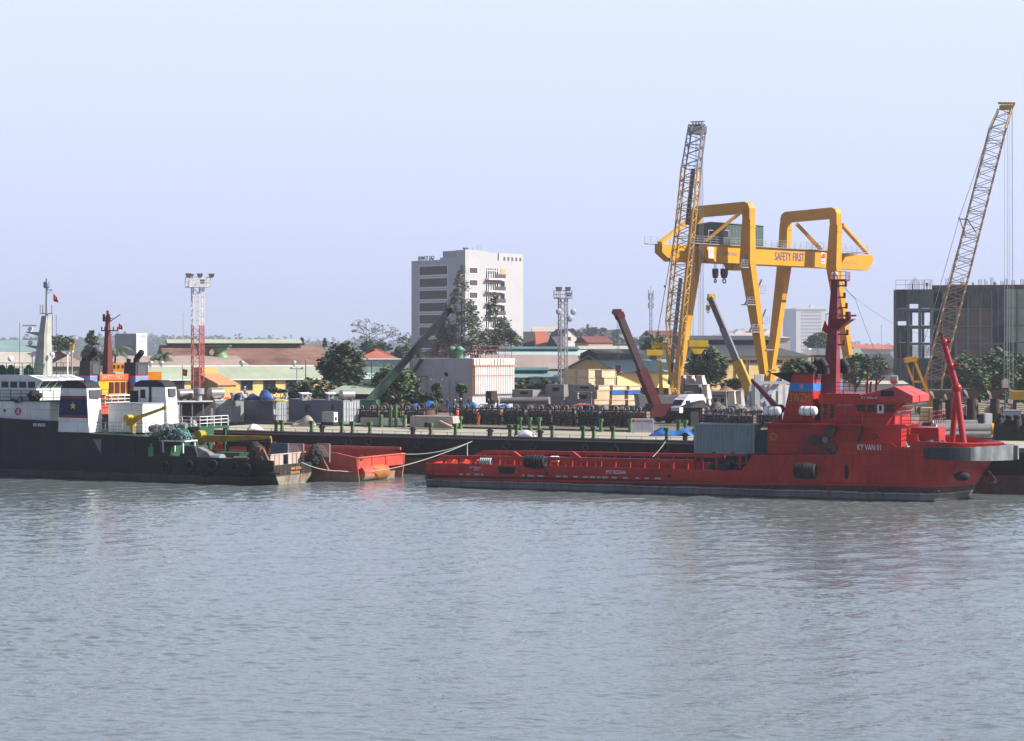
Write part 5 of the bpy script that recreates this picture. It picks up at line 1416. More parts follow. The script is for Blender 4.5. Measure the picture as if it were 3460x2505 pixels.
def truck_crane(label, base_px, tip_px, Y, secs, carrier_m, rot, hook=None, catw=None, boomdy=0.0, jack=None):
    """telescopic boom on a wheeled carrier. secs: list of (t0, t1, width, material)"""
    bs = W(*base_px, Y); tip = W(*tip_px, Y+boomdy); org = Vector((bs.x, Y, YARD)); o = empty('mobile_crane', org, R(rot), label, 'crane')
    inv = Matrix.Rotation(-R(rot), 4, 'Z'); T = lambda v: inv @ (Vector(v)-org)
    mb = MB(); mb.box(-6, 5.2, -1.3, 1.3, .9, 1.6); mb.box(-1.8, 2.2, -1.2, 1.2, 1.6, 2.6); mb.build('carrier', carrier_m, o)
    one('cab', carrier_m, o, lambda m: m.prism([(4.2, 1.6), (5.9, 1.6), (5.9, 2.2), (5.5, 3.0), (4.2, 3.0)], -1.3, 1.3))
    one('cab_window', M['glass'], o, lambda m: m.prism([(4.5, 2.2), (5.93, 2.2), (5.55, 2.9), (4.5, 2.9)], -1.32, 1.32))
    for x in (-5, -3.6, 1.6, 3.2):
        for s_ in (-1, 1): one('wheel', M['black'], o, lambda m: m.cyl((x, s_*1.0, .55), (x, s_*1.35, .55), .55, n=14))
    b, t = T(bs), T(tip)
    for t0, t1, w, mt in secs:
        one('boom_section', mt, o, lambda m: m.bar(b.lerp(t, t0), b.lerp(t, t1), w, w*1.15))
    mb = MB(); d = (t-b).normalized(); mb.box(t.x-.7, t.x+.3, t.y-.35, t.y+.35, t.z-.2, t.z+.5); mb.cyl((t.x-.5, t.y-.3, t.z+.1), (t.x-.5, t.y+.3, t.z+.1), .35); mb.build('boom_head', secs[-1][3], o)
    if jack: one('lift_cylinder', jack, o, lambda m: m.bar(Vector((b.x+1.1, b.y, b.z-.8)), b.lerp(t, .42)-Vector((0, 0, .2)), .36))
    if hook:
        h = T(W(*hook, Y+boomdy)); one('hoist_rope', M['dkgrey'], o, lambda m: (m.tube([Vector((h.x-.12, t.y, t.z)), Vector((h.x-.12, t.y, h.z))], .03, 5), m.tube([Vector((h.x+.12, t.y, t.z)), Vector((h.x+.12, t.y, h.z))], .03, 5)))
        one('hook_block', M['yellow2'] if 'grey' in label else M['maroon'], o, lambda m: (m.box(h.x-.28, h.x+.28, t.y-.2, t.y+.2, h.z-.75, h.z), m.torus((h.x, t.y, h.z-1.0), (0, 1, 0), .2, .07, 10, 5)))
    return o
DG = paint('boom_dark', (.018, .024, .024), .5, .2, .6)
truck_crane('green mobile crane with a black boom rising right in front of the tower block', (1236, 1372), (1512, 1054), 268, [(0, .36, 1.0, plain('crane_green', (.025, .075, .04), .6)), (.36, .72, .85, DG), (.70, 1.0, .70, DG)], plain('crane_green2', (.04, .14, .06), .5), 170, boomdy=4)
truck_crane('maroon mobile crane with a thick boom leaning left over the timber crates', (2236, 1420), (2090, 1058), 249, [(0, .48, 1.05, M['maroon']), (.46, .98, .72, plain('maroon_dark_boom', (.045, .02, .022), .45)), (.95, 1.0, .9, M['maroon'])], M['maroon'], 20, hook=(2088, 1235), boomdy=-3, jack=M['maroon'])
truck_crane('mobile crane with a yellow and grey boom, in front of the gantry legs', (2556, 1378), (2399, 1005), 292, [(0, .42, 1.15, M['yellow2']), (.40, .72, .85, M['midgrey']), (.70, 1.0, .72, plain('boom_brown_grey', (.12, .09, .08), .5)), (.985, 1.0, .9, M['yellow2'])], M['midgrey'], 200, hook=(2391, 1032), boomdy=3)

# ------------------------------------------------------------------ yellow gantry crane
GT = Frame(*(lambda w_: (w_.x, w_.y, YARD))(W(2560, 1185, 345)), 42.0)
def gantry():
    o = GT.root('gantry_crane', 'big yellow gantry crane with a SAFETY FIRST girder and four sloping legs', 'crane')
    P = lambda px, py, off: GT.pt(px, py, off)
    ZY = 0.0
    YF, YN = 1.8, -2.6
    NL, FL = -7.0, 7.0
    # girders
    a, b = P(2225, 828, YF), P(2937, 862, YF); zt = (a.z+b.z)/2; h = 2.9
    mb = MB(); mb.prism([(a.x, zt), (b.x, zt), (b.x, zt-h*.45), (b.x-1.6, zt-h), (a.x+2.4, zt-h), (a.x, zt-h*.5)], YF-.9, YF+.9); g1 = mb.build('girder', M['yellow'], o)
    a2, b2 = P(2376, 838, YN), P(2788, 862, YN)
    zl = P(2640, 905, YN).z
    mb = MB(); mb.prism([(a2.x, zt), (b2.x, zt), (b2.x, zt-h*.8), (b2.x-1.0, zt-h*1.05), (a2.x+2.2, zt-h*1.05), (a2.x, zt-h*.3)], YN-.9, YN+.9); g2 = mb.build('girder', M['yellow'], o)
    mb = MB()
    xa_, xb_ = P(2335, 828, YN-1.2).x, P(2930, 862, YN-1.2).x
    mb.box(xa_, xb_, YN-1.3, YN-.9, zt, zt+.12); mb.box(a.x-1.8, b.x+1.8, YF+.9, YF+1.7, zt, zt+.12)
    mb.rail([(xa_, YN-1.25, zt+.1), (xb_, YN-1.25, zt+.1)], 1.25, .05, 3, 1.6); mb.rail([(a.x-1.8, YF+1.6, zt+.1), (b.x+1.8, YF+1.6, zt+.1)], 1.25, .05, 3, 1.6)
    mb.box(xb_-1.2, xb_, YN-.9, YF+.9, zt+.01, zt+.1)
    mb.build('walkway', M['grey'], o)
    c = P(2668, 867, YN-.9); text('SAFETY FIRST', g2, (c.x, YN-.93, zt-h*.52), 8.2, 1.5, M['lettb'])
    c = P(2455, 851, YN-.9); text('CONG TY DICH VU CO KHI', g2, (c.x-.2, YN-.93, zt-h*.5), 5.6, .6, plain('faded_grey_lettering', (.42, .36, .28), .6))
    c = P(2402, 845, YN-.9); mb = MB(); mb.box(c.x-.62, c.x+.62, YN-.96, YN-.89, zt-h*.82, zt-h*.15); em = mb.build('emblem_plate', M['whitep'], g2)
    mb = MB(); mb.torus((c.x, YN-.98, zt-h*.38), (0, 1, 0), .3, .07, 12, 5); mb.bar((c.x+.1, YN-.98, zt-h*.6), (c.x-.25, YN-.98, zt-h*.74), .12); mb.build('emblem', M['orange'], em)
    c = P(2781, 868, YN-.9); mb = MB(); mb.box(c.x-.62, c.x+.55, YN-.96, YN-.89, zt-h*.80, zt-h*.12); em = mb.build('emblem_plate', M['whitep'], g2)
    mb = MB(); mb.prism([(c.x-.55, zt-h*.5), (c.x+.48, zt-h*.5), (c.x+.48, zt-h*.2), (c.x+.1, zt-h*.15), (c.x-.55, zt-h*.3)], YN-.99, YN-.95); mb.build('emblem', plain('emblem_red', (.6, .03, .06), .5), em)
    one('emblem', plain('emblem_blue', (.05, .1, .4), .5), em, lambda m: m.bar((c.x-.5, YN-.97, zt-h*.68), (c.x+.45, YN-.97, zt-h*.66), .14))
    c = P(2876, 880, YF-.9); text('SHIPYARD', g1, (c.x, YF-.93, zt-h*.55), 4.4, .6, M['letto'])
    # legs
    TX = .66
    def leg(off, top_px, top_y, knee_px, knee_y, bot_px, bot_y, w_top, w_knee, w_bot, pxbar, ybar):
        tp = P(top_px, top_y, off); kn = P(knee_px, knee_y, off); bt = P(bot_px, bot_y, off)
        mb = MB(); d = 1.15
        s_ = 1 if off < 0 else -1
        ka, ta, ba = TX*1.15, TX, .45
        ring = lambda c, y, hx, hy, z: [(c-hx, y-hy, z), (c+hx, y-hy, z), (c+hx, y+hy, z), (c-hx, y+hy, z)]
        mb.frustum(ring(kn.x, off, ka, w_knee*.37, kn.z), ring(tp.x, off, ta, w_top*.42, tp.z))
        mb.frustum(ring(bt.x, off, ba, w_bot*.42, bt.z), ring(kn.x, off, ka, w_knee*.37, kn.z))
        lg = mb.build('leg', M['yellow'], o)
        one('leg_collar', M['yellow2'], lg, lambda m: m.box(tp.x-TX*1.06-.06, tp.x+TX*1.06+.06, off-w_top*.45-.06, off+w_top*.45+.06, tp.z-1.35, tp.z-1.2))
        return tp, kn, bt, lg
    L = {}
    L['nl'] = leg(NL, 2530, 742, 2526, 886, 2598, 1372, 2.2, 3.3, 1.2, 0, 0)
    L['fl'] = leg(FL, 2352, 738, 2344, 890, 2278, 1372, 2.2, 3.3, 1.2, 0, 0)
    L['nr'] = leg(NL, 2824, 760, 2817, 905, 2892, 1372, 2.2, 3.2, 1.2, 0, 0)
    L['fr'] = leg(FL, 2655, 755, 2650, 900, 2588, 1372, 2.2, 3.2, 1.2, 0, 0)
    for n_, f_ in (('nl', 'fl'), ('nr', 'fr')):
        tn, tf = L[n_][0], L[f_][0]
        ztop = max(tn.z, tf.z)
        pts = []
        wd = 1.45
        # rounded portal bar between the two legs
        prof = [(NL-.9, tn.z-.1), (NL-.9, ztop+.9), (NL-.45, ztop+1.7), (NL+.5, ztop+2.1), (FL-.5, ztop+2.1), (FL+.45, ztop+1.7), (FL+.9, ztop+.9), (FL+.9, tf.z-.1), (FL-.9, tf.z-.1), (FL-1.1, ztop+.1), (NL+1.1, ztop+.1), (NL+.9, tn.z-.1)]
        k = len(prof); xof = lambda y: tn.x + (tf.x-tn.x)*(y-NL)/(FL-NL)
        vs = [(xof(y)-wd/2, y, z) for y, z in prof] + [(xof(y)+wd/2, y, z) for y, z in prof]
        mb = MB(); mb.add(vs, [(0, 1, 2, 10, 11), (2, 3, 4, 5, 9, 10), (5, 6, 7, 8, 9), (k+11, k+10, k+2, k+1, k), (k+10, k+9, k+5, k+4, k+3, k+2), (k+9, k+8, k+7, k+6, k+5)] + [(i, k+i, k+(i+1) % k, (i+1) % k) for i in range(k)])
        mb.build('portal_beam', M['yellow'], o)
    tz = L['nl'][0].z+1.2
    for (p, q) in ((P(2510, 712, NL+.5), P(2384, 815, YN)), (P(2345, 730, FL), P(2230, 822, YF)), (P(2692, 757, 0), P(2775, 845, YN)), (P(2845, 760, NL), P(2930, 855, YF))):
        one('stay_beam', M['yellow'], o, lambda m: m.bar(p, q, .75, .55))
    # machine house on the girder
    x0, x1 = P(2362, 800, YF).x, P(2512, 800, YF).x; z1 = P(2440, 764, YF).z
    mb = MB(); mb.box(x0, x1, YN-.3, YF+1.0, zt+.15, z1); mh = mb.build('machine_house', paint('dark_teal_panel', (.075, .105, .105), .5, .08, .3, corr=('X', .8)), o)
    mb = MB(); mb.frustum([(x0-.15, YN-.5, z1), (x1+.15, YN-.5, z1), (x1+.15, YF+1.2, z1), (x0-.15, YF+1.2, z1)], [(x0, YN+1.6, z1+.35), (x1, YN+1.6, z1+.35), (x1, YN+1.7, z1+.35), (x0, YN+1.7, z1+.35)]); mb.build('house_roof', plain('teal_roof', (.12, .2, .16), .5), mh)
    for px in (2404, 2452):
        c = P(px, 792, YN-.3); fr = one('house_window', M['grey'], mh, lambda m: m.box(c.x-.85, c.x+.85, YN-.36, YN-.28, c.z-.7, c.z+.75)); one('pane', M['glass'], fr, lambda m: m.box(c.x-.7, c.x+.7, YN-.38, YN-.34, c.z-.55, c.z+.6))
    # trolley and hooks
    c = P(2478, 905, -.4); one('trolley', M['yellow2'], o, lambda m: m.prism([(c.x-1.5, zt-h-.1), (c.x+2.0, zt-h-.1), (c.x+1.8, zt-h-1.2), (c.x-.8, zt-h-1.2)], -1.3, .6))
    for px, py, r_ in ((2417, 912, .45), (2447, 912, .62)):
        c = P(px, py, -.4)
        one('hoist_rope', M['dkgrey'], o, lambda m: [m.tube([Vector((c.x+dx, -.4, zt-1)), Vector((c.x+dx, -.4, c.z))], .03, 5) for dx in (-r_*.7, -r_*.3, r_*.3, r_*.7)])
        hb_ = one('hook_block', M['maroon'], o, lambda m: m.prism([(c.x-r_, c.z+.2), (c.x+r_, c.z+.2), (c.x+r_, c.z-.7), (c.x+r_*.5, c.z-1.5), (c.x-r_*.5, c.z-1.5), (c.x-r_, c.z-.7)], -.75, -.05))
        one('hook', M['soot'], hb_, lambda m: (m.torus((c.x, -.4, c.z-2.0), (0, 1, 0), r_*.6, .12, 12, 6), m.cyl((c.x, -.4, c.z-1.7), (c.x, -.4, c.z-1.4), .12)))
    # ladder landings down the near left leg
    tp, kn, bt, lg = L['nl']
    for (py, sd) in ((905, -1), (990, 1), (1030, -1), (1092, 1), (1122, -1), (1182, 1), (1252, 1)):
        t = (P(2526, py, NL).z-kn.z)/(bt.z-kn.z); cx = kn.x+(bt.x-kn.x)*t; w_ = .8*(1-t)+.4*t; z = kn.z+(bt.z-kn.z)*t
        x0_ = cx+sd*w_
        def land(m):
            xa, xb_ = (x0_-.1, x0_+1.7) if sd > 0 else (x0_-2.1, x0_+.1)
            m.box(xa, xb_, NL-1.0, NL+.6, z-.1, z+.06)
            if py < 1180: m.rail([(xa, NL-.95, z), (xb_, NL-.95, z)], 1.3, .05, 3, .7); m.bar((xa+.2, NL-.2, z), (xb_-.1, NL-.2, z+2.4), .4, .1)
        one('landing', M['grey'], lg, land)
    # lower sill beams with wheels
    for px0, px1, off in ((2598, 2892, NL), (2278, 2588, FL)):
        pa, pb = P(px0, 1372, off), P(px1, 1372, off); one('sill_beam', M['yellow'], o, lambda m: (m.box(pa.x-1.5, pb.x+1.5, off-.6, off+.6, .6, 1.5), [m.cyl((x, off-.5, .4), (x, off+.5, .4), .4) for x in (pa.x-1, pa.x+1, pb.x-1, pb.x+1)]))
gantry()

# ------------------------------------------------------------------ light masts and aerials
def light_mast(px, Y, py_top, py_plat, wd, label, two_tone=None, m1=None, lamps=5, dish=None, px_bot=None):
    b = Vector((GX(px, Y), Y, YARD)); o = empty('light_mast', b, R(20), label, 'light mast')
    zp = W(px, py_plat, Y).z-YARD; ztop = W(px, py_top, Y).z-YARD
    def seg(m, z0, z1):
        n = max(2, round((z1-z0)/(wd*.9)))
        for k in range(4):
            cx, cy = ((-1,-1),(1,-1),(1,1),(-1,1))[k]; m.bar((cx*wd/2, cy*wd/2, z0), (cx*wd/2, cy*wd/2, z1), .17)
        for i in range(n):
            za, zb_ = z0+(z1-z0)*i/n, z0+(z1-z0)*(i+1)/n
            for k in range(4):
                c0 = ((-1,-1),(1,-1),(1,1),(-1,1))[k]; c1 = ((-1,-1),(1,-1),(1,1),(-1,1))[(k+1) % 4]
                m.bar((c0[0]*wd/2, c0[1]*wd/2, za), (c1[0]*wd/2, c1[1]*wd/2, zb_), .08); m.bar((c0[0]*wd/2, c0[1]*wd/2, za), (c1[0]*wd/2, c1[1]*wd/2, za), .08)
    if two_tone: 
        zt = W(px, two_tone[0], Y).z-YARD
        one('lower_lattice', two_tone[1], o, seg, 0, zt); one('upper_lattice', m1, o, seg, zt, zp)
        one('cable_tray', two_tone[1], o, lambda m: m.bar((.15, -wd/2-.1, 0), (.15, -wd/2-.1, zt), .28, .12)); one('cable_tray', m1, o, lambda m: m.bar((.15, -wd/2-.1, zt), (.15, -wd/2-.1, zp), .26, .12))
    else: one('lattice', m1, o, seg, 0, zp)
    w2 = wd*1.0
    one('platform', m1, o, lambda m: (m.box(-w2, w2, -w2, w2, zp-.1, zp+.1), m.rail([(-w2, -w2, zp), (w2, -w2, zp), (w2, w2, zp), (-w2, w2, zp), (-w2, -w2, zp)], ztop-zp-.4, .09, 2, 1.0)))
    for i in range(lamps):
        x = -w2*1.1+2.2*w2*i/(lamps-1); y = -w2 if i % 2 == 0 else w2*.6; z = ztop-zp+zp-.15-(.9 if i == 3 else 0)
        one('floodlight', M['dkgrey'], o, lambda m: m.frustum([(x-.5, y-.3, z+.35), (x+.5, y-.3, z+.35), (x+.4, y+.4, z+.25), (x-.4, y+.4, z+.25)], [(x-.3, y-.25, z-.35), (x+.3, y-.25, z-.35), (x+.25, y+.3, z-.3), (x-.25, y+.3, z-.3)]))
    if dish:
        for dx, z in dish: one('antenna_dish', M['grey'], o, lambda m: m.sphere((dx, -wd/2-.3, z), .55, .2, .55))
    return o
light_mast(668, 318, 930, 970, 1.75, 'tall red and white lattice light mast behind the grey containers', (1100, plain('mast_red_pink', (.42, .10, .10), .5)), plain('mast_offwhite', (.66, .62, .60), .5))
light_mast(1902, 330, 975, 1008, 1.2, 'grey lattice light mast between the tower block and the timber crates', None, M['latgrey'], 4, dish=[(-1.1, 16.2), (1.6, 16.2), (1.0, 15.0)])
def thin_mast(px, Y, py_top, label, wd=.5):
    b = Vector((GX(px, Y), Y, YARD)); o = empty('radio_mast', b, 0, label, 'radio mast'); H = W(px, py_top, Y).z-YARD
    mb = MB(); lattice(mb, (0, 0, 0), (0, 0, H*.93), (1, 0, 0), wd, wd, wd, wd, 26, .12, .06); mb.build('lattice', M['latgrey'], o)
    mb = MB(); mb.cyl((0, 0, H*.93), (0, 0, H), .06)
    for z in (.78, .86, .9): mb.bar((-wd, 0, H*z), (-wd, 0, H*z+1.4), .22); mb.bar((wd, 0, H*z), (wd, 0, H*z+1.4), .22)
    mb.build('antenna', M['grey'], o)
thin_mast(2199, 480, 966, 'slim grey radio mast left of the yellow crawler crane', .55)
def pole(px, Y, py_top, label, r=.06, arm=False, cat='pole', name='slim_pole', m='grey'):
    b = Vector((GX(px, Y), Y, YARD)); o = empty(name, b, 0, label, cat); H = W(px, py_top, Y).z-YARD
    one('shaft', M[m], o, lambda m_: m_.cyl((0, 0, 0), (0, 0, H), r*1.2, r*.8, 8))
    if arm: one('lamp', M['grey'], o, lambda m_: (m_.bar((0, 0, H), (-1.6, 0, H+.5), .1), m_.bar((-1.6, 0, H+.5), (-2.3, 0, H+.45), .25, .15)))
    elif arm is None: one('crossarm', M['grey'], o, lambda m_: (m_.bar((-.9, 0, H-.3), (.9, 0, H-.3), .12), m_.box(-1.0, -.7, -.2, .2, H-.35, H-.05), m_.box(.7, 1.0, -.2, .2, H-.35, H-.05)))
    else: one('cap', M['grey'], o, lambda m_: m_.sphere((0, 0, H), r*1.6))
    return o
pole(619, 900, 1060, 'thin aerial above the tree line left of the red and white mast', .14, name='aerial')
pole(1033, 300, 1217, 'thin dark pole before the right end of the green roof', .09, m='dkgrey')
pole(1003, 290, 1240, 'grey lamp pole left of the thin dark pole', .07, None, 'lamp', 'lamp_pole')
pole(2404, 330, 1174, 'curved street lamp before the dark grey warehouse roof', .07, True, 'lamp', 'street_lamp')
pole(2978, 420, 1100, 'thin aerial between the gantry and the unfinished building', .06, name='aerial')
pole(1298, 330, 1228, 'floodlight pole with a crossarm before the teal wall', .1, None, 'lamp', 'lamp_pole', 'dkgrey')
pole(1256, 330, 1222, 'dark wooden pole before the teal wall', .09, None, 'pole', 'utility_pole', 'dkgrey')
pole(1474, 290, 1278, 'black lamp pole with two lamps before the rusty white tank wall', .07, None, 'lamp', 'lamp_pole', 'dkgrey')
# ------------------------------------------------------------------ trees
def leaves(mb, clumps, n, size, rr, flat=.6, solidfrac=.35):
    """leaf-sized faces spread over the shells and the inside of many clumps"""
    vol = [c[1]*c[2]*c[3] for c in clumps]; tot = sum(v**.7 for v in vol)
    V, F = mb.v, mb.f
    for (c, rx, ry, rz), vv in zip(clumps, vol):
        k = max(6, int(n*vv**.7/tot))
        for _ in range(k):
            u = rr.uniform(-1, 1); t = rr.uniform(0, 6.2832); q = math.sqrt(1-u*u)
            rad = rr.uniform(.55, 1.08) if rr.random() > solidfrac else rr.uniform(.1, .8)
            x, y, z = c[0]+rx*rad*q*math.cos(t), c[1]+ry*rad*q*math.sin(t), c[2]+rz*rad*u
            s = size*rr.uniform(.55, 1.35)
            a = rr.uniform(0, 6.2832); tilt = rr.uniform(-1, 1)*flat+.25
            ux, uy = math.cos(a)*s, math.sin(a)*s; uz = s*rr.uniform(-.5, .5)
            vx, vy, vz = -math.sin(a)*s*.6*math.cos(tilt), math.cos(a)*s*.6*math.cos(tilt), s*.6*math.sin(tilt)*1.4
            b = len(V)
            V.extend([(x-ux, y-uy, z-uz), (x+vx, y+vy, z+vz), (x+ux, y+uy, z+uz), (x-vx, y-vy, z-vz)])
            F.append([b, b+1, b+2, b+3]); mb.m.append(mb.cm); mb.s.append(False)

def tree(label, px, Y, py_top, py_base_crown, wpx, mat, kind='round', seed=1, group=None, n=1800, size=.42, zbase=None, name='tree', clump=None):
    rr = random.Random(seed); X = GX(px, Y); s = Y/FOC
    zb = YARD if zbase is None else zbase
    o = empty(name, (X, Y, zb), 0, label, 'tree', group)
    top = W(px, py_top, Y).z-zb; cb = max(.3, W(px, py_base_crown, Y).z-zb); wd = wpx*s/2; H = top-cb
    cl = []; limbs = MB()
    if kind == 'round':
        k = clump or 26
        for i in range(k):
            u = rr.uniform(-.9, 1); t = rr.uniform(0, 6.28); q = math.sqrt(max(.05, 1-u*u))
            r_ = rr.uniform(.20, .36)
            c = (wd*.72*q*math.cos(t), wd*.72*q*math.sin(t), cb+H*(.5+.40*u)); cl.append((c, wd*r_*1.15, wd*r_*1.15, min(H, wd*2)*r_*.75))
        for i in range(9):
            c = cl[i*2][0]; limbs.bar((0, 0, cb*.6), c, .22, .22, .06, .06)
        limbs.bar((0, 0, -.2), (0, 0, cb+H*.45), max(.3, wd*.13), None, .12, .12)
    elif kind == 'tall':                      # feathery tall casuarina, uneven tiers
        k = clump or 34
        for i in range(k):
            f = (i+rr.random())/k; z = cb+H*f; w_ = wd*(1-f)**.75*rr.uniform(.55, 1.1)+.25; t = rr.uniform(0, 6.28)
            r_ = rr.uniform(.28, .5)*wd*(1.1-f*.75)
            c = (w_*.75*math.cos(t), w_*.75*math.sin(t), z); cl.append((c, r_, r_, r_*rr.uniform(.7, 1.2)))
            limbs.bar((0, 0, z-r_*.8), c, .14, .14, .04, .04)
        limbs.bar((0, 0, -.2), (0, 0, cb+H), max(.35, wd*.12), None, .06, .06)
    elif kind == 'bush':
        k = clump or 30
        for i in range(k):
            x = rr.uniform(-1, 1); r_ = rr.uniform(.5, .9)*H*.30
            z = cb + H*rr.uniform(.08, .86)*(1-.28*abs(x)**2); cl.append(((wd*.92*x, rr.uniform(-1, 1)*min(wd*.5, 1.6), z), r_*1.3, r_*1.2, r_))
        for i in range(5): limbs.bar((wd*.3*(i-2), 0, -.2), cl[i][0], .16, None, .05, .05)
    elif kind == 'bare':
        def branch(p, d, L, r, g):
            q = p + d*L; limbs.bar(p, q, r*2, None, r*1.3, r*1.3)
            if g == 0: cl.append((tuple(q), .5, .5, .3)); return
            for j in range(3):
                a = rr.uniform(0, 6.28); nd = (d*.55 + Vector((math.cos(a), math.sin(a)*.6, .35*rr.uniform(-.3, 1.2)))*.8).normalized()
                branch(q, nd, L*.68, r*.62, g-1)
        branch(Vector((0, 0, 0)), Vector((0, 0, 1)), top*.45, wd*.05, 4)
        for z_ in (.5, .65, .8):
            for t in range(4): branch(Vector((0, 0, top*z_)), Vector((math.cos(t*1.6+z_*5), math.sin(t*1.6+z_*5)*.6, .25)).normalized(), wd*.5, wd*.02, 2)
        limbs.bar((0, 0, top*.4), (0, 0, top), wd*.06, None, .06, .06)
    elif kind == 'palm':
        limbs.bar((0, 0, -.2), (.3, 0, top*.72), .4, None, .28, .28)
        cr = MB()
        for i in range(22):
            a = i*2.4; el = rr.uniform(-.25, .9); L = wd*rr.uniform(.8, 1.1); pts = [Vector((.3, 0, top*.72))]
            for j in range(1, 7):
                f = j/6; pts.append(Vector((.3+math.cos(a)*L*f, math.sin(a)*L*f, top*.72+L*(el*f-.75*f*f))))
            for p, q in zip(pts[:-1], pts[1:]):
                sd_ = (q-p).cross(Vector((0, 0, 1))); sd_ = (sd_.normalized() if sd_.length > .01 else Vector((1, 0, 0)))*(.55)
                for sg in (-1, 1):
                    for w_ in range(2):
                        m_ = p.lerp(q, w_*.5); cr.add([m_, m_+(q-p)*.4, m_+(q-p)*.5+sd_*sg+Vector((0, 0, -.4)), m_+(q-p)*.15+sd_*sg*.8+Vector((0, 0, -.35))], [(0, 1, 2, 3)])
        cr.build('crown', mat, o, recalc=False)
    limbs.build('trunk', M['trunk'], o)
    if kind != 'palm':
        cr = MB()
        if kind == 'bare': leaves(cr, cl, 500, size*.6, rr)
        else: leaves(cr, cl, n, size, rr)
        cr.build('crown', mat, o, recalc=False)
    return o
LD, LG, LB_, LC = M['leafd'], M['leafg'], M['leafb'], M['leafc']
tree('tall feathery tree before the corner of the tower block', 1560, 470, 893, 1190, 150, LC, 'tall', 3, None, 5200, .36)
tree('feathery tree before the lit face of the tower block', 1672, 480, 990, 1190, 130, LC, 'tall', 5, None, 3600, .36)
tree('low feathery tree between the two tall trees of the tower block', 1615, 475, 1110, 1195, 90, LC, 'round', 6, None, 1200, .45)
tree('low feathery tree right of the tower block trees', 1712, 478, 1120, 1195, 110, LC, 'round', 9, None, 1300, .45)
tree('low feathery tree left of the tallest tower block tree', 1505, 472, 1065, 1195, 110, LC, 'tall', 19, None, 2000, .38)
tree('big dark tree before the red tiled roof', 1160, 312, 1168, 1300, 165, LD, 'round', 11, None, 4200, .40, clump=40)
tree('dense dark hedge tree at the right end of the yellow warehouse', 1050, 290, 1276, 1350, 140, LD, 'bush', 12, None, 2600, .30, clump=40)
tree('rounded green tree under the black crane boom', 1335, 285, 1245, 1365, 180, LG, 'round', 13, None, 4600, .32, clump=44)
tree('dark low bush right of the rounded tree under the crane boom', 1432, 272, 1320, 1372, 125, LD, 'bush', 14, None, 2000, .28)
tree('light green shrub below the big dark tree', 1190, 300, 1290, 1320, 150, LB_, 'bush', 15, None, 1200, .28)
tree('long dark hedge below the lower teal roof', 1815, 330, 1274, 1330, 160, LD, 'bush', 16, None, 2200, .34, clump=40)
tree('round green tree under the yellow hook block', 2385, 322, 1182, 1305, 150, LG, 'round', 17, None, 4200, .38, clump=44)
tree('dark green tree behind the foot of the left lattice boom', 2222, 400, 1140, 1290, 150, LD, 'round', 18, None, 2400, .45)
tree('low dark hedge before the yellow windowed wall', 2500, 330, 1278, 1320, 130, LD, 'bush', 20, None, 1800, .32)
tree('dark tree behind the near funnel of the red ship', 2700, 335, 1220, 1300, 150, LG, 'round', 21, None, 2600, .40)
tree('small tree right of the gantry crane leg', 2890, 350, 1200, 1290, 120, LG, 'round', 22, None, 2000, .40)
tree('dark round tree beside the pale tower far behind', 2765, 700, 1128, 1190, 90, LD, 'round', 23, None, 1600, .7)
tree('small green tree before the dark roofed shed', 2960, 420, 1205, 1290, 90, LG, 'round', 24, None, 1300, .45)
for i, (px, pt, wd_, lab) in enumerate(((3270, 1205, 150, 'bushy dark tree left of the others before the unfinished building'), (3365, 1190, 150, 'tallest bushy dark tree before the unfinished building'), (3440, 1205, 140, 'bushy dark tree cut by the right edge of the picture'), (3310, 1250, 130, 'low dark bush between the trees of the unfinished building'), (3400, 1250, 150, 'low dark bush at the foot of the tallest bushy tree'), (3215, 1270, 110, 'low dark bush right of the tan lattice boom'))):
    tree(lab, px, 330+i*4, pt, 1352, wd_, LG if i < 3 else LD, 'round', 30+i, None, 3000, .38, clump=38)
tree('dark conical tree left of the dark red ship mast', 310, 420, 1118, 1225, 80, LD, 'tall', 41, None, 2600, .45)
tree('green tree behind the white pylon mast', 205, 440, 1138, 1190, 100, LG, 'round', 42, None, 1800, .5)
tree('coconut palm behind the dark red ship mast', 385, 380, 1115, 1215, 110, LD, 'palm', 43)
tree('coconut palm left of the long brown roof', 545, 420, 1150, 1215, 80, LD, 'palm', 44)
tree('bare branched tree left of the tower block', 1238, 640, 1095, 1190, 95, M['leafc'], 'bare', 45)
tree('smaller bare tree close to the tower block', 1372, 600, 1130, 1200, 70, M['leafc'], 'bare', 46)
tree('dark tree at the foot of the bare branched tree', 1270, 600, 1150, 1200, 100, LD, 'round', 47, None, 1500, .6)
tree('dark trees behind the boom of the green crane', 1375, 520, 1172, 1215, 110, LD, 'bush', 48, None, 1500, .5)
tree('small dark cypress above the brown tiled roof', 1019, 600, 1142, 1165, 14, LD, 'tall', 49, None, 500, .4)
tree('small dark cypress right of the other above the brown tiled roof', 1097, 600, 1144, 1172, 13, LD, 'tall', 50, None, 500, .4)
tree('pale shrub before the rusty white tank wall', 1560, 285, 1300, 1330, 40, LB_, 'round', 51, None, 600, .28)
tree('small shrub left of the pale one before the rusty tank wall', 1474, 285, 1295, 1330, 34, LB_, 'round', 52, None, 600, .28)
tree('low bush on the barge side of the yellow warehouse', 930, 285, 1310, 1330, 90, LG, 'bush', 53, None, 900, .28)
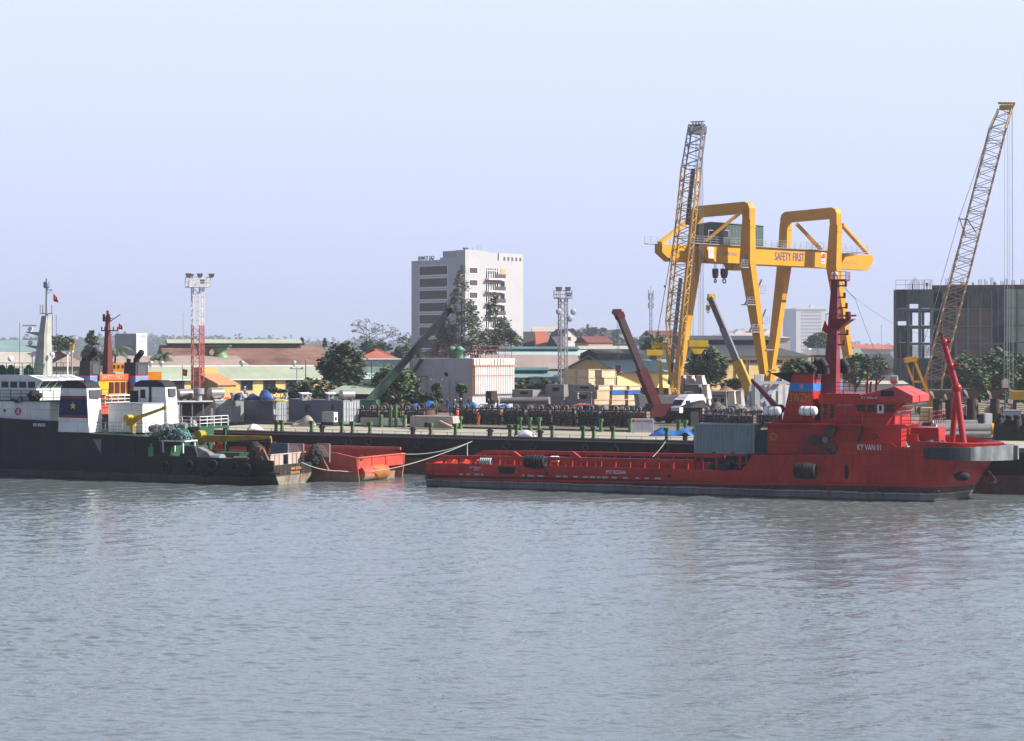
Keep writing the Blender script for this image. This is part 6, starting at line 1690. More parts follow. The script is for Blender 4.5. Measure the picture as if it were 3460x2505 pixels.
# the wooded skyline far off: nobody could count it
def skyline():
    rr = random.Random(77); mb = MB(); cl = []
    prof = lerp_poly([(-60, 1140), (300, 1138), (420, 1130), (560, 1132), (700, 1135), (900, 1140), (1000, 1148), (1150, 1150), (1300, 1148), (1400, 1150), (1800, 1150), (1960, 1112), (2060, 1108), (2130, 1140), (2300, 1150), (2600, 1160), (2850, 1160), (3030, 1165), (3520, 1160)])
    px = -60
    while px < 3520:
        hill = 1900 < px < 2150
        Y = rr.uniform(3300, 3900) if not hill else rr.uniform(1250, 1400)
        spike = rr.random() < .3
        top = W(px, prof(px)+(rr.uniform(-10, 4) if spike else rr.uniform(2, 15)), Y).z; w_ = rr.uniform(6, 9)*Y/FOC if spike else rr.uniform(12, 24)*Y/FOC
        h = top-YARD; X = GX(px, Y)
        for j in range(7):
            f = (j+.5)/7; cl.append(((X+rr.uniform(-.5, .5)*w_, Y+rr.uniform(-10, 10), YARD+h*f), w_*((1.2-f*.95) if spike else (1.15-.5*f))*rr.uniform(.8, 1.25), w_, h/7*.95))
        px += rr.uniform(4, 9)
    leaves(mb, cl, 60000, 3.6, rr)
    o = mb.build('far_wood', M['leaff'], recalc=False); tag(o, kind='stuff')
skyline()

# ------------------------------------------------------------------ buildings
WM = {}
def wall(name, col, **k):
    if name not in WM: WM[name] = paint(name, col, .8, k.pop('var', .1), k.pop('scale', .25), streak=k.pop('streak', .25), scol=k.pop('scol', tuple(c*.7 for c in col)), **k)
    return WM[name]
YW = wall('yellow_plaster', (.78, .56, .24))
OLIVE = YW
def roofm(name, col, per=.9, **k):
    if name not in WM: WM[name] = paint(name, col, .6, .12, .15, streak=.2, scol=tuple(c*.75 for c in col), corr=('X', 2.4), cs_=.16, **k)
    return WM[name]
GREENROOF = roofm('pale_green_roof', (.34, .38, .28)); BROWNROOF = roofm('brown_pink_roof', (.33, .25, .22)); DARKROOF = roofm('dark_grey_roof', (.055, .06, .065))
TEAL = roofm('teal_roof', (.20, .30, .29)); TEALD = roofm('dark_teal_roof', (.07, .16, .17)); PALETEAL = roofm('pale_teal_roof', (.40, .50, .50)); BEIGE = roofm('beige_roof', (.46, .42, .36))
def tile_mat(name, c1, c2):
    m, nt, b = newmat(name); co = coords(nt, (.25, 3.5, 3.5)); n1 = noise(nt, co, .5, 6, .7); n2 = noise(nt, coords(nt), .12, 4)
    c = mixc(nt, rampf(nt, n1, .35, .68), c1, c2); c = mixc(nt, rampf(nt, n2, .4, .75), c, tuple(x*.6 for x in c1))
    finish(nt, b, c, co, .85, 0, .4, 3); return m
TILE = tile_mat('old_brown_tiles', (.13, .055, .04), (.34, .19, .14)); REDTILE = tile_mat('red_tiles', (.36, .10, .06), (.46, .15, .09)); DKTILE = tile_mat('dark_red_tiles', (.14, .04, .04), (.22, .08, .07))

def hall(name, label, px0, px1, py_eave, Y, deg, depth, py_ridge, wm, rm, cat='warehouse', hip=0.0, wins=(), over=.5, gable=False, monitor=None, zfloor=YARD, group=None, grille=False):
    """long building: front wall along x from px0 to px1; ridge along x (or gable towards the viewer)"""
    p = W(px0, HZ, Y); F = Frame(p.x, p.y, zfloor, deg); o = F.root(name, label, cat, group)
    x1 = F.x(px1); ze = F.at((px0+px1)/2, py_eave)[1]
    one('wall', wm, o, lambda m: m.box(0, x1, 0, depth, -.5, ze))
    if gable:
        zr = F.at((px0+px1)/2, py_ridge)[1]; xm = x1/2
        one('gable', wm, o, lambda m: m.prism([(0, ze), (x1, ze), (xm, zr)], 0.02, depth-.02))
        t = .18
        mb = MB(); ov = over
        for xa, xb in ((-ov, xm), (x1+ov, xm)):
            za = ze-(zr-ze)*ov/xm
            mb.add([(xa, -ov, za+.05), (xb, -ov, zr+.05), (xb, depth+ov, zr+.05), (xa, depth+ov, za+.05), (xa, -ov, za+.05+t), (xb, -ov, zr+.05+t), (xb, depth+ov, zr+.05+t), (xa, depth+ov, za+.05+t)],
                   [(0, 3, 2, 1), (4, 5, 6, 7), (0, 1, 5, 4), (2, 3, 7, 6), (0, 4, 7, 3), (1, 2, 6, 5)])
        mb.build('roof', rm, o)
        if monitor: one('ridge_vent', monitor[0], o, lambda m: m.prism([(xm-1.8, zr-.5), (xm-1.8, zr+.6), (xm, zr+1.3), (xm+1.8, zr+.6), (xm+1.8, zr-.5)], -.6, depth))
    else:
        zr = F.at((px0+px1)/2, py_ridge, depth/2)[1]
        ov = over; ze2 = ze-(zr-ze)*ov/(depth/2)
        def rf(m):
            h = hip
            a = [(-ov, -ov, ze2+.06), (x1+ov, -ov, ze2+.06), (x1+ov, depth+ov, ze2+.06), (-ov, depth+ov, ze2+.06)]
            b = [(-ov+h, depth/2, zr+.06), (x1+ov-h, depth/2, zr+.06)]
            m.add(a+b, [(0, 1, 5, 4), (2, 3, 4, 5), (0, 4, 3), (1, 2, 5), (0, 3, 2, 1)])
        one('roof', rm, o, rf)
        if monitor:
            mm, wm2, fr0, fr1, mh = monitor
            xa, xb = x1*fr0, x1*fr1
            one('clerestory', wm2, o, lambda m: m.box(xa+.3, xb-.3, depth/2-2.6, depth/2+2.6, zr-1.6, zr+mh*.45))
            one('monitor_roof', mm, o, lambda m: m.prismx([(depth/2-3.3, zr+mh*.40), (depth/2, zr+mh), (depth/2+3.3, zr+mh*.40), (depth/2+3.3, zr+mh*.34), (depth/2-3.3, zr+mh*.34)], xa, xb))
    for (wp0, wp1, wy0, wy1) in wins:
        a, b = F.x(wp0), F.x(wp1); z1, z0 = F.at((wp0+wp1)/2, wy0)[1], F.at((wp0+wp1)/2, wy1)[1]
        if b < a: a, b = b, a
        w_ = one('window', M['grey'] if grille else M['dkgrey'], o, lambda m: (m.box(a-.08, b+.08, -.07, .06, z0-.08, z0+.06), m.box(a-.08, b+.08, -.07, .06, z1-.06, z1+.08), m.box(a-.08, a+.06, -.07, .06, z0, z1), m.box(b-.06, b+.08, -.07, .06, z0, z1), [m.box(a+(b-a)*i/3-.05, a+(b-a)*i/3+.05, -.06, .05, z0, z1) for i in (1, 2)] if grille else m.box((a+b)/2-.04, (a+b)/2+.04, -.06, .05, z0, z1)))
        one('pane', M['glass'], w_, lambda m: m.box(a, b, -.04, .03, z0, z1))
    return F, o, x1, ze, zr

F1, o1, x1_, ze_, zr_ = hall('warehouse', 'long yellow warehouse with a pale green roof behind the grey containers', 330, 1108, 1282, 372, 26, 20, 1239, YW, GREENROOF,
    wins=((420, 455, 1290, 1320), (582, 622, 1287, 1320), (742, 779, 1287, 1318), (815, 853, 1287, 1318), (891, 930, 1287, 1318), (967, 1004, 1287, 1318)))
one('ridge_cap', M['whitep'], o1, lambda m: m.bar((-.5, 10, zr_+.12), (x1_+.5, 10, zr_+.12), .5, .18))
one('gutter', M['whitep'], o1, lambda m: m.bar((-.5, -.6, ze_-.1), (x1_+.5, -.6, ze_-.1), .22, .18))
for px in (508, 545, 817, 993):
    p = F1.pt(px, 1235, 10); one('roof_ventilator', M['silver'], o1, lambda m: (m.cyl((p.x, 10, zr_), (p.x, 10, zr_+.5), .35), m.sphere((p.x, 10, zr_+.8), .6, .6, .45)))
hall('warehouse', 'pinkish brown corrugated roof shed behind the green roofed warehouse', 415, 850, 1246, 408, 26, 24, 1203, wall('brown_wall', (.30, .24, .2)), BROWNROOF)
F2, o2, x2_, ze2_, zr2_ = hall('factory_hall', 'old factory hall with a rusty tiled roof and a pale raised ridge', 575, 1120, 1236, 470, 16, 36, 1168, wall('pale_wall', (.5, .48, .42)), TILE, over=.8,
    monitor=(GREENROOF, DARKROOF, .02, .88, 1.6))
p = F2.pt(720, 1190, 8)
def venti():
    Y = 430; o = empty('roof_cyclone', (GX(720, Y), Y, YARD), 0, 'pair of green conical tanks before the rusty tiled roof', 'tank')
    zt = W(720, 1176, Y).z-YARD; zb = W(720, 1204, Y).z-YARD; 
    for dx in (-2.2, 1.6):
        one('tank', plain('tank_green', (.13, .22, .10), .5), o, lambda m: m.lathe((dx, 0, 0), [(2.1, 0), (2.1, zb), (1.5, zb+.4), (1.3, (zb+zt)/2), (1.6, zt-.4), (2.3, zt), (0, zt+.3)], 16))
    one('deck', plain('tank_green_dark', (.06, .12, .06), .6), o, lambda m: m.box(-4.4, 3.9, -2.2, 2.2, zt+.3, zt+.6))
venti()
hall('factory_hall', 'wide beige roofed hall at the left edge behind the white bridge', -60, 210, 1262, 420, 8, 40, 1190, wall('beige_wall', (.44, .40, .34)), BEIGE)
hall('factory_hall', 'pale teal roofed hall far behind the white pylon mast', -60, 150, 1188, 640, 4, 40, 1150, wall('teal_wall', (.25, .36, .36)), TEAL)
hall('shed', 'brown hipped roof shed between the white mast and the red mast', 165, 300, 1238, 392, 14, 22, 1190, wall('shed_brown_wall', (.25, .21, .18)), BROWNROOF, hip=6)
# yellow stair block with an orange sloped awning at the light mast
def stair_block():
    Y = 320; p = W(648, HZ, Y); F = Frame(p.x, p.y, YARD, -38); YS = paint('shaded_yellow_plaster', (.46, .34, .13), .8, .12, .4); o = F.root('stair_house', 'shade-darkened yellow stair house with an orange sloping roof at the light mast', 'stair house')  # plaster colour darkened to give the shaded look of the front
    z1 = F.at(660, 1242)[1]; z2 = F.at(690, 1268)[1]; z3 = F.at(740, 1300)[1]
    xa, xb, xc = 0, F.x(674), F.x(735)
    one('wall', YS, o, lambda m: m.prism([(0, -.5), (xc, -.5), (xc, z3), (xb, z2), (xb, z1), (0, z1)], 0, 4.2))
    one('sloped_roof', plain('terracotta_paint', (.50, .22, .10), .7), o, lambda m: m.prism([(xb, z2), (xc+.3, z3-.15), (xc+.3, z3+.1), (xb, z2+.25)], -.2, 4.5))
    flag(F, [(-1.6, -.6, F.at(630, 1246)[1]), (-1.6, -.6, F.at(630, 1270)[1]), (-.1, -.9, F.at(655, 1272)[1]), (-.1, -.9, F.at(655, 1251)[1])], 'big red flag with a yellow star beside the yellow stair house')
    one('flag_pole', M['grey'], o, lambda m: m.cyl((-1.6, -.6, -.5), (-1.6, -.6, z1+.4), .05, n=6))
stair_block()
def sign_building():
    Y = 520; p = W(388, HZ, Y); F = Frame(p.x, p.y, YARD, -30); o = F.root('office_block', 'grey office block with a lettered wall behind the palm', 'office building')
    x1 = F.x(460); z1 = F.at(425, 1128)[1]; D = (30*Y/FOC)/.55
    one('wall', wall('signgrey', (.36, .38, .42)), o, lambda m: m.box(0, x1, 0, D, -.5, z1))
    one('white_panel', M['whitep'], o, lambda m: m.box(x1, x1+.1, .1, D-.1, 1, z1+.1))
    c = F.pt(432, 1176, 0); text('USETCO', o, (c.x-.1, -.06, c.z), 4.9, 1.05, plain('dark_lettering', (.10, .10, .12), .6))
    for i, t in enumerate(('CAN', 'TAY', 'DO', 'TV')): text(t, o, (x1+.14, D/2, z1-.8-1.35*i), D*.6, 1.0, plain('sign_blue', (.05, .14, .5), .5), rz=R(90))
sign_building()
hall('house', 'house with a bright red hipped tile roof behind the big dark tree', 1205, 1345, 1213, 440, 6, 16, 1180, wall('cream_wall', (.6, .5, .35)), REDTILE, 'house', hip=6)
hall('shed', 'pale teal walled shed under the red hipped roof', 1222, 1386, 1216, 400, 6, 20, 1213, wall('teal_panel_wall', (.30, .44, .42)), PALETEAL)
hall('carport', 'pale roofed open shed with a dark gable left of the green crane', 1112, 1240, 1330, 282, -28, 9, 1305, M['dark'], GREENROOF, 'shed', gable=False)
hall('shed', 'small house with a low white roof seen through the trees, below the teal shed', 1180, 1300, 1280, 345, 6, 9, 1262, wall('cream_wall2', (.62, .54, .42)), PALETEAL)
# tower block
def tower():
    Y = 545; c = W(1572, HZ, Y); o = empty('tower_block', (c.x, c.y, YARD), 0, 'grey tower block with brown window bands, feathery trees before it', 'office building')
    FL_ = Frame(c.x, c.y, YARD, -42); FR_ = Frame(c.x, c.y, YARD, 42)
    inv = lambda F, x, y, z: F.u*x + F.v*y + Vector((0, 0, z))
    lx = FL_.x(1390)                                   # negative
    zl = lambda py, F=FL_, px=1500: F.at(px, py)[1]
    m_l = wall('tower_grey', (.50, .52, .58), var=.04); 
    def slab(m, F, x0, x1, y0, y1, z0, z1): m.frustum([inv(F, x0, y0, z0), inv(F, x1, y0, z0), inv(F, x1, y1, z0), inv(F, x0, y1, z0)], [inv(F, x0, y0, z1), inv(F, x1, y0, z1), inv(F, x1, y1, z1), inv(F, x0, y1, z1)])
    rx = FR_.x(1768); zr = lambda py, px=1650: FR_.at(px, py)[1]
    one('wall', m_l, o, slab, FL_, lx, FL_.x(1489), .02, 16, -.5, zl(878))
    one('wall', m_l, o, slab, FL_, FL_.x(1489)-.3, FL_.x(1542), .03, 14, -.5, zl(871))
    one('stair_tower', m_l, o, slab, FL_, FL_.x(1541), 0, .01, 9, -.5, zl(848))
    mr = wall('tower_white', (.46, .455, .465), var=.04)
    one('wall', mr, o, slab, FR_, .01, FR_.x(1650), 0, 10, -.5, zr(849))
    one('wall', mr, o, slab, FR_, FR_.x(1650)-.05, rx, .05, 15, -.5, zr(857, 1720))
    one('roof_block', m_l, o, slab, FL_, FL_.x(1489), FL_.x(1528), 2, 8, zl(878)-.2, zl(855))
    mf = M['whitep']
    for k in range(8):
        y0 = 900 + 41.2*k; a, b = FL_.x(1418), FL_.x(1512)
        z1, z0 = zl(y0, FL_, 1465), zl(y0+29, FL_, 1465)
        w_ = one('window_band', mf, o, lambda m: [slab(m, FL_, xa, xb, -.12, .1, za, zb) for xa, xb, za, zb in ((a-.2, b+.2, z1, z1+.25), (a-.2, b+.2, z0-.3, z0), (a-.2, a, z0, z1), (b, b+.2, z0, z1))])
        one('pane', M['glassb'], w_, lambda m: slab(m, FL_, a, b, -.05, .1, z0, z1))
        y0 = 905 + 41.8*k; a, b = FR_.x(1586), FR_.x(1613); z1, z0 = zr(y0, 1600), zr(y0+19, 1600)
        w_ = one('window', mf, o, lambda m: [slab(m, FR_, xa, xb, -.1, .1, za, zb) for xa, xb, za, zb in ((a-.2, b+.2, z1, z1+.22), (a-.2, b+.2, z0-.25, z0), (a-.2, a, z0, z1), (b, b+.2, z0, z1))])
        one('pane', M['glassb'], w_, lambda m: slab(m, FR_, a, b, -.04, .1, z0, z1))
        if k < 6:
            y0 = 908 + 41.5*k; a, b = FR_.x(1640), FR_.x(1684); z1, z0 = zr(y0, 1660), zr(y0+20, 1660)
            w_ = one('balcony_door', mf, o, lambda m: [slab(m, FR_, a+(b-a)*i/6-.1, a+(b-a)*i/6+.1, -.08, .1, z0-1.2, z1) for i in range(7)] + [slab(m, FR_, a, b, -.08, .1, z1-.7, z1-.5)])
            one('pane', M['glass'], w_, lambda m: slab(m, FR_, a, b, -.03, .1, z0-1.2, z1))
            a2, b2 = FR_.x(1642), FR_.x(1698)
            bl = one('balcony', mf, o, lambda m: slab(m, FR_, a2, b2, -1.4, .05, z0-1.6, z0-1.15))
            one('balcony_panel', M['dkgrey'], bl, lambda m: slab(m, FR_, FR_.x(1662), b2, -1.45, -1.35, z0-1.1, z0+.1))
            one('balcony_rail', mf, bl, lambda m: [slab(m, FR_, a2+(b2-a2)*i/10, a2+(b2-a2)*i/10+.08, -1.38, -1.3, z0-1.15, z0+.1) for i in range(11)])
            one('orange_soffit', plain('salmon_panel', (.50, .22, .14), .7), bl, lambda m: slab(m, FR_, a2+.2, a2+(b2-a2)*.8, -.3, .05, z0-2.4, z0-1.62))
            if k:
                a3, b3 = FR_.x(1692), FR_.x(1705); one('window', M['glass'], o, lambda m: slab(m, FR_, a3, b3, -.04, .1, z0-.3, z1))
            else:
                a3, b3 = FR_.x(1692), FR_.x(1707); one('orange_panel', plain('orange_panel', (.75, .38, .14), .7), o, lambda m: slab(m, FR_, a3, b3, -.06, .1, z0-.3, z1))
    for k in range(5):
        a = FR_.x(1702+13.5*k); one('roof_slot', M['dkgrey'], o, lambda m: slab(m, FR_, a, a+.55, -.03, .2, zr(882, 1725), zr(870, 1725)))
    # roof sign seen from behind
    pc = FL_.pt(1440, 873, 4); q = inv(FL_, FL_.x(1440, 4), 4, zl(878)+.75)
    t = text('GAS TOWER', o, tuple(q + Vector((0, 0, .1))), 62*Y/FOC*1.28, 1.25, M['soot'], rz=R(-42+180), name='roof_lettering', depth=.1)
    one('sign_frame', M['dkgrey'], o, lambda m: m.bar(inv(FL_, FL_.x(1410, 4), 4, zl(878)), inv(FL_, FL_.x(1470, 4), 4, zl(878)), .12))
    one('roof_lamp', M['dkgrey'], o, lambda m: (m.bar(inv(FR_, .5, 1, zr(849)), inv(FR_, .8, 1, zr(842)), .25), m.bar(inv(FR_, .3, 1, zr(843)), inv(FR_, 1.8, 1, zr(843)), .7, .5)))
    for px in (1600, 1620, 1637, 1648): 
        x = FR_.x(px); one('roof_aerial', M['grey'], o, lambda m: m.cyl(inv(FR_, x, 3, zr(849)-.2), inv(FR_, x, 3, zr(833 if px != 1637 else 824)), .06, n=5))
    one('flue', M['dkgrey'], o, lambda m: m.bar(inv(FR_, FR_.x(1684), .03, zr(880, 1684)), inv(FR_, FR_.x(1684), .03, zr(856, 1684)), .3))
tower()
# rust streaked white caisson: a corrugated block
def caisson():
    Y = 292; c = W(1596, HZ, Y); o = empty('steel_caisson', (c.x, c.y, YARD), 0, 'huge rusty white corrugated steel block with a red railing on top', 'steel block')
    FL_ = Frame(c.x, c.y, YARD, -38); FR_ = Frame(c.x, c.y, YARD, 40); inv = lambda F, x, y, z: F.u*x + F.v*y + Vector((0, 0, z))
    lx = FL_.x(1383); rx = FR_.x(1738); zt = FL_.at(1500, 1211)[1]; zb = FR_.at(1660, 1332)[1]
    pl = paint('caisson_plate', (.50, .49, .50), .7, .1, .3, rust=.16, rustcol=(.28, .17, .12), streak=.35, scol=(.40, .30, .24))
    a, b = inv(FL_, lx, 0, 0), inv(FR_, rx, 0, 0)
    pts = [a, Vector((0, 0, 0)), b, a + b + Vector((0, 0, 0))]
    one('plate_wall', pl, o, lambda m: m.frustum([p + Vector((0, 0, .3)) for p in pts], [p + Vector((0, 0, zt)) for p in pts]))
    cw = paint('sunlit_corrugation', (.84, .82, .81), .7, .05, .4, rust=.04, rustcol=(.5, .33, .2), streak=.25, scol=(.66, .48, .33))  # ribs painted whiter than the plate, to look like the sunlit face
    def corr_(m):
        n = 22
        for i in range(n):
            x0 = .25+(rx-.5)*i/n; x1 = x0+(rx-.5)/n*.5
            p = [inv(FR_, x0, -.02, 0), inv(FR_, x0+.03, -.42, 0), inv(FR_, x1-.03, -.42, 0), inv(FR_, x1, -.02, 0)]
            m.frustum([q + Vector((0, 0, zb)) for q in p], [q + Vector((0, 0, zt-1.2)) for q in p])
    one('corrugation', cw, o, corr_)
    rm_ = plain('rust_orange_trim', (.46, .24, .10), .8)
    z_m = zb+(zt-zb)*.52
    one('trim', rm_, o, lambda m: [m.bar(inv(FR_, 0, -.42, zt-1.1), inv(FR_, rx, -.42, zt-1.1), .2, .22), m.bar(inv(FR_, 0, -.42, z_m), inv(FR_, rx, -.42, z_m), .08, .09)] + [m.bar(inv(FR_, .1, -.1, zb), inv(FR_, .1, -.1, zt-.1), .35)])
    def studs(m):
        for i in range(16):
            x = .3+(rx-.6)*i/15+.12*math.sin(i*7); m.frustum([inv(FR_, x, -.12, zt-1), inv(FR_, x+.35, -.12, zt-1), inv(FR_, x+.35, -.02, zt-1), inv(FR_, x, -.02, zt-1)], [inv(FR_, x, -.12, zt-.1), inv(FR_, x+.35, -.12, zt-.1), inv(FR_, x+.35, -.02, zt-.1), inv(FR_, x, -.02, zt-.1)])
    one('top_studs', M['whitep'], o, studs)
    one('stair', M['dkgrey'], o, lambda m: m.bar(inv(FL_, FL_.x(1393), -.6, FL_.at(1393, 1275)[1]), inv(FL_, FL_.x(1436), -.6, FL_.at(1436, 1212)[1]), .5, .35))
    one('opening', M['dark'], o, lambda m: m.frustum([inv(FL_, FL_.x(1505), -.06, FL_.at(1505, 1272)[1]), inv(FL_, FL_.x(1515), -.06, FL_.at(1515, 1272)[1]), inv(FL_, FL_.x(1515), .1, FL_.at(1515, 1272)[1]), inv(FL_, FL_.x(1505), .1, FL_.at(1505, 1272)[1])], [inv(FL_, FL_.x(1502), -.06, FL_.at(1505, 1260)[1]), inv(FL_, FL_.x(1511), -.06, FL_.at(1511, 1258)[1]), inv(FL_, FL_.x(1511), .1, FL_.at(1511, 1258)[1]), inv(FL_, FL_.x(1502), .1, FL_.at(1505, 1260)[1])]))
    rd = plain('dull_red_rail', (.24, .07, .07), .6)
    for pa, pb in ((inv(FL_, lx+1, .3, zt), inv(FL_, -.2, .3, zt)), (inv(FR_, .2, .3, zt), inv(FR_, rx-.3, .3, zt))):
        one('top_rail', rd, o, lambda m: m.rail([pa, pb], 1.9, .07, 3, 1.3))
    gt = plain('top_tank_green', (.12, .27, .16), .6)
    for px in (1528, 1552):
        q = inv(FL_, FL_.x(px, 2.0), 2.0, zt); one('deck_shelter', gt, o, lambda m: m.lathe(tuple(q), [(.6, 0), (.6, 1.1), (1.2, 1.15), (.2, 1.9), (0, 2.0)], 10))
    [one('scaffold_bar', plain('rust_red_bar', (.22, .09, .08), .7), o, lambda m: m.bar(inv(FL_, FL_.x(px), -.3, .3), inv(FL_, FL_.x(px), -.3, FL_.at(px, yy)[1]), .08)) for px, yy in ((1392, 1215), (1418, 1272), (1447, 1272), (1522, 1283), (1545, 1283))]
    one('scaffold_bar', plain('rust_red_bar', (.22, .09, .08), .7), o, lambda m: m.bar(inv(FL_, FL_.x(1418), -.3, FL_.at(1418, 1272)[1]), inv(FL_, FL_.x(1450), -.3, FL_.at(1450, 1272)[1]), .12))
caisson()
hall('warehouse', 'long pale teal roof with a rounded dark ridge right of the tower block', 1690, 1990, 1202, 450, 3, 20, 1184, wall('teal_wall2', (.3, .4, .4)), PALETEAL, monitor=(TEALD, TEALD, .0, .92, .9))
hall('warehouse', 'long flat brown roof right of the tower block', 1640, 1960, 1246, 405, 3, 26, 1200, wall('brown_wall2', (.3, .25, .22)), BROWNROOF)
hall('warehouse', 'low teal roof with a rounded ridge right of the rusty white block', 1700, 1888, 1276, 350, 2, 14, 1256, wall('teal_wall3', (.3, .42, .4)), TEAL, monitor=(TEALD, TEALD, .0, .85, .8))
hall('warehouse', 'olive gabled warehouse with a teal roof behind the timber crates', 1905, 2086, 1254, 352, -34, 34, 1206, YW, TEAL, gable=True, monitor=(DARKROOF,), over=.7)
# distant houses
for i, (px0, px1, pe, pr, Y, dg, wc, rmat, lab) in enumerate((
    (1700, 1830, 1168, 1122, 560, 4, (.12, .12, .14), DARKROOF, 'dark grey flat block right of the tower block'),
    (1755, 1800, 1140, 1121, 600, 4, (.5, .2, .15), REDTILE, 'red roofed house behind the dark grey block'),
    (1815, 1852, 1168, 1122, 555, 4, (.40, .16, .12), REDTILE, 'brick red narrow house right of the dark grey block'),
    (1850, 1905, 1168, 1122, 550, -20, (.22, .22, .25), DARKROOF, 'grey house left of the white gabled house'),
    (1905, 1948, 1134, 1114, 545, 24, (.66, .62, .60), DARKROOF, 'white gabled house behind the grey light mast'),
    (1988, 2070, 1158, 1138, 520, 22, (.50, .38, .28), DKTILE, 'brick house with a dark red roof before the far trees'),
    (2160, 2206, 1140, 1132, 470, -26, (.26, .27, .31), DARKROOF, 'bare grey concrete house left of the yellow crawler crane'),
    (2206, 2258, 1146, 1140, 480, 10, (.46, .40, .36), BEIGE, 'beige flat house behind the yellow crawler crane'),
    (2205, 2300, 1135, 1118, 540, 16, (.45, .34, .28), DKTILE, 'house with a dull red roof behind the yellow crawler crane'),
    (1800, 1880, 1120, 1105, 1100, 4, (.5, .5, .55), BEIGE, 'pale flat building on the skyline left of the white gabled house'),
    (1960, 2130, 1180, 1170, 500, 4, (.45, .42, .45), BEIGE, 'low pale roof row before the brick house'))):
    hall('house', lab, px0, px1, pe, Y, dg, 9, pr, wall('house_wall_%d' % i, wc), rmat, 'house', gable=(i == 4), over=.3,
         wins=() if i not in (3, 4, 6) else (((px0+px1)/2-7, (px0+px1)/2+1, pe+6, pe+16),))
F3, o3, x3_, ze3, zr3 = hall('warehouse', 'yellow walled warehouse with a big dark grey roof behind the gantry legs', 2330, 2725, 1202, 400, 14, 26, 1158, YW, DARKROOF, hip=7, over=1.0,
    monitor=(DARKROOF, DARKROOF, .06, .86, 1.5), wins=((2455, 2478, 1213, 1228), (2500, 2520, 1213, 1228), (2534, 2558, 1213, 1228), (2420, 2438, 1213, 1228), (2620, 2643, 1213, 1228), (2660, 2685, 1213, 1228), (2575, 2596, 1213, 1228)), grille=True)
one('cornice', plain('cream_cornice', (.74, .56, .28), .7), o3, lambda m: m.box(-.3, x3_+.3, -.35, 0, ze3-.9, ze3-.05))
for px in (2485, 2528, 2605): x = F3.x(px); one('downpipe', M['rust'], o3, lambda m: m.bar((x, -.12, 0), (x, -.12, ze3-.9), .16))
F4, o4, x4_, ze4, zr4 = hall('house', 'pale hipped roof with two white dormers on the skyline behind the gantry', 2415, 2670, 1142, 560, 6, 22, 1112, wall('pale_hall_wall', (.5, .47, .46)), roofm('pale_pink_roof', (.42, .36, .36)), 'house', hip=12)
for px in (2494, 2590):
    p = F4.pt(px, 1130, 6); one('dormer', M['whitep'], o4, lambda m: m.prism([(p.x-1.6, p.z-1.6), (p.x+1.6, p.z-1.6), (p.x+1.6, p.z), (p.x, p.z+1.5), (p.x-1.6, p.z)], 4.6, 10))
def far_tower():
    Y = 2700; p = W(2690, HZ, Y); F = Frame(p.x, p.y, YARD, 10); o = F.root('tower_block', 'pale high rise far off in the haze behind the red mast', 'high rise')
    x1 = F.x(2792); zt = F.at(2740, 1046)[1]
    ww = wall('far_white', (.62, .60, .60), var=.03)
    one('wall', ww, o, lambda m: m.box(0, x1, 0, 28, -1, zt))
    G = Frame(p.x, p.y, YARD, -50); a = F.u*0
    lx = G.x(2645)
    side_ = wall('far_blue', (.34, .42, .52), var=.03)
    iv = lambda x, y, z: Vector(((G.u*x+G.v*y).dot(F.u), (G.u*x+G.v*y).dot(F.v), z))
    one('side_wing', side_, o, lambda m: m.frustum([iv(lx, .05, -1), iv(0, .05, -1), iv(0, 14, -1), iv(lx, 14, -1)], [iv(lx, .05, zt+1), iv(0, .05, zt+1), iv(0, 14, zt+1), iv(lx, 14, zt+1)]))
    one('roof_slab', ww, o, lambda m: (m.box(-.8, x1+.8, -1, 18.5, zt, zt+1.6), m.box(x1*.15, x1*.95, 2, 14, zt+1.6, zt+2.6), m.box(x1*.5, x1*.66, 4, 10, zt+2.6, zt+6)))
    gm = plain('far_window', (.20, .22, .26), .4)
    for r_ in range(13):
        z = 6+(zt-10)*r_/12
        def row(m):
            for c in range(11): x = x1*.18 + x1*.62*c/10; m.box(x-.9, x+.9, -.12, .1, z-1.2, z+1.2)
        one('window_row', gm, o, row)
far_tower()
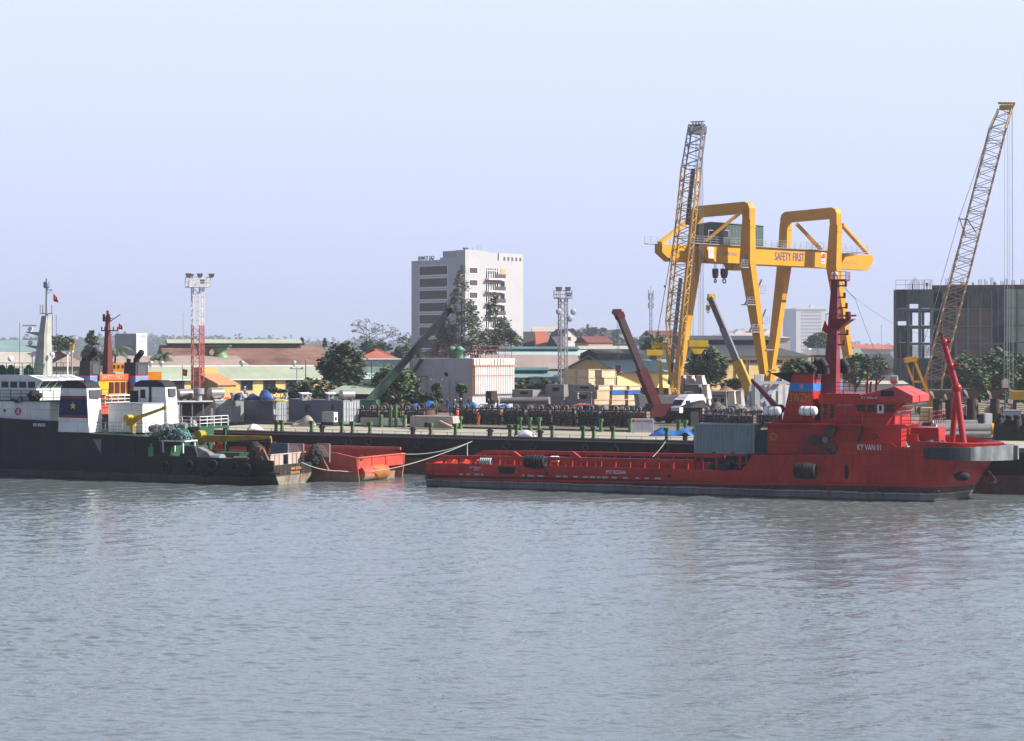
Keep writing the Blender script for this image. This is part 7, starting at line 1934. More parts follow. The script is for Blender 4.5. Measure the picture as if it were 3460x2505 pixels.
# unfinished concrete building wrapped in green net
def unfinished():
    Y = 425; p = W(3027, HZ, Y); F = Frame(p.x, p.y, YARD, -12); o = F.root('unfinished_building', 'unfinished concrete building wrapped in dark green netting, rebar on its roof', 'building')
    x1 = F.x(3560); fl = [F.at(3200, y)[1] for y in (1262, 1212, 1158, 1100, 1042, 978)]; D = 24
    cm = paint('raw_concrete', (.19, .195, .20), .9, .2, .3, streak=.4, scol=(.17, .175, .18))
    for z in fl[1:]:
        one('floor_slab', cm, o, lambda m: m.box(-.3, x1+.3, -.05, D, z-.5, z))
    xs_ = frange(0, x1, 13)
    for i, x in enumerate(xs_):
        one('column', cm, o, lambda m: [m.box(x-.35, x+.35, y-.35, y+.35, -.5, fl[-1]-.5) for y in (.2, 8)] )
    nm = paint('dark_green_net', (.052, .088, .082), .9, .4, .35, streak=.6, scol=(.10, .135, .13))
    nm2 = paint('pale_green_net', (.30, .38, .30), .9, .2, .3, streak=.3, scol=(.12, .17, .13)); bk = tile_mat('raw_brick', (.17, .11, .095), (.25, .17, .15))
    nms = [nm, paint('grey_green_net', (.085, .112, .108), .9, .4, .3, streak=.7, scol=(.13, .155, .15)), paint('torn_net', (.03, .045, .045), .9, .5, .5, streak=.4, scol=(.08, .1, .1))]
    rr = random.Random(12)
    fb = [-.5] + fl[1:]
    for j in range(5):
        for i in range(13):
            za, zb = fb[j]+.05, fb[j+1]-.6
            xa, xb = xs_[i]+.4, xs_[i+1]-.4
            pxm = 3027 + (3560-3027)*(i+.5)/13
            if 3240 < pxm < 3345 and j < 4: one('brick_infill', bk, o, lambda m: m.box(xa, xb, .1, .4, za, zb))
            elif pxm > 3405: one('net_panel', nm2 if rr.random() < .8 else nm, o, lambda m: m.box(xa-.3, xb+.3, -.42, -.34, za, zb+.5))
            elif i in (1, 2) and 1 <= j <= 3:
                one('net_panel', nm, o, lambda m: m.box(xa, (xa+xb)/2-.3, -.42, -.34, za, zb))
            elif rr.random() < .84:
                w0, w1, h0 = rr.uniform(-.5, -.1), rr.uniform(.0, .6), rr.choice((0, 0, 0, .9))
                one('net_panel', rr.choice(nms), o, lambda m: m.box(xa+w0, xb+w1, -.42-.05*rr.random(), -.3, za+h0, zb+.62))
    one('back_wall', paint('dark_interior', (.035, .04, .045), .9), o, lambda m: m.box(xs_[3], x1, 10, 10.3, -.5, fl[-1]-.6))
    one('side_net', nm, o, lambda m: m.box(-.5, -.42, 0, D, -.5, fl[-1]))
    zt = fl[-1]
    one('edge_form', paint('rusty_formwork', (.16, .08, .06), .8, .3, .5), o, lambda m: m.box(F.x(3150), x1, -.4, -.2, zt-.1, zt+.9))
    bundle = MB()
    for px in (3072, 3090, 3103, 3120, 3145, 3200, 3252, 3312, 3332, 3352, 3388, 3402, 3425, 3455):
        x = F.x(px); hh = rr.uniform(1.6, 3.2)
        one('rebar_column', M['rust'] if False else M['midgrey'], o, lambda m: [m.bar((x+dx, 2+dy, zt), (x+dx, 2+dy, zt+hh*rr.uniform(.8, 1.1)), .09) for dx in (-.3, 0, .3) for dy in (0, .5)])
    one('edge_rail', plain('faded_red_rail', (.35, .13, .12), .7), o, lambda m: m.rail([(0, 0, zt), (F.x(3060), 0, zt), (F.x(3145), 0, zt)], 2.1, .08, 2, 1.5))
    for k in range(16):
        x = x1*(k+.5)/16+.6*math.sin(k*5); one('scaffold_pole', M['latgrey'], o, lambda m: m.bar((x, -.6, -.5), (x, -.6, zt*(.6+.4*abs(math.sin(k*3)))), .12))
    one('hoist_mast', M['grey'], o, lambda m: m.bar((F.x(3402), -.7, -.5), (F.x(3402), -.7, zt), .28))
    return F, zt
UF, UZ = unfinished()
hall('shed', 'dark roofed shed between the gantry and the unfinished building', 2905, 3030, 1242, 480, 4, 16, 1196, wall('shed_wall', (.20, .2, .22)), DARKROOF)
hall('shed', 'white walled hut before the dark roofed shed', 2930, 2968, 1228, 425, 2, 5, 1212, M['white'], PALETEAL)
hall('shed', 'long low white building behind the wheelhouse of the red ship', 2880, 3060, 1298, 350, 2, 8, 1288, M['white'], BEIGE)
hall('shed', 'pale walled hall behind the right gantry leg', 2800, 2925, 1215, 470, 3, 16, 1180, wall('pale_grey_wall', (.42, .43, .46)), TEAL)
hall('house', 'row of far houses with red roofs on the skyline right of the gantry', 2890, 3020, 1180, 900, 3, 14, 1165, wall('far_house', (.5, .48, .48)), REDTILE, 'house')
def vaults():
    Y = 430
    for i, px in enumerate((2748, 2786)):
        o = empty('vaulted_roof', (GX(px, Y), Y, YARD), R(30), 'white barrel vaulted roof, %s of the pair behind the red mast' % ('left one' if i == 0 else 'right one'), 'shed', 'white barrel vaulted roofs')
        zc = W(px, 1200, Y).z-YARD
        one('vault', M['whitep'], o, lambda m: m.prismx([(1.6*math.cos(R(a)), zc+1.5*math.sin(R(a))) for a in range(0, 181, 20)], -1.8, 1.8))
        one('frame', M['rust'], o, lambda m: (m.box(-1.8, 1.8, -1.7, 1.7, zc-.5, zc-.02), [m.bar((x, y, 0), (x, y, zc-.5), .25) for x in (-1.6, 1.6) for y in (-1.5, 1.5)]))
vaults()
# ------------------------------------------------------------------ things standing about the yard
def cframe(pxC, Y, deg=42, z=YARD):
    return Frame(GX(pxC, Y), Y, z, deg)
def ylen(F, px):
    r = (px-CX)/FOC; return (r*F.o.y-F.o.x)/(F.v.x-r*F.v.y)
def cbox(name, label, cat, pxL, pxC, pxR, yt, yb, Y, mat, deg=42, group=None, ground=False, parts=None):
    """a block seen on its corner: shaded left face, sunlit right face"""
    zt = W(pxC, yt, Y).z; zb = YARD if ground else W(pxC, yb, Y).z
    F = cframe(pxC, Y, deg, zb); o = F.root(name, label, cat, group)
    L, D, H = F.x(pxR), ylen(F, pxL), zt-zb
    if parts: parts(o, L, D, H, F)
    else: one('block', mat, o, lambda m: m.box(0, L, 0, D, 0, H))
    return F, o, L, D, H

def container_parts(side_m, end_m, doors=True):
    def f(o, L, D, H, F):
        one('body', side_m, o, lambda m: m.box(.07, L-.07, .07, D-.07, .1, H-.05))
        fm = plain('container_edge', (.22, .23, .26), .6)
        def fr(m):
            for x in (0, L-.14):
                for y in (0, D-.14): m.box(x, x+.14, y, y+.14, 0, H)
            for z in (0, H-.12):
                for x in (.01, L-.13): m.box(x, x+.12, .14, D-.14, z, z+.12)
                for y in (.01, D-.13): m.box(.14, L-.14, y, y+.12, z, z+.12)
        one('frame', fm, o, fr)
        if doors:
            for x0, x1 in ((.16, L/2-.03), (L/2+.03, L-.16)):
                d = one('door', end_m, o, lambda m: m.box(x0, x1, .02, .07, .16, H-.16))
                one('lock_bar', M['midgrey'], d, lambda m: [m.bar((x0+(x1-x0)*t, -.01, .2), (x0+(x1-x0)*t, -.01, H-.2), .06) for t in (.3, .7)] + [m.box(x0, x1, -.005, .02, H*t, H*t+.05) for t in (.3, .6)])
        else: one('end_panel', end_m, o, lambda m: m.box(.16, L-.16, .02, .07, .16, H-.16))
    return f
cgs = paint('shaded_container_side', (.15, .17, .205), .6, .12, .5, rust=.08, streak=.25, scol=(.10, .10, .11), corr=('Y', .28)); cge = M['contlite']  # darker sides and lighter ends paint shade and sun into the grey
cbox('shipping_container', 'grey corrugated container with lit double doors, a yellow cloth over its top edge', 'container', 823, 924, 968, 1354, 0, 252, None, 44, None, True, container_parts(cgs, cge))
F_, o_, L_, D_, H_ = cbox('site_office', 'long blue grey site cabin with small windows, right of the corrugated container', 'cabin', 975, 1160, 1216, 1353, 0, 250, None, 44, None, True, container_parts(paint('shaded_cabin_side', (.15, .18, .225), .6, .08, .3, streak=.3, scol=(.09, .1, .12)), M['contlite']))
for y, w_ in ((D_*.68, .55), (D_*.62, .4), (D_*.2, .4)): one('window', M['dkgrey'], o_, lambda m: m.box(-.05, .06, y-w_/2, y+w_/2, H_*.42 if w_ > .5 else H_*.6, H_*.78))
def cab2(o, L, D, H, F):
    one('body', M['contlite'], o, lambda m: m.box(0, L, 0, D, 0, H)); one('roof_edge', M['whitep'], o, lambda m: m.box(-.08, L+.08, -.08, D, H, H+.12))
    for x0, x1 in ((L*.16, L*.5), (L*.6, L*.92)): one('door', M['grey'], o, lambda m: (m.box(x0, x1, -.05, .02, .1, H*.84), m.box(x0-.1, x0-.02, -.09, .02, H*.1, H*.86), m.box(x0, x1*.8, -.09, .02, H*.84, H*.88)))
    one('louvre', M['midgrey'], o, lambda m: [m.box(.05, L*.1, -.05, .0, H*.1, H*.9)] + [m.box(.03, L*.105, -.09, -.04, H*.1*k, H*.1*k+.1) for k in range(1, 9)])
cbox('shipping_container', 'light grey container with two closed doors facing the river', 'container', 720, 727, 824, 1354, 0, 253, None, 22, None, True, cab2)
def shed_parts(o, L, D, H, F):
    one('frame', M['midgrey'], o, lambda m: (m.box(0, L, .3, D, H-.25, H), [m.box(x, x+.16, .3, .46, 0, H-.25) for x in frange(0, L-.16, 4)], m.box(0, L, D-.1, D, 0, H-.25), m.box(0, .1, .3, D, 0, H-.25)))
    one('eave_board', M['whitep'], o, lambda m: m.box(-.2, L+.1, .1, .3, H-.06, H+.1))
    one('inner_wall', M['dkgrey'], o, lambda m: m.box(.1, L-.1, D*.6, D*.6+.1, 0, H-.25)); one('white_door', M['whitep'], o, lambda m: m.box(.2, 1.2, .32, .4, H*.35, H-.4))
cbox('workshop_shed', 'open fronted dark workshop with a white eave, left of the light grey container', 'shed', 560, 575, 726, 1358, 0, 255, None, 16, None, True, shed_parts)
def gen(o, L, D, H, F):
    one('body', plain('generator_shaded', (.30, .31, .33), .5), o, lambda m: m.box(0, L, 0, D, .35, H)); one('end_panel', M['whitep'], o, lambda m: m.box(.05, L-.05, -.04, .02, .4, H-.05)); one('vent', M['dark'], o, lambda m: m.box(L*.25, L*.75, -.06, .0, H*.35, H*.62)); one('skid', M['soot'], o, lambda m: m.box(-.1, L+.1, -.1, D+.1, 0, .35))  # white machine: grey body colour is its shade, white end its sunlit face
cbox('generator', 'white generator with shade-grey sides in front of the blue grey site cabin', 'generator', 1088, 1127, 1141, 1393, 1439, 243, None, 48, None, True, gen)
RZ = lambda px, py, Y: W(px, py, Y)
def roof_thing(name, label, cat, px, py, Y, fn, group=None):
    p = W(px, py, Y); o = empty(name, p, R(30), label, cat, group); fn(o); return o
def htank(r_, L):
    def f(o):
        one('tank', M['silver'], o, lambda m: (m.cyl((-L/2, 0, r_+.15), (L/2, 0, r_+.15), r_, n=18), m.sphere((-L/2, 0, r_+.15), .35, r_*.99, r_*.99), m.sphere((L/2, 0, r_+.15), .35, r_*.99, r_*.99)))
        one('cradle', M['dkgrey'], o, lambda m: [m.box(x-.08, x+.08, -r_*.7, r_*.7, 0, .4) for x in (-L*.3, L*.3)])
    return f
roof_thing('water_tank', 'dull steel tank on the workshop roof, the left of two', 'tank', 624, 1353, 254, htank(.68, 1.7)); roof_thing('water_tank', 'dull steel tank on the workshop roof beside the mushroom vent', 'tank', 730, 1352, 254, htank(.75, 1.6)); roof_thing('water_tank', 'shiny steel tank at the right end of the site cabin roof', 'tank', 1172, 1355, 251, htank(.66, 1.6))
roof_thing('roof_vent', 'pale green mushroom vent between the two dull steel tanks', 'vent', 672, 1355, 253, lambda o: (one('stem', plain('vent_green', (.33, .40, .36), .5), o, lambda m: m.cyl((0, 0, 0), (0, 0, .95), .42)), one('cap', M['grey'], o, lambda m: m.cyl((0, 0, .9), (0, 0, 1.65), .72))))
for px, lab in ((785, 'thin grey roof vent left of the blue tarps'), (812, 'thin grey roof vent beside the blue tarps'), (965, 'thin grey roof vent right of the blue tarps')):
    roof_thing('roof_vent', lab, 'vent', px, 1353, 252, lambda o: (one('stem', M['grey'], o, lambda m: m.cyl((0, 0, 0), (0, 0, .7), .17)), one('cap', M['grey'], o, lambda m: m.cyl((0, 0, .65), (0, 0, 1.0), .28))))
for px, lab in ((1031, 'small white roofed hut on the site cabin roof, the left one'), (1119, 'small white roofed hut on the site cabin roof beside the shiny tank')):
    roof_thing('roof_hut', lab, 'hut', px, 1354, 251, lambda o: (one('frame', M['grey'], o, lambda m: [m.box(x-.06, x+.06, y-.06, y+.06, 0, .9) for x in (-.5, .5) for y in (-.4, .4)] + [m.box(-.5, .4, .3, .4, 0, .85)]), one('roof', M['whitep'], o, lambda m: m.prismx([(-.6, .85), (.6, .98), (.6, 1.06), (-.6, .93)], -.7, .7))))
def tarp(name, label, px, py, Y, rx, ry, rz, mat, seed, group=None, cat='tarpaulin'):
    rr = random.Random(seed); p = W(px, py, Y); o = empty(name, p, R(rr.uniform(-15, 15)), label, cat, group)
    mb = MB(); nx, ny = 15, 7; g = []
    for i in range(nx+1):
        for j in range(ny+1):
            x, y = -rx+2*rx*i/nx, -ry+2*ry*j/ny; f = max(0, 1-(x/rx)**4)*max(0, 1-(y/ry)**4)
            z = rz*f*(.72+.28*math.sin(x*2.3+seed)+.18*math.cos(y*3+x*1.7))+rr.uniform(0, .07)
            g.append((x, y, max(.0, z)))
    k = ny+1; mb.add(g, [(i*k+j, (i+1)*k+j, (i+1)*k+j+1, i*k+j+1) for i in range(nx) for j in range(ny)], True); mb.build('sheet', mat, o, solid=.04); return o
DB = paint('navy_tarp', (.02, .045, .16), .55, .3, 1.2, bump=.4)
tarp('tarpaulin', 'dark blue tarpaulin heap on the corrugated container, the left one', 803, 1353, 253, 1.1, .9, .8, DB, 1); tarp('tarpaulin', 'blue tarpaulin bundle on the corrugated container, the big middle one', 898, 1352, 252, 1.0, .9, 1.15, M['tarp'], 2); tarp('tarpaulin', 'dark blue tarpaulin heap between the person and the big blue bundle', 862, 1353, 253, 1.2, .9, .75, DB, 3)
tarp('cloth', 'yellow cloth draped at the top corner of the corrugated container', 948, 1356, 250.5, .95, .8, .35, paint('yellow_cloth', (.45, .40, .10), .8, .3, 1.5), 4, None, 'cloth'); tarp('tarpaulin', 'orange tarpaulin on the light grey container roof', 768, 1353, 254, .5, .5, .5, plain('orange_sheet', (.7, .12, .05), .6), 5)
TB = paint('bright_blue_tarp', (.03, .13, .42), .45, .25, 1.2, bump=.4)
tarp('tarpaulin', 'bright blue tarpaulin over the racks right of the dark bush', 1436, 1380, 258, 1.9, 1.2, .85, TB, 6); tarp('tarpaulin', 'bright blue tarpaulin behind the standing workers', 1588, 1374, 262, 1.1, .9, .55, TB, 7); tarp('tarpaulin', 'dark blue tarpaulin with an orange fold below the timber crates', 1985, 1402, 250, 2.3, 1.2, 1.35, paint('mid_blue_tarp', (.03, .06, .2), .5, .3, 1.2, bump=.4), 8)
tarp('tarpaulin', 'orange fold of cloth on the dark blue tarpaulin below the crates', 1975, 1374, 249.5, 1.7, .9, .3, plain('orange_red_sheet', (.55, .10, .05), .7), 9); tarp('tarpaulin', 'bright blue tarpaulin on the quay left of the grey container', 2268, 1476, 217, 2.6, 1.2, .95, TB, 10); tarp('tarpaulin', 'bright blue tarpaulin partly behind the grey ship container', 2335, 1473, 218.5, 1.2, 1.1, 1.05, TB, 11)
tarp('tarpaulin', 'small blue tarpaulin right of the workers', 1697, 1378, 258, 1.0, .8, .45, TB, 12)
tarp('stone_heap', 'low pale heap in front of the site cabin', 1030, 1439, 244, 1.6, 1.0, 1.1, M['concrete'], 13, None, 'heap'); tarp('cover', 'white cover thrown on the barge deck behind the posts', 1775, 1477, 212, 1.1, .8, .62, M['white'], 14, None, 'cover')
tarp('cover', 'white cover by the left bollard on the barge deck', 862, 1455, 228, .9, .7, .62, M['white'], 15, None, 'cover')
# --- dark pipe racks in a row behind the barge
RK = paint('dark_rack_steel', (.055, .05, .05), .75, .4, 1.2, rust=.25, rustcol=(.09, .045, .03))
def rack(px, Y, label, wd=4.4, H=2.1, seed=0):
    rr = random.Random(seed+200); p = Vector((GX(px, Y), Y, YARD)); o = empty('pipe_rack', p, R(-27), label, 'rack', 'dark steel racks along the quay')
    one('frame', RK, o, lambda m: [m.box(x-.07, x+.07, y-.07, y+.07, 0, H+.3) for x in frange(-wd/2, wd/2, 4) for y in (-.9, .9)] + [m.box(-wd/2, wd/2, y-.06, y+.06, z, z+.12) for y in (-.9, .9) for z in (.1, H*.5, H)])
    def mesh(m):
        for k in range(int(wd/.55)):
            x = -wd/2+.55*k; m.bar((x, -.92, .1), (x, -.92, H), .05)
        for k in range(4): z = .2+H*.9*k/4; m.bar((-wd/2, -.93, z), (wd/2, -.93, z), .045)
    one('grating', RK, o, mesh)
    pm = plain('stacked_pipe_%d' % (seed % 3), [(.14, .10, .085), (.24, .17, .13), (.10, .115, .14)][seed % 3], .6)
    one('pipe_stack', pm, o, lambda m: [m.cyl((-wd/2+.1+rr.uniform(0, .4), -.55+.36*i, .35+.36*j), (wd/2-.1, -.55+.36*i, .35+.36*j), .17, n=8) for i in range(4) for j in range(int(H/.40))])
    for x in (-wd*.3, wd*.18): one('lifting_hoop', M['grey'], o, lambda m: m.torus((x, -.5, H+.28), (0, 1, 0), .30, .06, 12, 5))
    return o
for i, px in enumerate((1250, 1325, 1405, 1570, 1655, 1738, 1820, 1905, 1990, 2072, 2150)):
    nm = ('leftmost rack of the long dark row', 'dark rack in front of the big tank shed bushes', 'dark rack under the blue tarpaulin', 'dark rack below the standing workers', 'dark rack below the square brown box', 'dark rack left of the grey light mast foot', 'dark rack below the grey stone blocks', 'dark rack below the twin brown drum', 'dark rack below the orange folded tarpaulin', 'dark rack left of the white notice board', 'dark rack behind the white notice board')[i]
    rack(px, 252-i*1.6, nm, 3.3, 2.0 if i > 2 else 1.7, i)
for k, (px, Y) in enumerate(((2420, 238), (2505, 234), (2470, 243), (2580, 236))):
    rack(px, Y, ('dark rack behind the grey container of the red ship, left end', 'dark rack behind the grey container of the red ship, middle', 'dark rack below the concrete block with two holes', 'dark rack left of the left white life raft')[k], 3.6, 1.9, 20+k)
def drum(px, Y, py, r_, H, label, m=None):
    p = W(px, py, Y); o = empty('steel_drum', p, 0, label, 'drum'); mm = m or paint('brown_drum', (.13, .075, .045), .7, .25, 1.0, rust=.3)
    one('shell', mm, o, lambda m_: m_.cyl((0, 0, 0), (0, 0, H), r_, n=20)); one('rim', RK, o, lambda m_: (m_.torus((0, 0, H), (0, 0, 1), r_, .06), m_.torus((0, 0, .05), (0, 0, 1), r_, .06)))
drum(1440, 249, 1412, 1.15, 1.15, 'wide brown drum below the bright blue tarpaulin'); drum(1920, 246, 1402, .95, 1.1, 'wide brown drum left of the orange folded tarpaulin'); drum(2083, 246, 1398, 1.0, 1.0, 'wide dark brown drum left of the maroon boom'); drum(1778, 250, 1394, .55, .9, 'left of two narrow pale brown drums behind the racks'); drum(1792, 250.5, 1394, .5, .95, 'right of two narrow pale brown drums behind the racks')
drum(2130, 248, 1396, .5, .85, 'dark drum beside the foot of the maroon boom', M['soot']); drum(2158, 248, 1396, .5, .85, 'right dark drum beside the foot of the maroon boom', M['soot'])
def htube(px0, px1, py, Y, r_, label, m, name='steel_pipe', cat='pipe', cap=None, rot=0):
    a = W(px0, py, Y); L = GX(px1, Y)-a.x; o = empty(name, (a.x, a.y, a.z), R(rot), label, cat)
    one('shell', m, o, lambda m_: m_.cyl((0, 0, 0), (L, 0, 0), r_, n=18)); one('flange', m, o, lambda m_: m_.torus((0, 0, 0), (1, 0, 0), r_, .08)); one('flange', cap or m, o, lambda m_: m_.cyl((L-.5 if cap else L-.1, 0, 0), (L+.05, 0, 0), r_*1.06, n=16))
    one('stand', RK, o, lambda m_: [m_.box(L*t-.15, L*t+.15, -r_*.8, r_*.8, YARD-a.z, -r_*.7) for t in (.15, .5, .85)])
htube(1690, 1852, 1354, 268, .45, 'long grey purple pipe below the stone blocks', plain('purple_grey_pipe', (.17, .14, .16), .5))
cbox('steel_box', 'square dark brown steel box behind the workers', 'box', 1641, 1660, 1680, 1322, 1362, 268, paint('brown_box', (.055, .035, .028), .8, .2, 1.0), parts=lambda o, L, D, H, F: (one('shell', paint('brown_box2', (.055, .035, .028), .8, .2, 1.0), o, lambda m: m.box(0, L, 0, D, 0, H)), one('leg', RK, o, lambda m: m.box(.2, L-.2, .2, D-.2, -4, 0))))
# --- timber crates and stone blocks
CR = [paint('crate_%d' % i, c, .85, .12, .8, streak=.25, scol=tuple(x*.6 for x in c)) for i, c in enumerate(((.62, .50, .33), (.55, .42, .28), (.60, .53, .42), (.30, .27, .25)))]
GB = paint('grey_block', (.26, .245, .24), .9, .15, .5, streak=.35, scol=(.15, .14, .13), bump=.2)
def crate_parts(mm, side=None, band=None):
    def f(o, L, D, H, F):
        one('body', mm, o, lambda m: m.box(.06, L-.06, .06, D-.06, 0.02, H-.04))
        one('battens', CR[1] if mm not in (GB,) else GB, o, lambda m: [m.box(x, x+.16, 0, .06, 0, H) for x in (0, L-.16)] + [m.box(0, L, -.02, .0, z, z+.13) for z in (.0, H-.13)] + [m.box(0, .06, y, y+.16, 0, H) for y in (0, D*.5, D-.16)] + [m.box(-.02, 0, 0, D, z, z+.13) for z in (.0, H-.13)])
        if band: one('tarp_sheet', band, o, lambda m: m.box(-.03, L+.03, -.05, D*.9, H*.55, H+.03))
    return f
crates = [
 (1905, 1988, 2030, 1248, 1276, 296, 0, None, 'upper crate of the left tall stack, with a scratched side'), (1905, 1988, 2026, 1276, 1302, 296, 0, None, 'second crate of the left tall stack'),
 (2010, 2033, 2083, 1250, 1276, 293, 0, None, 'upper crate with a brown patch, right in the tall stack'), (2012, 2041, 2080, 1276, 1302, 293, 0, None, 'second crate below the one with the brown patch'),
 (2015, 2022, 2068, 1302, 1318, 284, 2, None, 'pale crate of the middle row, left one'), (2060, 2070, 2119, 1303, 1319, 283, 2, None, 'pale crate of the middle row, centre one'), (2118, 2126, 2168, 1304, 1318, 282, 2, None, 'pale crate of the middle row, right one'),
 (2008, 2017, 2064, 1318, 1349, 280, 1, None, 'brown crate under the pale middle row, left one'), (2060, 2068, 2116, 1320, 1350, 279, 1, TB, 'brown crate with a blue sheet on top, left one'), (2110, 2122, 2164, 1320, 1350, 278, 0, TB, 'pale crate with a blue sheet on top, right one'),
 (2000, 2008, 2064, 1350, 1368, 276, 1, None, 'low brown crate at the ground, left one'), (2058, 2067, 2120, 1350, 1369, 275, 1, None, 'low brown crate at the ground, centre one'), (2112, 2122, 2172, 1351, 1370, 274, 0, None, 'low yellow brown crate at the ground, right one')]
for pl_, pc, pr, yt, yb, Y, mi, bnd_, lab in crates:
    cbox('timber_crate', lab, 'crate', pl_, pc, pr, yt, yb, Y, None, 40, 'stacked timber crates', False, crate_parts(CR[mi], None, bnd_))
# supports under the stacks so that nothing hangs: stone bases
cbox('retaining_block', 'grey stone base under the tall crate stacks', 'stone base', 1895, 1990, 2090, 1302, 0, 298, GB, 40, None, True); cbox('retaining_block', 'low stone base under the rows of brown crates', 'stone base', 1995, 2010, 2178, 1369, 0, 281, GB, 25, None, True)
stones = [(1842, 1905, 1922, 1300, 1342, 286, 'grey stone block with a dark band, upper left of the crates'), (1930, 2008, 2020, 1302, 1325, 284, 'grey stone block left of the pale middle crates'), (1930, 1998, 2012, 1325, 1368, 280, 'big grey stone block under the left crates'), (1728, 1800, 1830, 1318, 1345, 288, 'grey stone block right of the rusty white block'), (1800, 1850, 1862, 1342, 1384, 282, 'dark grey stone block before the grey light mast')]
for pl_, pc, pr, yt, yb, Y, lab in stones:
    cbox('stone_block', lab, 'stone block', pl_, pc, pr, yt, yb, Y, None, 38, 'grey stone blocks by the crates', False, lambda o, L, D, H, F: (one('block', GB, o, lambda m: m.frustum([(0, 0, 0), (L, 0, 0), (L, D, 0), (0, D, 0)], [(.1, .1, H), (L-.1, .1, H), (L-.1, D-.1, H), (.1, D-.1, H)])), one('slot', M['dark'], o, lambda m: m.box(-.03, .1, D*.25, D*.6, H*.45, H*.75)), one('footing', GB, o, lambda m: m.box(.15, L-.15, .15, D-.15, -6, .01))))
cbox('brick_stack', 'brown stack of boards with a sunlit end, left of the yellow boom foot', 'stack', 2164, 2258, 2289, 1312, 1362, 268, None, 40, None, True, lambda o, L, D, H, F: (one('boards', paint('brown_boards', (.17, .125, .085), .85, .15, .8, corr=('Z', .3)), o, lambda m: m.box(0, L, 0, D, 0, H)), one('end_boards', paint('sunlit_boards', (.50, .30, .15), .85, .15, .8, corr=('Z', .3)), o, lambda m: m.box(.02, L-.02, -.05, .0, 0, H-.02))))  # end boards coloured brighter, sunlight painted onto the same timber
# --- precast concrete pieces right of the left lattice crane
PC = M['stone']
def precast(label, pxL, pxR, yt, yb, Y, taper, side_px, mat=PC, holes=False, zground=False):
    F = Frame(GX(pxL, Y), Y, W(pxL, yb, Y).z, -14); x1 = F.x(pxR); H = W(pxL, yt, Y).z-W(pxL, yb, Y).z; D = 3.0
    o = F.root('precast_block', label, 'concrete block', 'pale precast concrete blocks')
    one('block', mat, o, lambda m: m.frustum([(0, 0, 0), (x1, 0, 0), (x1+.2, D, 0), (0, D, 0)], [(taper, .2, H), (x1-taper, .2, H), (x1-taper, D, H), (taper, D, H)]))
    one('lip', mat, o, lambda m: m.box(taper-.05, x1-taper+.05, .1, D, H, H+.15))
    if holes:
        for t in (.28, .72): one('hole', M['dark'], o, lambda m: m.box(x1*t-.2, x1*t+.2, -.02, .3, H*.35, H*.6))
        one('groove', M['dkgrey'], o, lambda m: [m.box(x1*.12, x1*.88, .0, .2, H*z, H*z+.22) for z in (.12, .72)])
    one('footing', GB, o, lambda m: m.box(.1, x1-.1, .1, D, YARD-F.o.z, .01))
precast('pale upright precast slab, left of the three behind the grey wedge', 2295, 2311, 1273, 1322, 275, .1, 0); precast('pale upright precast slab, middle of the three behind the grey wedge', 2313, 2342, 1273, 1304, 274, .25, 0); precast('pale upright precast slab, right of the three behind the grey wedge', 2346, 2376, 1273, 1304, 273, .25, 0)
precast('dark grey wedge shaped precast block above the white van', 2308, 2368, 1303, 1352, 268, .35, 0, paint('dark_precast', (.19, .18, .185), .9, .12, .6)); precast('pale block standing in for the sunlit right side of the grey wedge', 2368, 2392, 1304, 1350, 267, .2, 0); precast('pale low precast slab under the sunlit side of the wedge', 2364, 2392, 1352, 1374, 264, .1, 0)  # separate pale block paints the sunlit side of the dark wedge
precast('grey precast block with two square holes', 2402, 2456, 1326, 1378, 262, .15, 0, paint('mid_precast', (.30, .28, .27), .9, .12, .6), True); precast('bright slab standing in for the sunlit face of the block with holes', 2455, 2484, 1325, 1372, 262, .15, 0, paint('sunlit_precast', (.62, .55, .45), .9, .1, .6)); precast('small grey precast block right of the bright slab', 2484, 2505, 1325, 1374, 263, .1, 0, paint('mid_precast2', (.30, .28, .27), .9, .12, .6))  # bright slab is the sunlit face of the holed block, painted in
tarp('soil_heap', 'long reddish soil heap behind the precast blocks', 2460, 1338, 300, 4.2, 2.0, 1.3, paint('red_soil', (.30, .16, .11), .95, .25, 1.0, bump=.5), 21, None, 'heap')
tarp('scrap_heap', 'grey scrap heap below the precast blocks', 2440, 1402, 256, 3.0, 1.4, 1.5, paint('grey_scrap', (.12, .11, .11), .9, .4, 2.0, bump=.6), 22, None, 'heap'); tarp('scrap_heap', 'grey rubble heap left of the grey steel frame', 2520, 1398, 254, 2.4, 1.3, 1.2, paint('grey_rubble', (.20, .18, .17), .9, .35, 2.0, bump=.6), 23, None, 'heap')
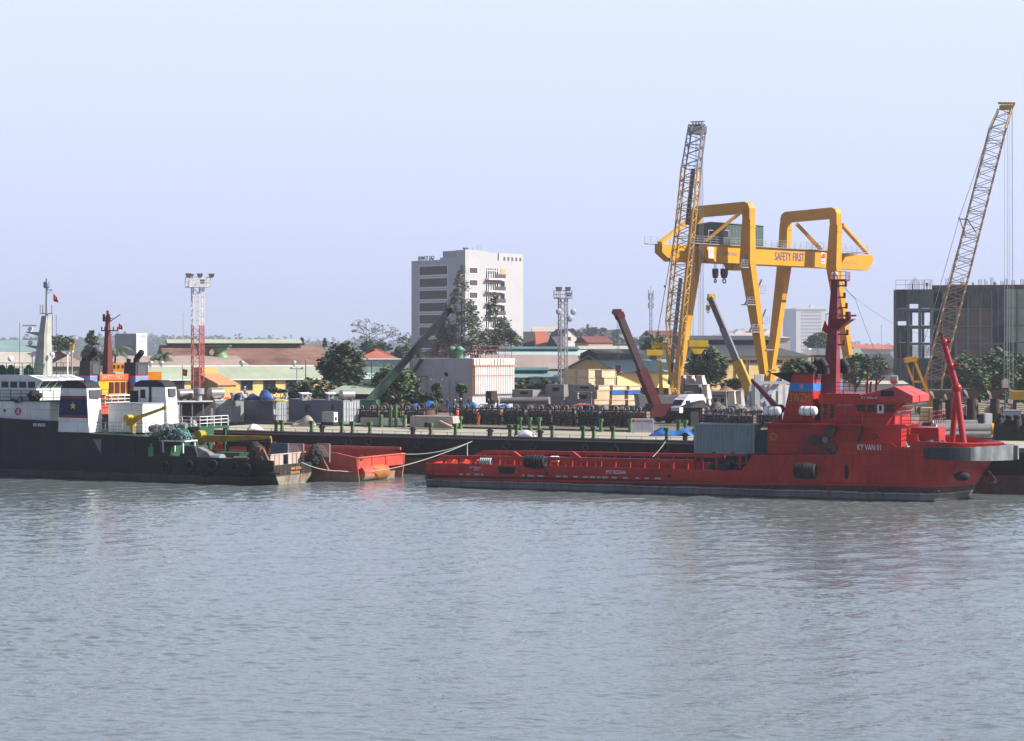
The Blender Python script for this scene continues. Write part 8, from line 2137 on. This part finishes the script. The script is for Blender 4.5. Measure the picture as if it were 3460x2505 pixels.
# --- big grey steel frame
def steel_frame():
    Y = 258; F = Frame(GX(2551, Y), Y, YARD, 14); o = F.root('steel_structure', 'big pale grey steel frame with plates and diagonals behind the near funnel', 'steel frame')
    z = lambda py, px=2600: F.at(px, py)[1]; x = lambda px: F.x(px); g = plain('frame_grey', (.36, .38, .42), .55); wt = plain('frame_white', (.62, .62, .64), .6)
    one('end_plate', g, o, lambda m: m.box(0, x(2568), 0, .3, z(1395), z(1266))); one('top_beam', g, o, lambda m: m.box(x(2568)+.01, x(2690), 0, .4, z(1299), z(1289)))
    one('corner_post', g, o, lambda m: m.box(-.05, .5, .3, 1.2, 0, z(1290)))
    one('diagonal', g, o, lambda m: (m.bar((x(2575), .8, z(1360)), (x(2655), .8, z(1272)), .8, .5)))
    one('diagonal', g, o, lambda m: m.bar((x(2580), .9, z(1300)), (x(2610), .9, z(1395)), .4, .5))
    for px in (2578, 2600, 2622, 2645, 2668): one('panel', wt, o, lambda m: m.box(x(px), x(px+14), 1.6, 1.75, 0, z(1302)))
    one('back_wall', g, o, lambda m: m.box(0, x(2690), 2.2, 2.4, 0, z(1305)))
    for px in (2571, 2578, 2644, 2652): one('top_lug', M['whitep'], o, lambda m: m.box(x(px), x(px+3), .02, .3, z(1289), z(1268)))
    one('lug_cap', M['whitep'], o, lambda m: m.box(x(2566), x(2584), -.02, .3, z(1269), z(1266)))
steel_frame()
def van():
    Y = 247; F = Frame(GX(2296, Y), Y, YARD+.55, 42); o = F.root('white_van', 'white delivery van facing the river, right of the maroon boom foot', 'van')
    o.location.z = W(2280, 1404, Y).z
    prof = [(0, .3), (0, 1.0), (.35, 1.25), (1.0, 2.0), (1.5, 2.25), (4.9, 2.25), (5.1, 2.0), (5.1, .3)]
    vw = plain('van_white', (.75, .76, .78), .35)
    one('body', vw, o, lambda m: m.prism(prof, 0, 1.9)); one('windscreen', M['glass'], o, lambda m: m.frustum([(.36, .12, 1.30), (.36, 1.78, 1.30), (.30, 1.78, 1.26), (.30, .12, 1.26)], [(.97, .2, 1.98), (.97, 1.7, 1.98), (.91, 1.7, 1.96), (.91, .2, 1.96)]))
    for a, b in ((1.0, 2.0),): one('side_window', M['glass'], o, lambda m: m.box(a+.15, b, -.02, .03, 1.3, 1.9))
    for x in (.95, 4.1):
        for y in (-.02, 1.72): one('wheel', M['black'], o, lambda m: m.cyl((x, y, .34), (x, y+.22, .34), .34, n=14))
    for y in (.2, 1.55): one('headlight', M['silver'], o, lambda m: m.box(-.03, .05, y, y+.25, .75, .95))
    one('bumper', M['dkgrey'], o, lambda m: m.box(-.08, .1, .02, 1.88, .3, .55)); one('high_roof', vw, o, lambda m: m.prism([(1.4, 2.25), (2.0, 2.65), (4.7, 2.65), (5.0, 2.25)], .15, 1.75))
van()
cbox('parked_truck', 'white van roof seen behind the white delivery van', 'van', 2285, 2296, 2345, 1352, 1375, 256, None, 14, None, False, lambda o, L, D, H, F: (one('body', M['whitep'], o, lambda m: m.prism([(0, -3.0), (0, H*.2), (.5, H*.8), (1.0, H), (L-.3, H), (L, H*.7), (L, -3.0)], 0, 2.0)), one('windscreen', M['glass'], o, lambda m: m.box(-.03, .05, .2, 1.8, -.3, H*.15))))
cbox('tool_shed', 'small black hut before the white van', 'hut', 2308, 2334, 2374, 1378, 0, 241, None, 30, None, True, lambda o, L, D, H, F: (one('wall', M['dark'], o, lambda m: m.box(0, L, 0, D, 0, H)), one('roof', M['soot'], o, lambda m: m.frustum([(-.4, -.4, H), (L+.4, -.4, H), (L+.4, D+.3, H), (-.4, D+.3, H)], [(L*.4, .2, H+.55), (L+.3, .2, H+.8), (L+.3, D, H+.8), (L*.4, D, H+.55)])), one('post', M['tan'], o, lambda m: m.box(L-.2, L, -.3, -.1, 0, H))))
def notice():
    Y = 219; F = Frame(GX(2133, Y), Y, YARD, -12); o = F.root('notice_board', 'white notice board with red lettering on the quay before the maroon crane', 'sign')
    x1 = F.x(2208); z1, z0 = F.at(2170, 1414)[1], F.at(2170, 1462)[1]
    one('panel', M['white'], o, lambda m: m.box(0, x1, 0, .08, z0, z1))
    for x in (.2, x1-.2): one('post', M['grey'], o, lambda m: m.box(x-.05, x+.05, .08, .18, 0, z1))
    text('NOI QUY RA VAO CANG', o, (x1*.5, -.03, z1-.33), x1*.62, .26, plain('sign_red', (.5, .05, .05), .6), name='lettering')
    for i in range(5): one('text_line', plain('sign_grey', (.40, .42, .48), .7), o, lambda m: m.box(x1*.08, x1*(.92-.07*(i % 3)), -.015, .0, z1-.62-.16*i, z1-.57-.16*i))
    one('emblem', plain('sign_red2', (.5, .05, .05), .6), o, lambda m: m.cyl((x1*.1, -.03, z1-.3), (x1*.1, .0, z1-.3), .17)); one('emblem', M['blue'], o, lambda m: m.box(x1*.87, x1*.93, -.03, .0, z1-.5, z1-.2))
notice()
# low walls and the ramp at the quay
cbox('low_wall', 'pale low wall with door frames left of the stone ramp', 'wall', 1212, 1218, 1370, 1412, 0, 243, None, -20, None, True, lambda o, L, D, H, F: (one('wall', M['concrete'], o, lambda m: m.box(0, L, 0, .4, 0, H)), one('white_panel', M['white'], o, lambda m: m.box(L*.45, L*.62, -.05, 0, 0, H*.95)), one('white_panel', M['white'], o, lambda m: m.prism([(L*.68, 0), (L*.98, 0), (L*.85, H), (L*.68, H)], -.05, 0)), one('frame', M['green'], o, lambda m: [m.box(L*t, L*t+.1, -.12, -.04, 0, H) for t in (.7, .8)] + [m.box(L*.68, L*.82, -.12, -.04, H*.5, H*.58)])))
cbox('stone_ramp', 'big rough stone block on the quay with a slanting plank', 'stone block', 1380, 1386, 1532, 1406, 0, 236, None, -22, None, True, lambda o, L, D, H, F: (one('block', M['concrete'], o, lambda m: m.prism([(0, 0), (0, H), (L*.98, H), (L, H*.4), (L*.8, 0)], 0, 2.0)), one('plank', paint('pinkish_plank', (.42, .30, .24), .8, .15, .6), o, lambda m: m.bar((L*.72, -.25, H*.6), (L*1.02, -.25, .1), .8, .2)), one('hollow', M['dark'], o, lambda m: m.box(L*.33, L*.42, -.03, .4, H*.05, H*.45))))
cbox('gatehouse_panel', 'pale green open panel behind two workers', 'panel', 1626, 1630, 1672, 1366, 1392, 255, None, -12, None, False, lambda o, L, D, H, F: (one('panel', plain('pale_green_panel', (.42, .50, .36), .7), o, lambda m: m.box(0, L, 0, .2, 0, H)), one('leg', RK, o, lambda m: [m.box(x, x+.1, .05, .15, -4.5, 0) for x in (.1, L-.2)])))
# --- right end of the quay, behind the red ship's bow
def pile_stub(px, Y, pyt, label, lean=0):
    b = Vector((GX(px, Y), Y, YARD)); o = empty('rusty_pile', b, 0, label, 'steel pile', 'rusty pile stubs with splayed tops'); H = W(px, pyt, Y).z-YARD
    rm = paint('pile_rust', (.060, .042, .032), .85, .3, 1.2, rust=.4, rustcol=(.12, .07, .045))
    one('shaft', rm, o, lambda m: m.cyl((0, 0, 0), (lean, 0, H*.82), .62, .55, 12))
    for a in (0, 120, 240): one('splayed_plate', paint('plate_rust', (.16, .11, .08), .85, .2, 1.0), o, lambda m: m.frustum([(lean+.3*math.cos(R(a)), .3*math.sin(R(a)), H*.75), (lean+.3*math.cos(R(a+60)), .3*math.sin(R(a+60)), H*.75), (lean+.4*math.cos(R(a+60)), .4*math.sin(R(a+60)), H*.85)], [(lean+1.0*math.cos(R(a-10)), 1.0*math.sin(R(a-10)), H), (lean+1.0*math.cos(R(a+70)), 1.0*math.sin(R(a+70)), H), (lean+.9*math.cos(R(a+40)), .9*math.sin(R(a+40)), H+.2)]))
for px, pyt, lab in ((3168, 1326, 'rusty pile stub left of the bow mast of the red ship'), (3210, 1328, 'rusty pile stub just behind the bow mast'), (3283, 1322, 'thick rusty pile stub right of the bow mast'), (3362, 1324, 'rightmost rusty pile stub behind the black fenders')): pile_stub(px, 226, pyt, lab)
htube(3150, 3300, 1432, 215, .42, 'upper thin silver pipe behind the bow of the red ship', M['silver']); htube(3160, 3362, 1450, 212.5, .60, 'thick silver pipe with a yellow end behind the bow', M['silver'], cap=M['yellow']); htube(3165, 3345, 1468, 210.5, .32, 'lowest silver pipe near the quay edge behind the bow', M['silver'])
drum(3372, 206, 1502, .0001+1.0, .1, 'black base plate under the black fenders', M['soot'])
def black_gear():
    Y = 205.5; p = W(3410, 1508, Y); o = empty('fender_cluster', p, R(-20), 'big black cluster of rubber fenders on the barge behind the bow', 'fender')
    o.location.z = BDECK+.03
    for i, (x, h, r_) in enumerate(((-1.0, 2.9, .55), (-.1, 2.7, .55), (.8, 2.75, .6), (1.7, 2.5, .6), (2.6, 2.2, .6))):
        one('rubber_drum', M['tyre'], o, lambda m: m.lathe((x, .3*(i % 2), 0), [(r_*1.1, 0), (r_*1.15, h*.4), (r_, h*.75), (r_*.55, h*.82), (r_*.55, h*.9), (r_*.7, h*.92), (r_*.6, h), (0, h)], 12))
    one('skirt', M['soot'], o, lambda m: m.frustum([(-1.7, -.8, 0), (3.3, -.8, 0), (3.3, .9, 0), (-1.7, .9, 0)], [(-1.4, -.5, 1.7), (3.0, -.5, 1.5), (3.0, .6, 1.5), (-1.4, .6, 1.7)]))
black_gear()
for i in range(7):
    px = 3180+42*i; cbox('timber_stack', ('pale timber stack behind the bow mast, first from the left', 'pale timber stack behind the bow mast, second from the left', 'timber stack left of the thick rusty pile stub', 'pale timber stack right of the thick rusty pile stub', 'brown timber stack left of the rightmost rusty pile', 'brown timber stack behind the rightmost rusty pile', 'pale timber stack at the right picture edge')[i], 'timber', px-6, px, px+38, 1364+(i % 3)*4, 0, 240, None, 8, 'timber stacks by the unfinished building', True, lambda o, L, D, H, F: (one('boards', paint('board_stack_%d' % i, ((.42, .34, .27), (.5, .43, .36), (.3, .22, .17))[i % 3], .85, .2, 1.5, corr=('Z', .25)), o, lambda m: m.box(0, L, 0, 2.5, H*.52, H)), one('bearer', RK, o, lambda m: m.box(.1, L-.1, .2, 2.4, 0, H*.52))))
cbox('steel_tank', 'olive yellow steel box at the right picture edge above the quay', 'box', 3416, 3419, 3500, 1322, 1352, 232, None, -6, None, False, lambda o, L, D, H, F: (one('box', M['yellow2'], o, lambda m: m.box(0, L, 0, 2.2, 0, H)), one('leg', RK, o, lambda m: [m.box(x, x+.2, .3, 1.8, YARD-F.o.z, 0) for x in (.4, L-.6)])))
cbox('white_cabinet', 'small white cabinet between the rusty piles', 'cabinet', 3328, 3330, 3353, 1398, 0, 222, None, 0, None, True, lambda o, L, D, H, F: (one('body', M['whitep'], o, lambda m: m.box(0, L, 0, .8, H*.45, H)), one('leg', RK, o, lambda m: m.box(.1, L-.1, .1, .7, 0, H*.45))))
cbox('site_cabin', 'pale blue grey cabin roof above the black fenders', 'cabin', 3396, 3400, 3450, 1390, 0, 216, None, -8, None, True, lambda o, L, D, H, F: (one('body', plain('cabin_blue_grey', (.36, .40, .48), .6), o, lambda m: m.box(0, L, 0, 2.2, 0, H)), one('roof', M['grey'], o, lambda m: m.box(-.1, L+.1, -.1, 2.3, H, H+.1))))
cbox('machine_cab', 'pale yellow machine cab behind the wheelhouse of the red ship', 'machine', 3112, 3116, 3162, 1378, 0, 232, None, -6, None, True, lambda o, L, D, H, F: (one('body', plain('cab_cream', (.66, .50, .22), .5), o, lambda m: m.box(0, L, 0, 2, H*.3, H)), one('window_strip', M['dkgrey'], o, lambda m: m.box(L*.48, L*.54, -.03, .02, H*.4, H*.95)), one('base', RK, o, lambda m: m.box(.1, L-.1, .1, 1.9, 0, H*.3))))
def lamp_heads(px, py, Y, label):
    b = Vector((GX(px, Y), Y, YARD)); o = empty('lamp_pole', b, 0, label, 'lamp'); H = W(px, py, Y).z-YARD
    one('shaft', M['dkgrey'], o, lambda m: m.cyl((0, 0, 0), (0, 0, H), .1, n=6)); one('lamp', M['rustpink'], o, lambda m: m.box(-.35, .35, -.3, .3, H-.4, H+.6))
lamp_heads(3396, 1300, 236, 'lamp pole with a pale box head before the dark trees')
# orange crane house on legs behind the black ship's funnels
def orange_house():
    Y = 262; F = Frame(GX(378, Y), Y, YARD, 14); o = F.root('crane_house', 'bright orange crane house on legs behind the ship funnels', 'crane house')
    z = lambda py: F.at(450, py)[1]; x = lambda px: F.x(px)
    one('upper_cab', M['orange'], o, lambda m: m.box(0, x(500), 0, 3, z(1255), z(1228))); one('lower_cab', M['orange'], o, lambda m: m.box(x(470), x(546), -.3, 3, z(1312), z(1257)))
    for px in (384, 398, 412): one('window', M['dark'], o, lambda m: m.box(x(px), x(px+6), -.04, .05, z(1245), z(1234)))
    for px in (385, 440, 495, 535): one('leg', M['orange'], o, lambda m: m.box(x(px)-.2, x(px)+.2, .5, 2.5, 0, z(1260)))
orange_house()
def yellow_lantern():
    Y = 300; b = Vector((GX(243, Y), Y, YARD)); o = empty('yellow_lantern', b, 0, 'yellow box beacon on a pole behind the white pylon mast', 'beacon'); H = W(243, 1182, Y).z-YARD
    one('shaft', M['grey'], o, lambda m: m.cyl((0, 0, 0), (0, 0, H), .12, n=6)); one('box', M['yellow2'], o, lambda m: (m.box(-.32, .32, -.3, .3, H, H+.85), m.box(-.4, .4, -.38, .38, H+.85, H+.95)))
yellow_lantern()
# ------------------------------------------------------------------ people
def person(px, py, Y, label, top, legs, hat, pose=0, seed=0, sit=False):
    p = W(px, py, Y); o = empty('person', p, R(seed*67 % 360), label, 'person')
    rr = random.Random(seed); a = rr.uniform(.1, .35); s_ = rr.uniform(-.12, .12)
    P = {'pelvis': (0, 0, .95), 'chest': (0, .02, 1.32), 'neck': (0, .02, 1.48), 'head': (0, -.02, 1.62), 'top': (0, -.01, 1.72),
         'hl': (-.1, 0, .88), 'kl': (-.12, -.05+s_, .48), 'al': (-.13, .03+s_, .08), 'tl': (-.14, -.13+s_, .03), 'hr': (.1, 0, .88), 'kr': (.12, -.04-s_, .48), 'ar': (.13, .04-s_, .08), 'tr': (.14, -.12-s_, .03),
         'sl': (-.2, .02, 1.42), 'el': (-.27-a*.3, .0, 1.14), 'wl': (-.25, -.18*pose-.05, .92+.2*pose), 'fl': (-.24, -.24*pose-.07, .84+.22*pose), 'sr': (.2, .02, 1.42), 'er': (.27+a*.2, .02, 1.14), 'wr': (.26, -.1, .90), 'fr': (.26, -.13, .81)}
    if sit:
        for k in ('kl', 'kr'): P[k] = (P[k][0], -.42, .90)
        for k in ('al', 'ar'): P[k] = (P[k][0], -.44, .50)
        for k in ('tl', 'tr'): P[k] = (P[k][0], -.58, .46)
    rad = {'pelvis': .15, 'chest': .17, 'neck': .06, 'head': .095, 'top': .07, 'hl': .1, 'kl': .07, 'al': .05, 'tl': .045, 'hr': .1, 'kr': .07, 'ar': .05, 'tr': .045, 'sl': .075, 'el': .05, 'wl': .035, 'fl': .04, 'sr': .075, 'er': .05, 'wr': .035, 'fr': .04}
    E = [('pelvis', 'chest'), ('chest', 'neck'), ('neck', 'head'), ('head', 'top'), ('pelvis', 'hl'), ('hl', 'kl'), ('kl', 'al'), ('al', 'tl'), ('pelvis', 'hr'), ('hr', 'kr'), ('kr', 'ar'), ('ar', 'tr'), ('chest', 'sl'), ('sl', 'el'), ('el', 'wl'), ('wl', 'fl'), ('chest', 'sr'), ('sr', 'er'), ('er', 'wr'), ('wr', 'fr')]
    names = list(P); me = bpy.data.meshes.new('body'); me.from_pydata([P[n] for n in names], [(names.index(a_), names.index(b_)) for a_, b_ in E], [])
    ob = bpy.data.objects.new('body', me); COL.objects.link(ob); ob.parent = o
    md = ob.modifiers.new('skin', 'SKIN')
    for i, n in enumerate(names): me.skin_vertices[0].data[i].radius = (rad[n], rad[n]*.8 if n in ('chest', 'pelvis') else rad[n])
    me.skin_vertices[0].data[0].use_root = True
    sb = ob.modifiers.new('sub', 'SUBSURF'); sb.levels = sb.render_levels = 1
    m, nt, b = newmat('clothing_and_skin'); co = coords(nt); sx = N(nt, 'ShaderNodeSeparateXYZ'); nt.links.new(co, sx.inputs[0])
    c = mixc(nt, rampf(nt, sx.outputs[2], .93, .95), legs, top); c = mixc(nt, rampf(nt, sx.outputs[2], 1.47, 1.49), c, (.30, .17, .11)); nt.links.new(c, b.inputs['Base Color']); b.inputs['Roughness'].default_value = .8
    me.materials.append(m)
    if hat: one('helmet', M[hat], o, lambda m_: (m_.sphere((0, -.01, 1.70), .125, .14, .09, 10, 6), m_.cyl((0, -.03, 1.67), (0, -.03, 1.685), .16, n=12)))
K, BL_, OR_ = (.02, .022, .03), (.06, .10, .26), (.55, .11, .03)
person(827, 1352, 251.5, 'person in blue overalls sitting by the tarpaulins on the container roof', (.07, .12, .40), (.07, .12, .40), 'helmet', 1, 1, True)
person(1557, 1392, 250, 'standing person in dark clothes with a white helmet, left of the brown box', K, K, 'helmet', 1, 2); person(1586, 1388, 252, 'standing person in dark clothes with a reddish helmet', K, (.05, .07, .1), 'helmetr', 0, 3); person(1682, 1388, 252, 'standing person with a pinkish helmet right of the pale green panel', K, K, 'helmetr', 1, 4)
person(1512, 1392, 251, 'person in light blue overalls before the dark racks', BL_, BL_, None, 1, 5); person(1537, 1396, 249, 'person in dark clothes and a white helmet bending beside the light blue worker', K, K, 'helmet', 1, 6); person(1651, 1391, 253.5, 'left of two people in dark clothes at the pale green panel', K, BL_, None, 0, 7); person(1664, 1390, 253.5, 'right of two people in dark clothes at the pale green panel', K, K, None, 0, 8)
person(1546, 1426, 245, 'person in orange overalls at the foot of the dark racks', OR_, OR_, 'helmetr', 0, 9); person(1616, 1443, 241, 'person in orange overalls before the dark racks, right one', OR_, OR_, 'helmetr', 1, 10); person(1474, 1398, 249, 'person in teal clothes beside the wide brown drum', (.04, .10, .11), (.08, .1, .12), None, 1, 11)
person(1953, 1372, 262, 'person with a white helmet on the dark blue tarpaulin', (.3, .3, .32), K, 'helmet', 1, 12)
for i, px in enumerate((3084, 3132, 3250, 3288, 3362)):
    q = UF.world(UF.x(px), 1.2, UZ); o_n = ('small person at the left on the unfinished roof', 'small crouching person on the unfinished roof near the rail', 'small person in red on the unfinished roof behind the lattice boom', 'small person in dark blue on the unfinished roof', 'small person in dark clothes at the right on the unfinished roof')[i]
    person((q.x/q.y)*FOC+CX, HZ-(q.z-EYE)/q.y*FOC, q.y, o_n, ((.2, .08, .07), K, (.4, .06, .05), (.03, .05, .12), K)[i], K, None, 0, 20+i)
# crew gear on the aft platform of the second ship
blob(B, 655, 1438, 4.5, .45, .55, 'work_gear', 'pale bundle of gear inside the white rails of the second ship', 'bundle', M['stone'], 24, 31, .16)
blob(B, 622, 1435, 4.5, .4, .45, 'work_gear', 'dark blue bundle of gear inside the white rails of the second ship', 'bundle', DB, 20, 32, .16)
blob(B, 690, 1425, 6.5, .8, .75, 'work_gear', 'black heap of gear at the right end of the white rails', 'heap', M['soot'], 26, 33, .2)

# round drums lying among the racks, and loose gear on the aft deck of the black ship
dr = empty('cable_drum', (0, 0, 0), 0, 'rusty round drum standing on edge among the dark racks', 'drum', 'rusty drums among the dark racks')
one('core', RK, dr, lambda m: m.cyl((0, -.35, .55), (0, .35, .55), .35, n=14))
for y in (-.38, .38): one('flange', paint('drum_flange', (.16, .10, .07), .75, .3, 1.2, rust=.3), dr, lambda m: (m.cyl((0, y-.04, .55), (0, y+.04, .55), .55, n=18), m.torus((0, y, .55), (0, 1, 0), .52, .06)))
for i, (px, Y) in enumerate(((1262, 256), (1300, 257), (1345, 255), (1378, 257), (1425, 256), (1470, 255), (1500, 257), (1860, 252), (1885, 253), (2012, 250), (2110, 249))):
    d = dr if i == 0 else copy_tree(dr); d.location = (GX(px, Y), Y, YARD+1.35); d.rotation_euler = (0, 0, R(-27+31*math.sin(i*2.3)))
for i, (px, off, s_, cm, lab) in enumerate(((560, 1.2, .8, 'soot', 'black crate on the aft deck under the net platform'), (600, 2.0, .7, 'dkred', 'dark red box on the aft deck under the net platform'), (745, 4.2, .9, 'dkred', 'dark red box beside the green skip'), (815, 3.2, .8, 'rust', 'rusty box near the stern of the black ship'), (760, 1.6, .7, 'midgrey', 'grey gear box on the aft deck before the green skip'))):
    o = empty('gear_box', A.world(ax(px, off), off, 1.78), A.a+R(10*i), lab, 'box')
    one('box', M[cm], o, lambda m: m.box(-s_, s_, -s_*.6, s_*.6, 0, s_*1.1)); one('lid', M['dkgrey'], o, lambda m: m.frustum([(-s_*1.05, -s_*.65, s_*1.1), (s_*1.05, -s_*.65, s_*1.1), (s_*1.05, s_*.65, s_*1.1), (-s_*1.05, s_*.65, s_*1.1)], [(-s_*.9, -s_*.1, s_*1.3), (s_*.9, -s_*.1, s_*1.3), (s_*.9, s_*.1, s_*1.3), (-s_*.9, s_*.1, s_*1.3)]))
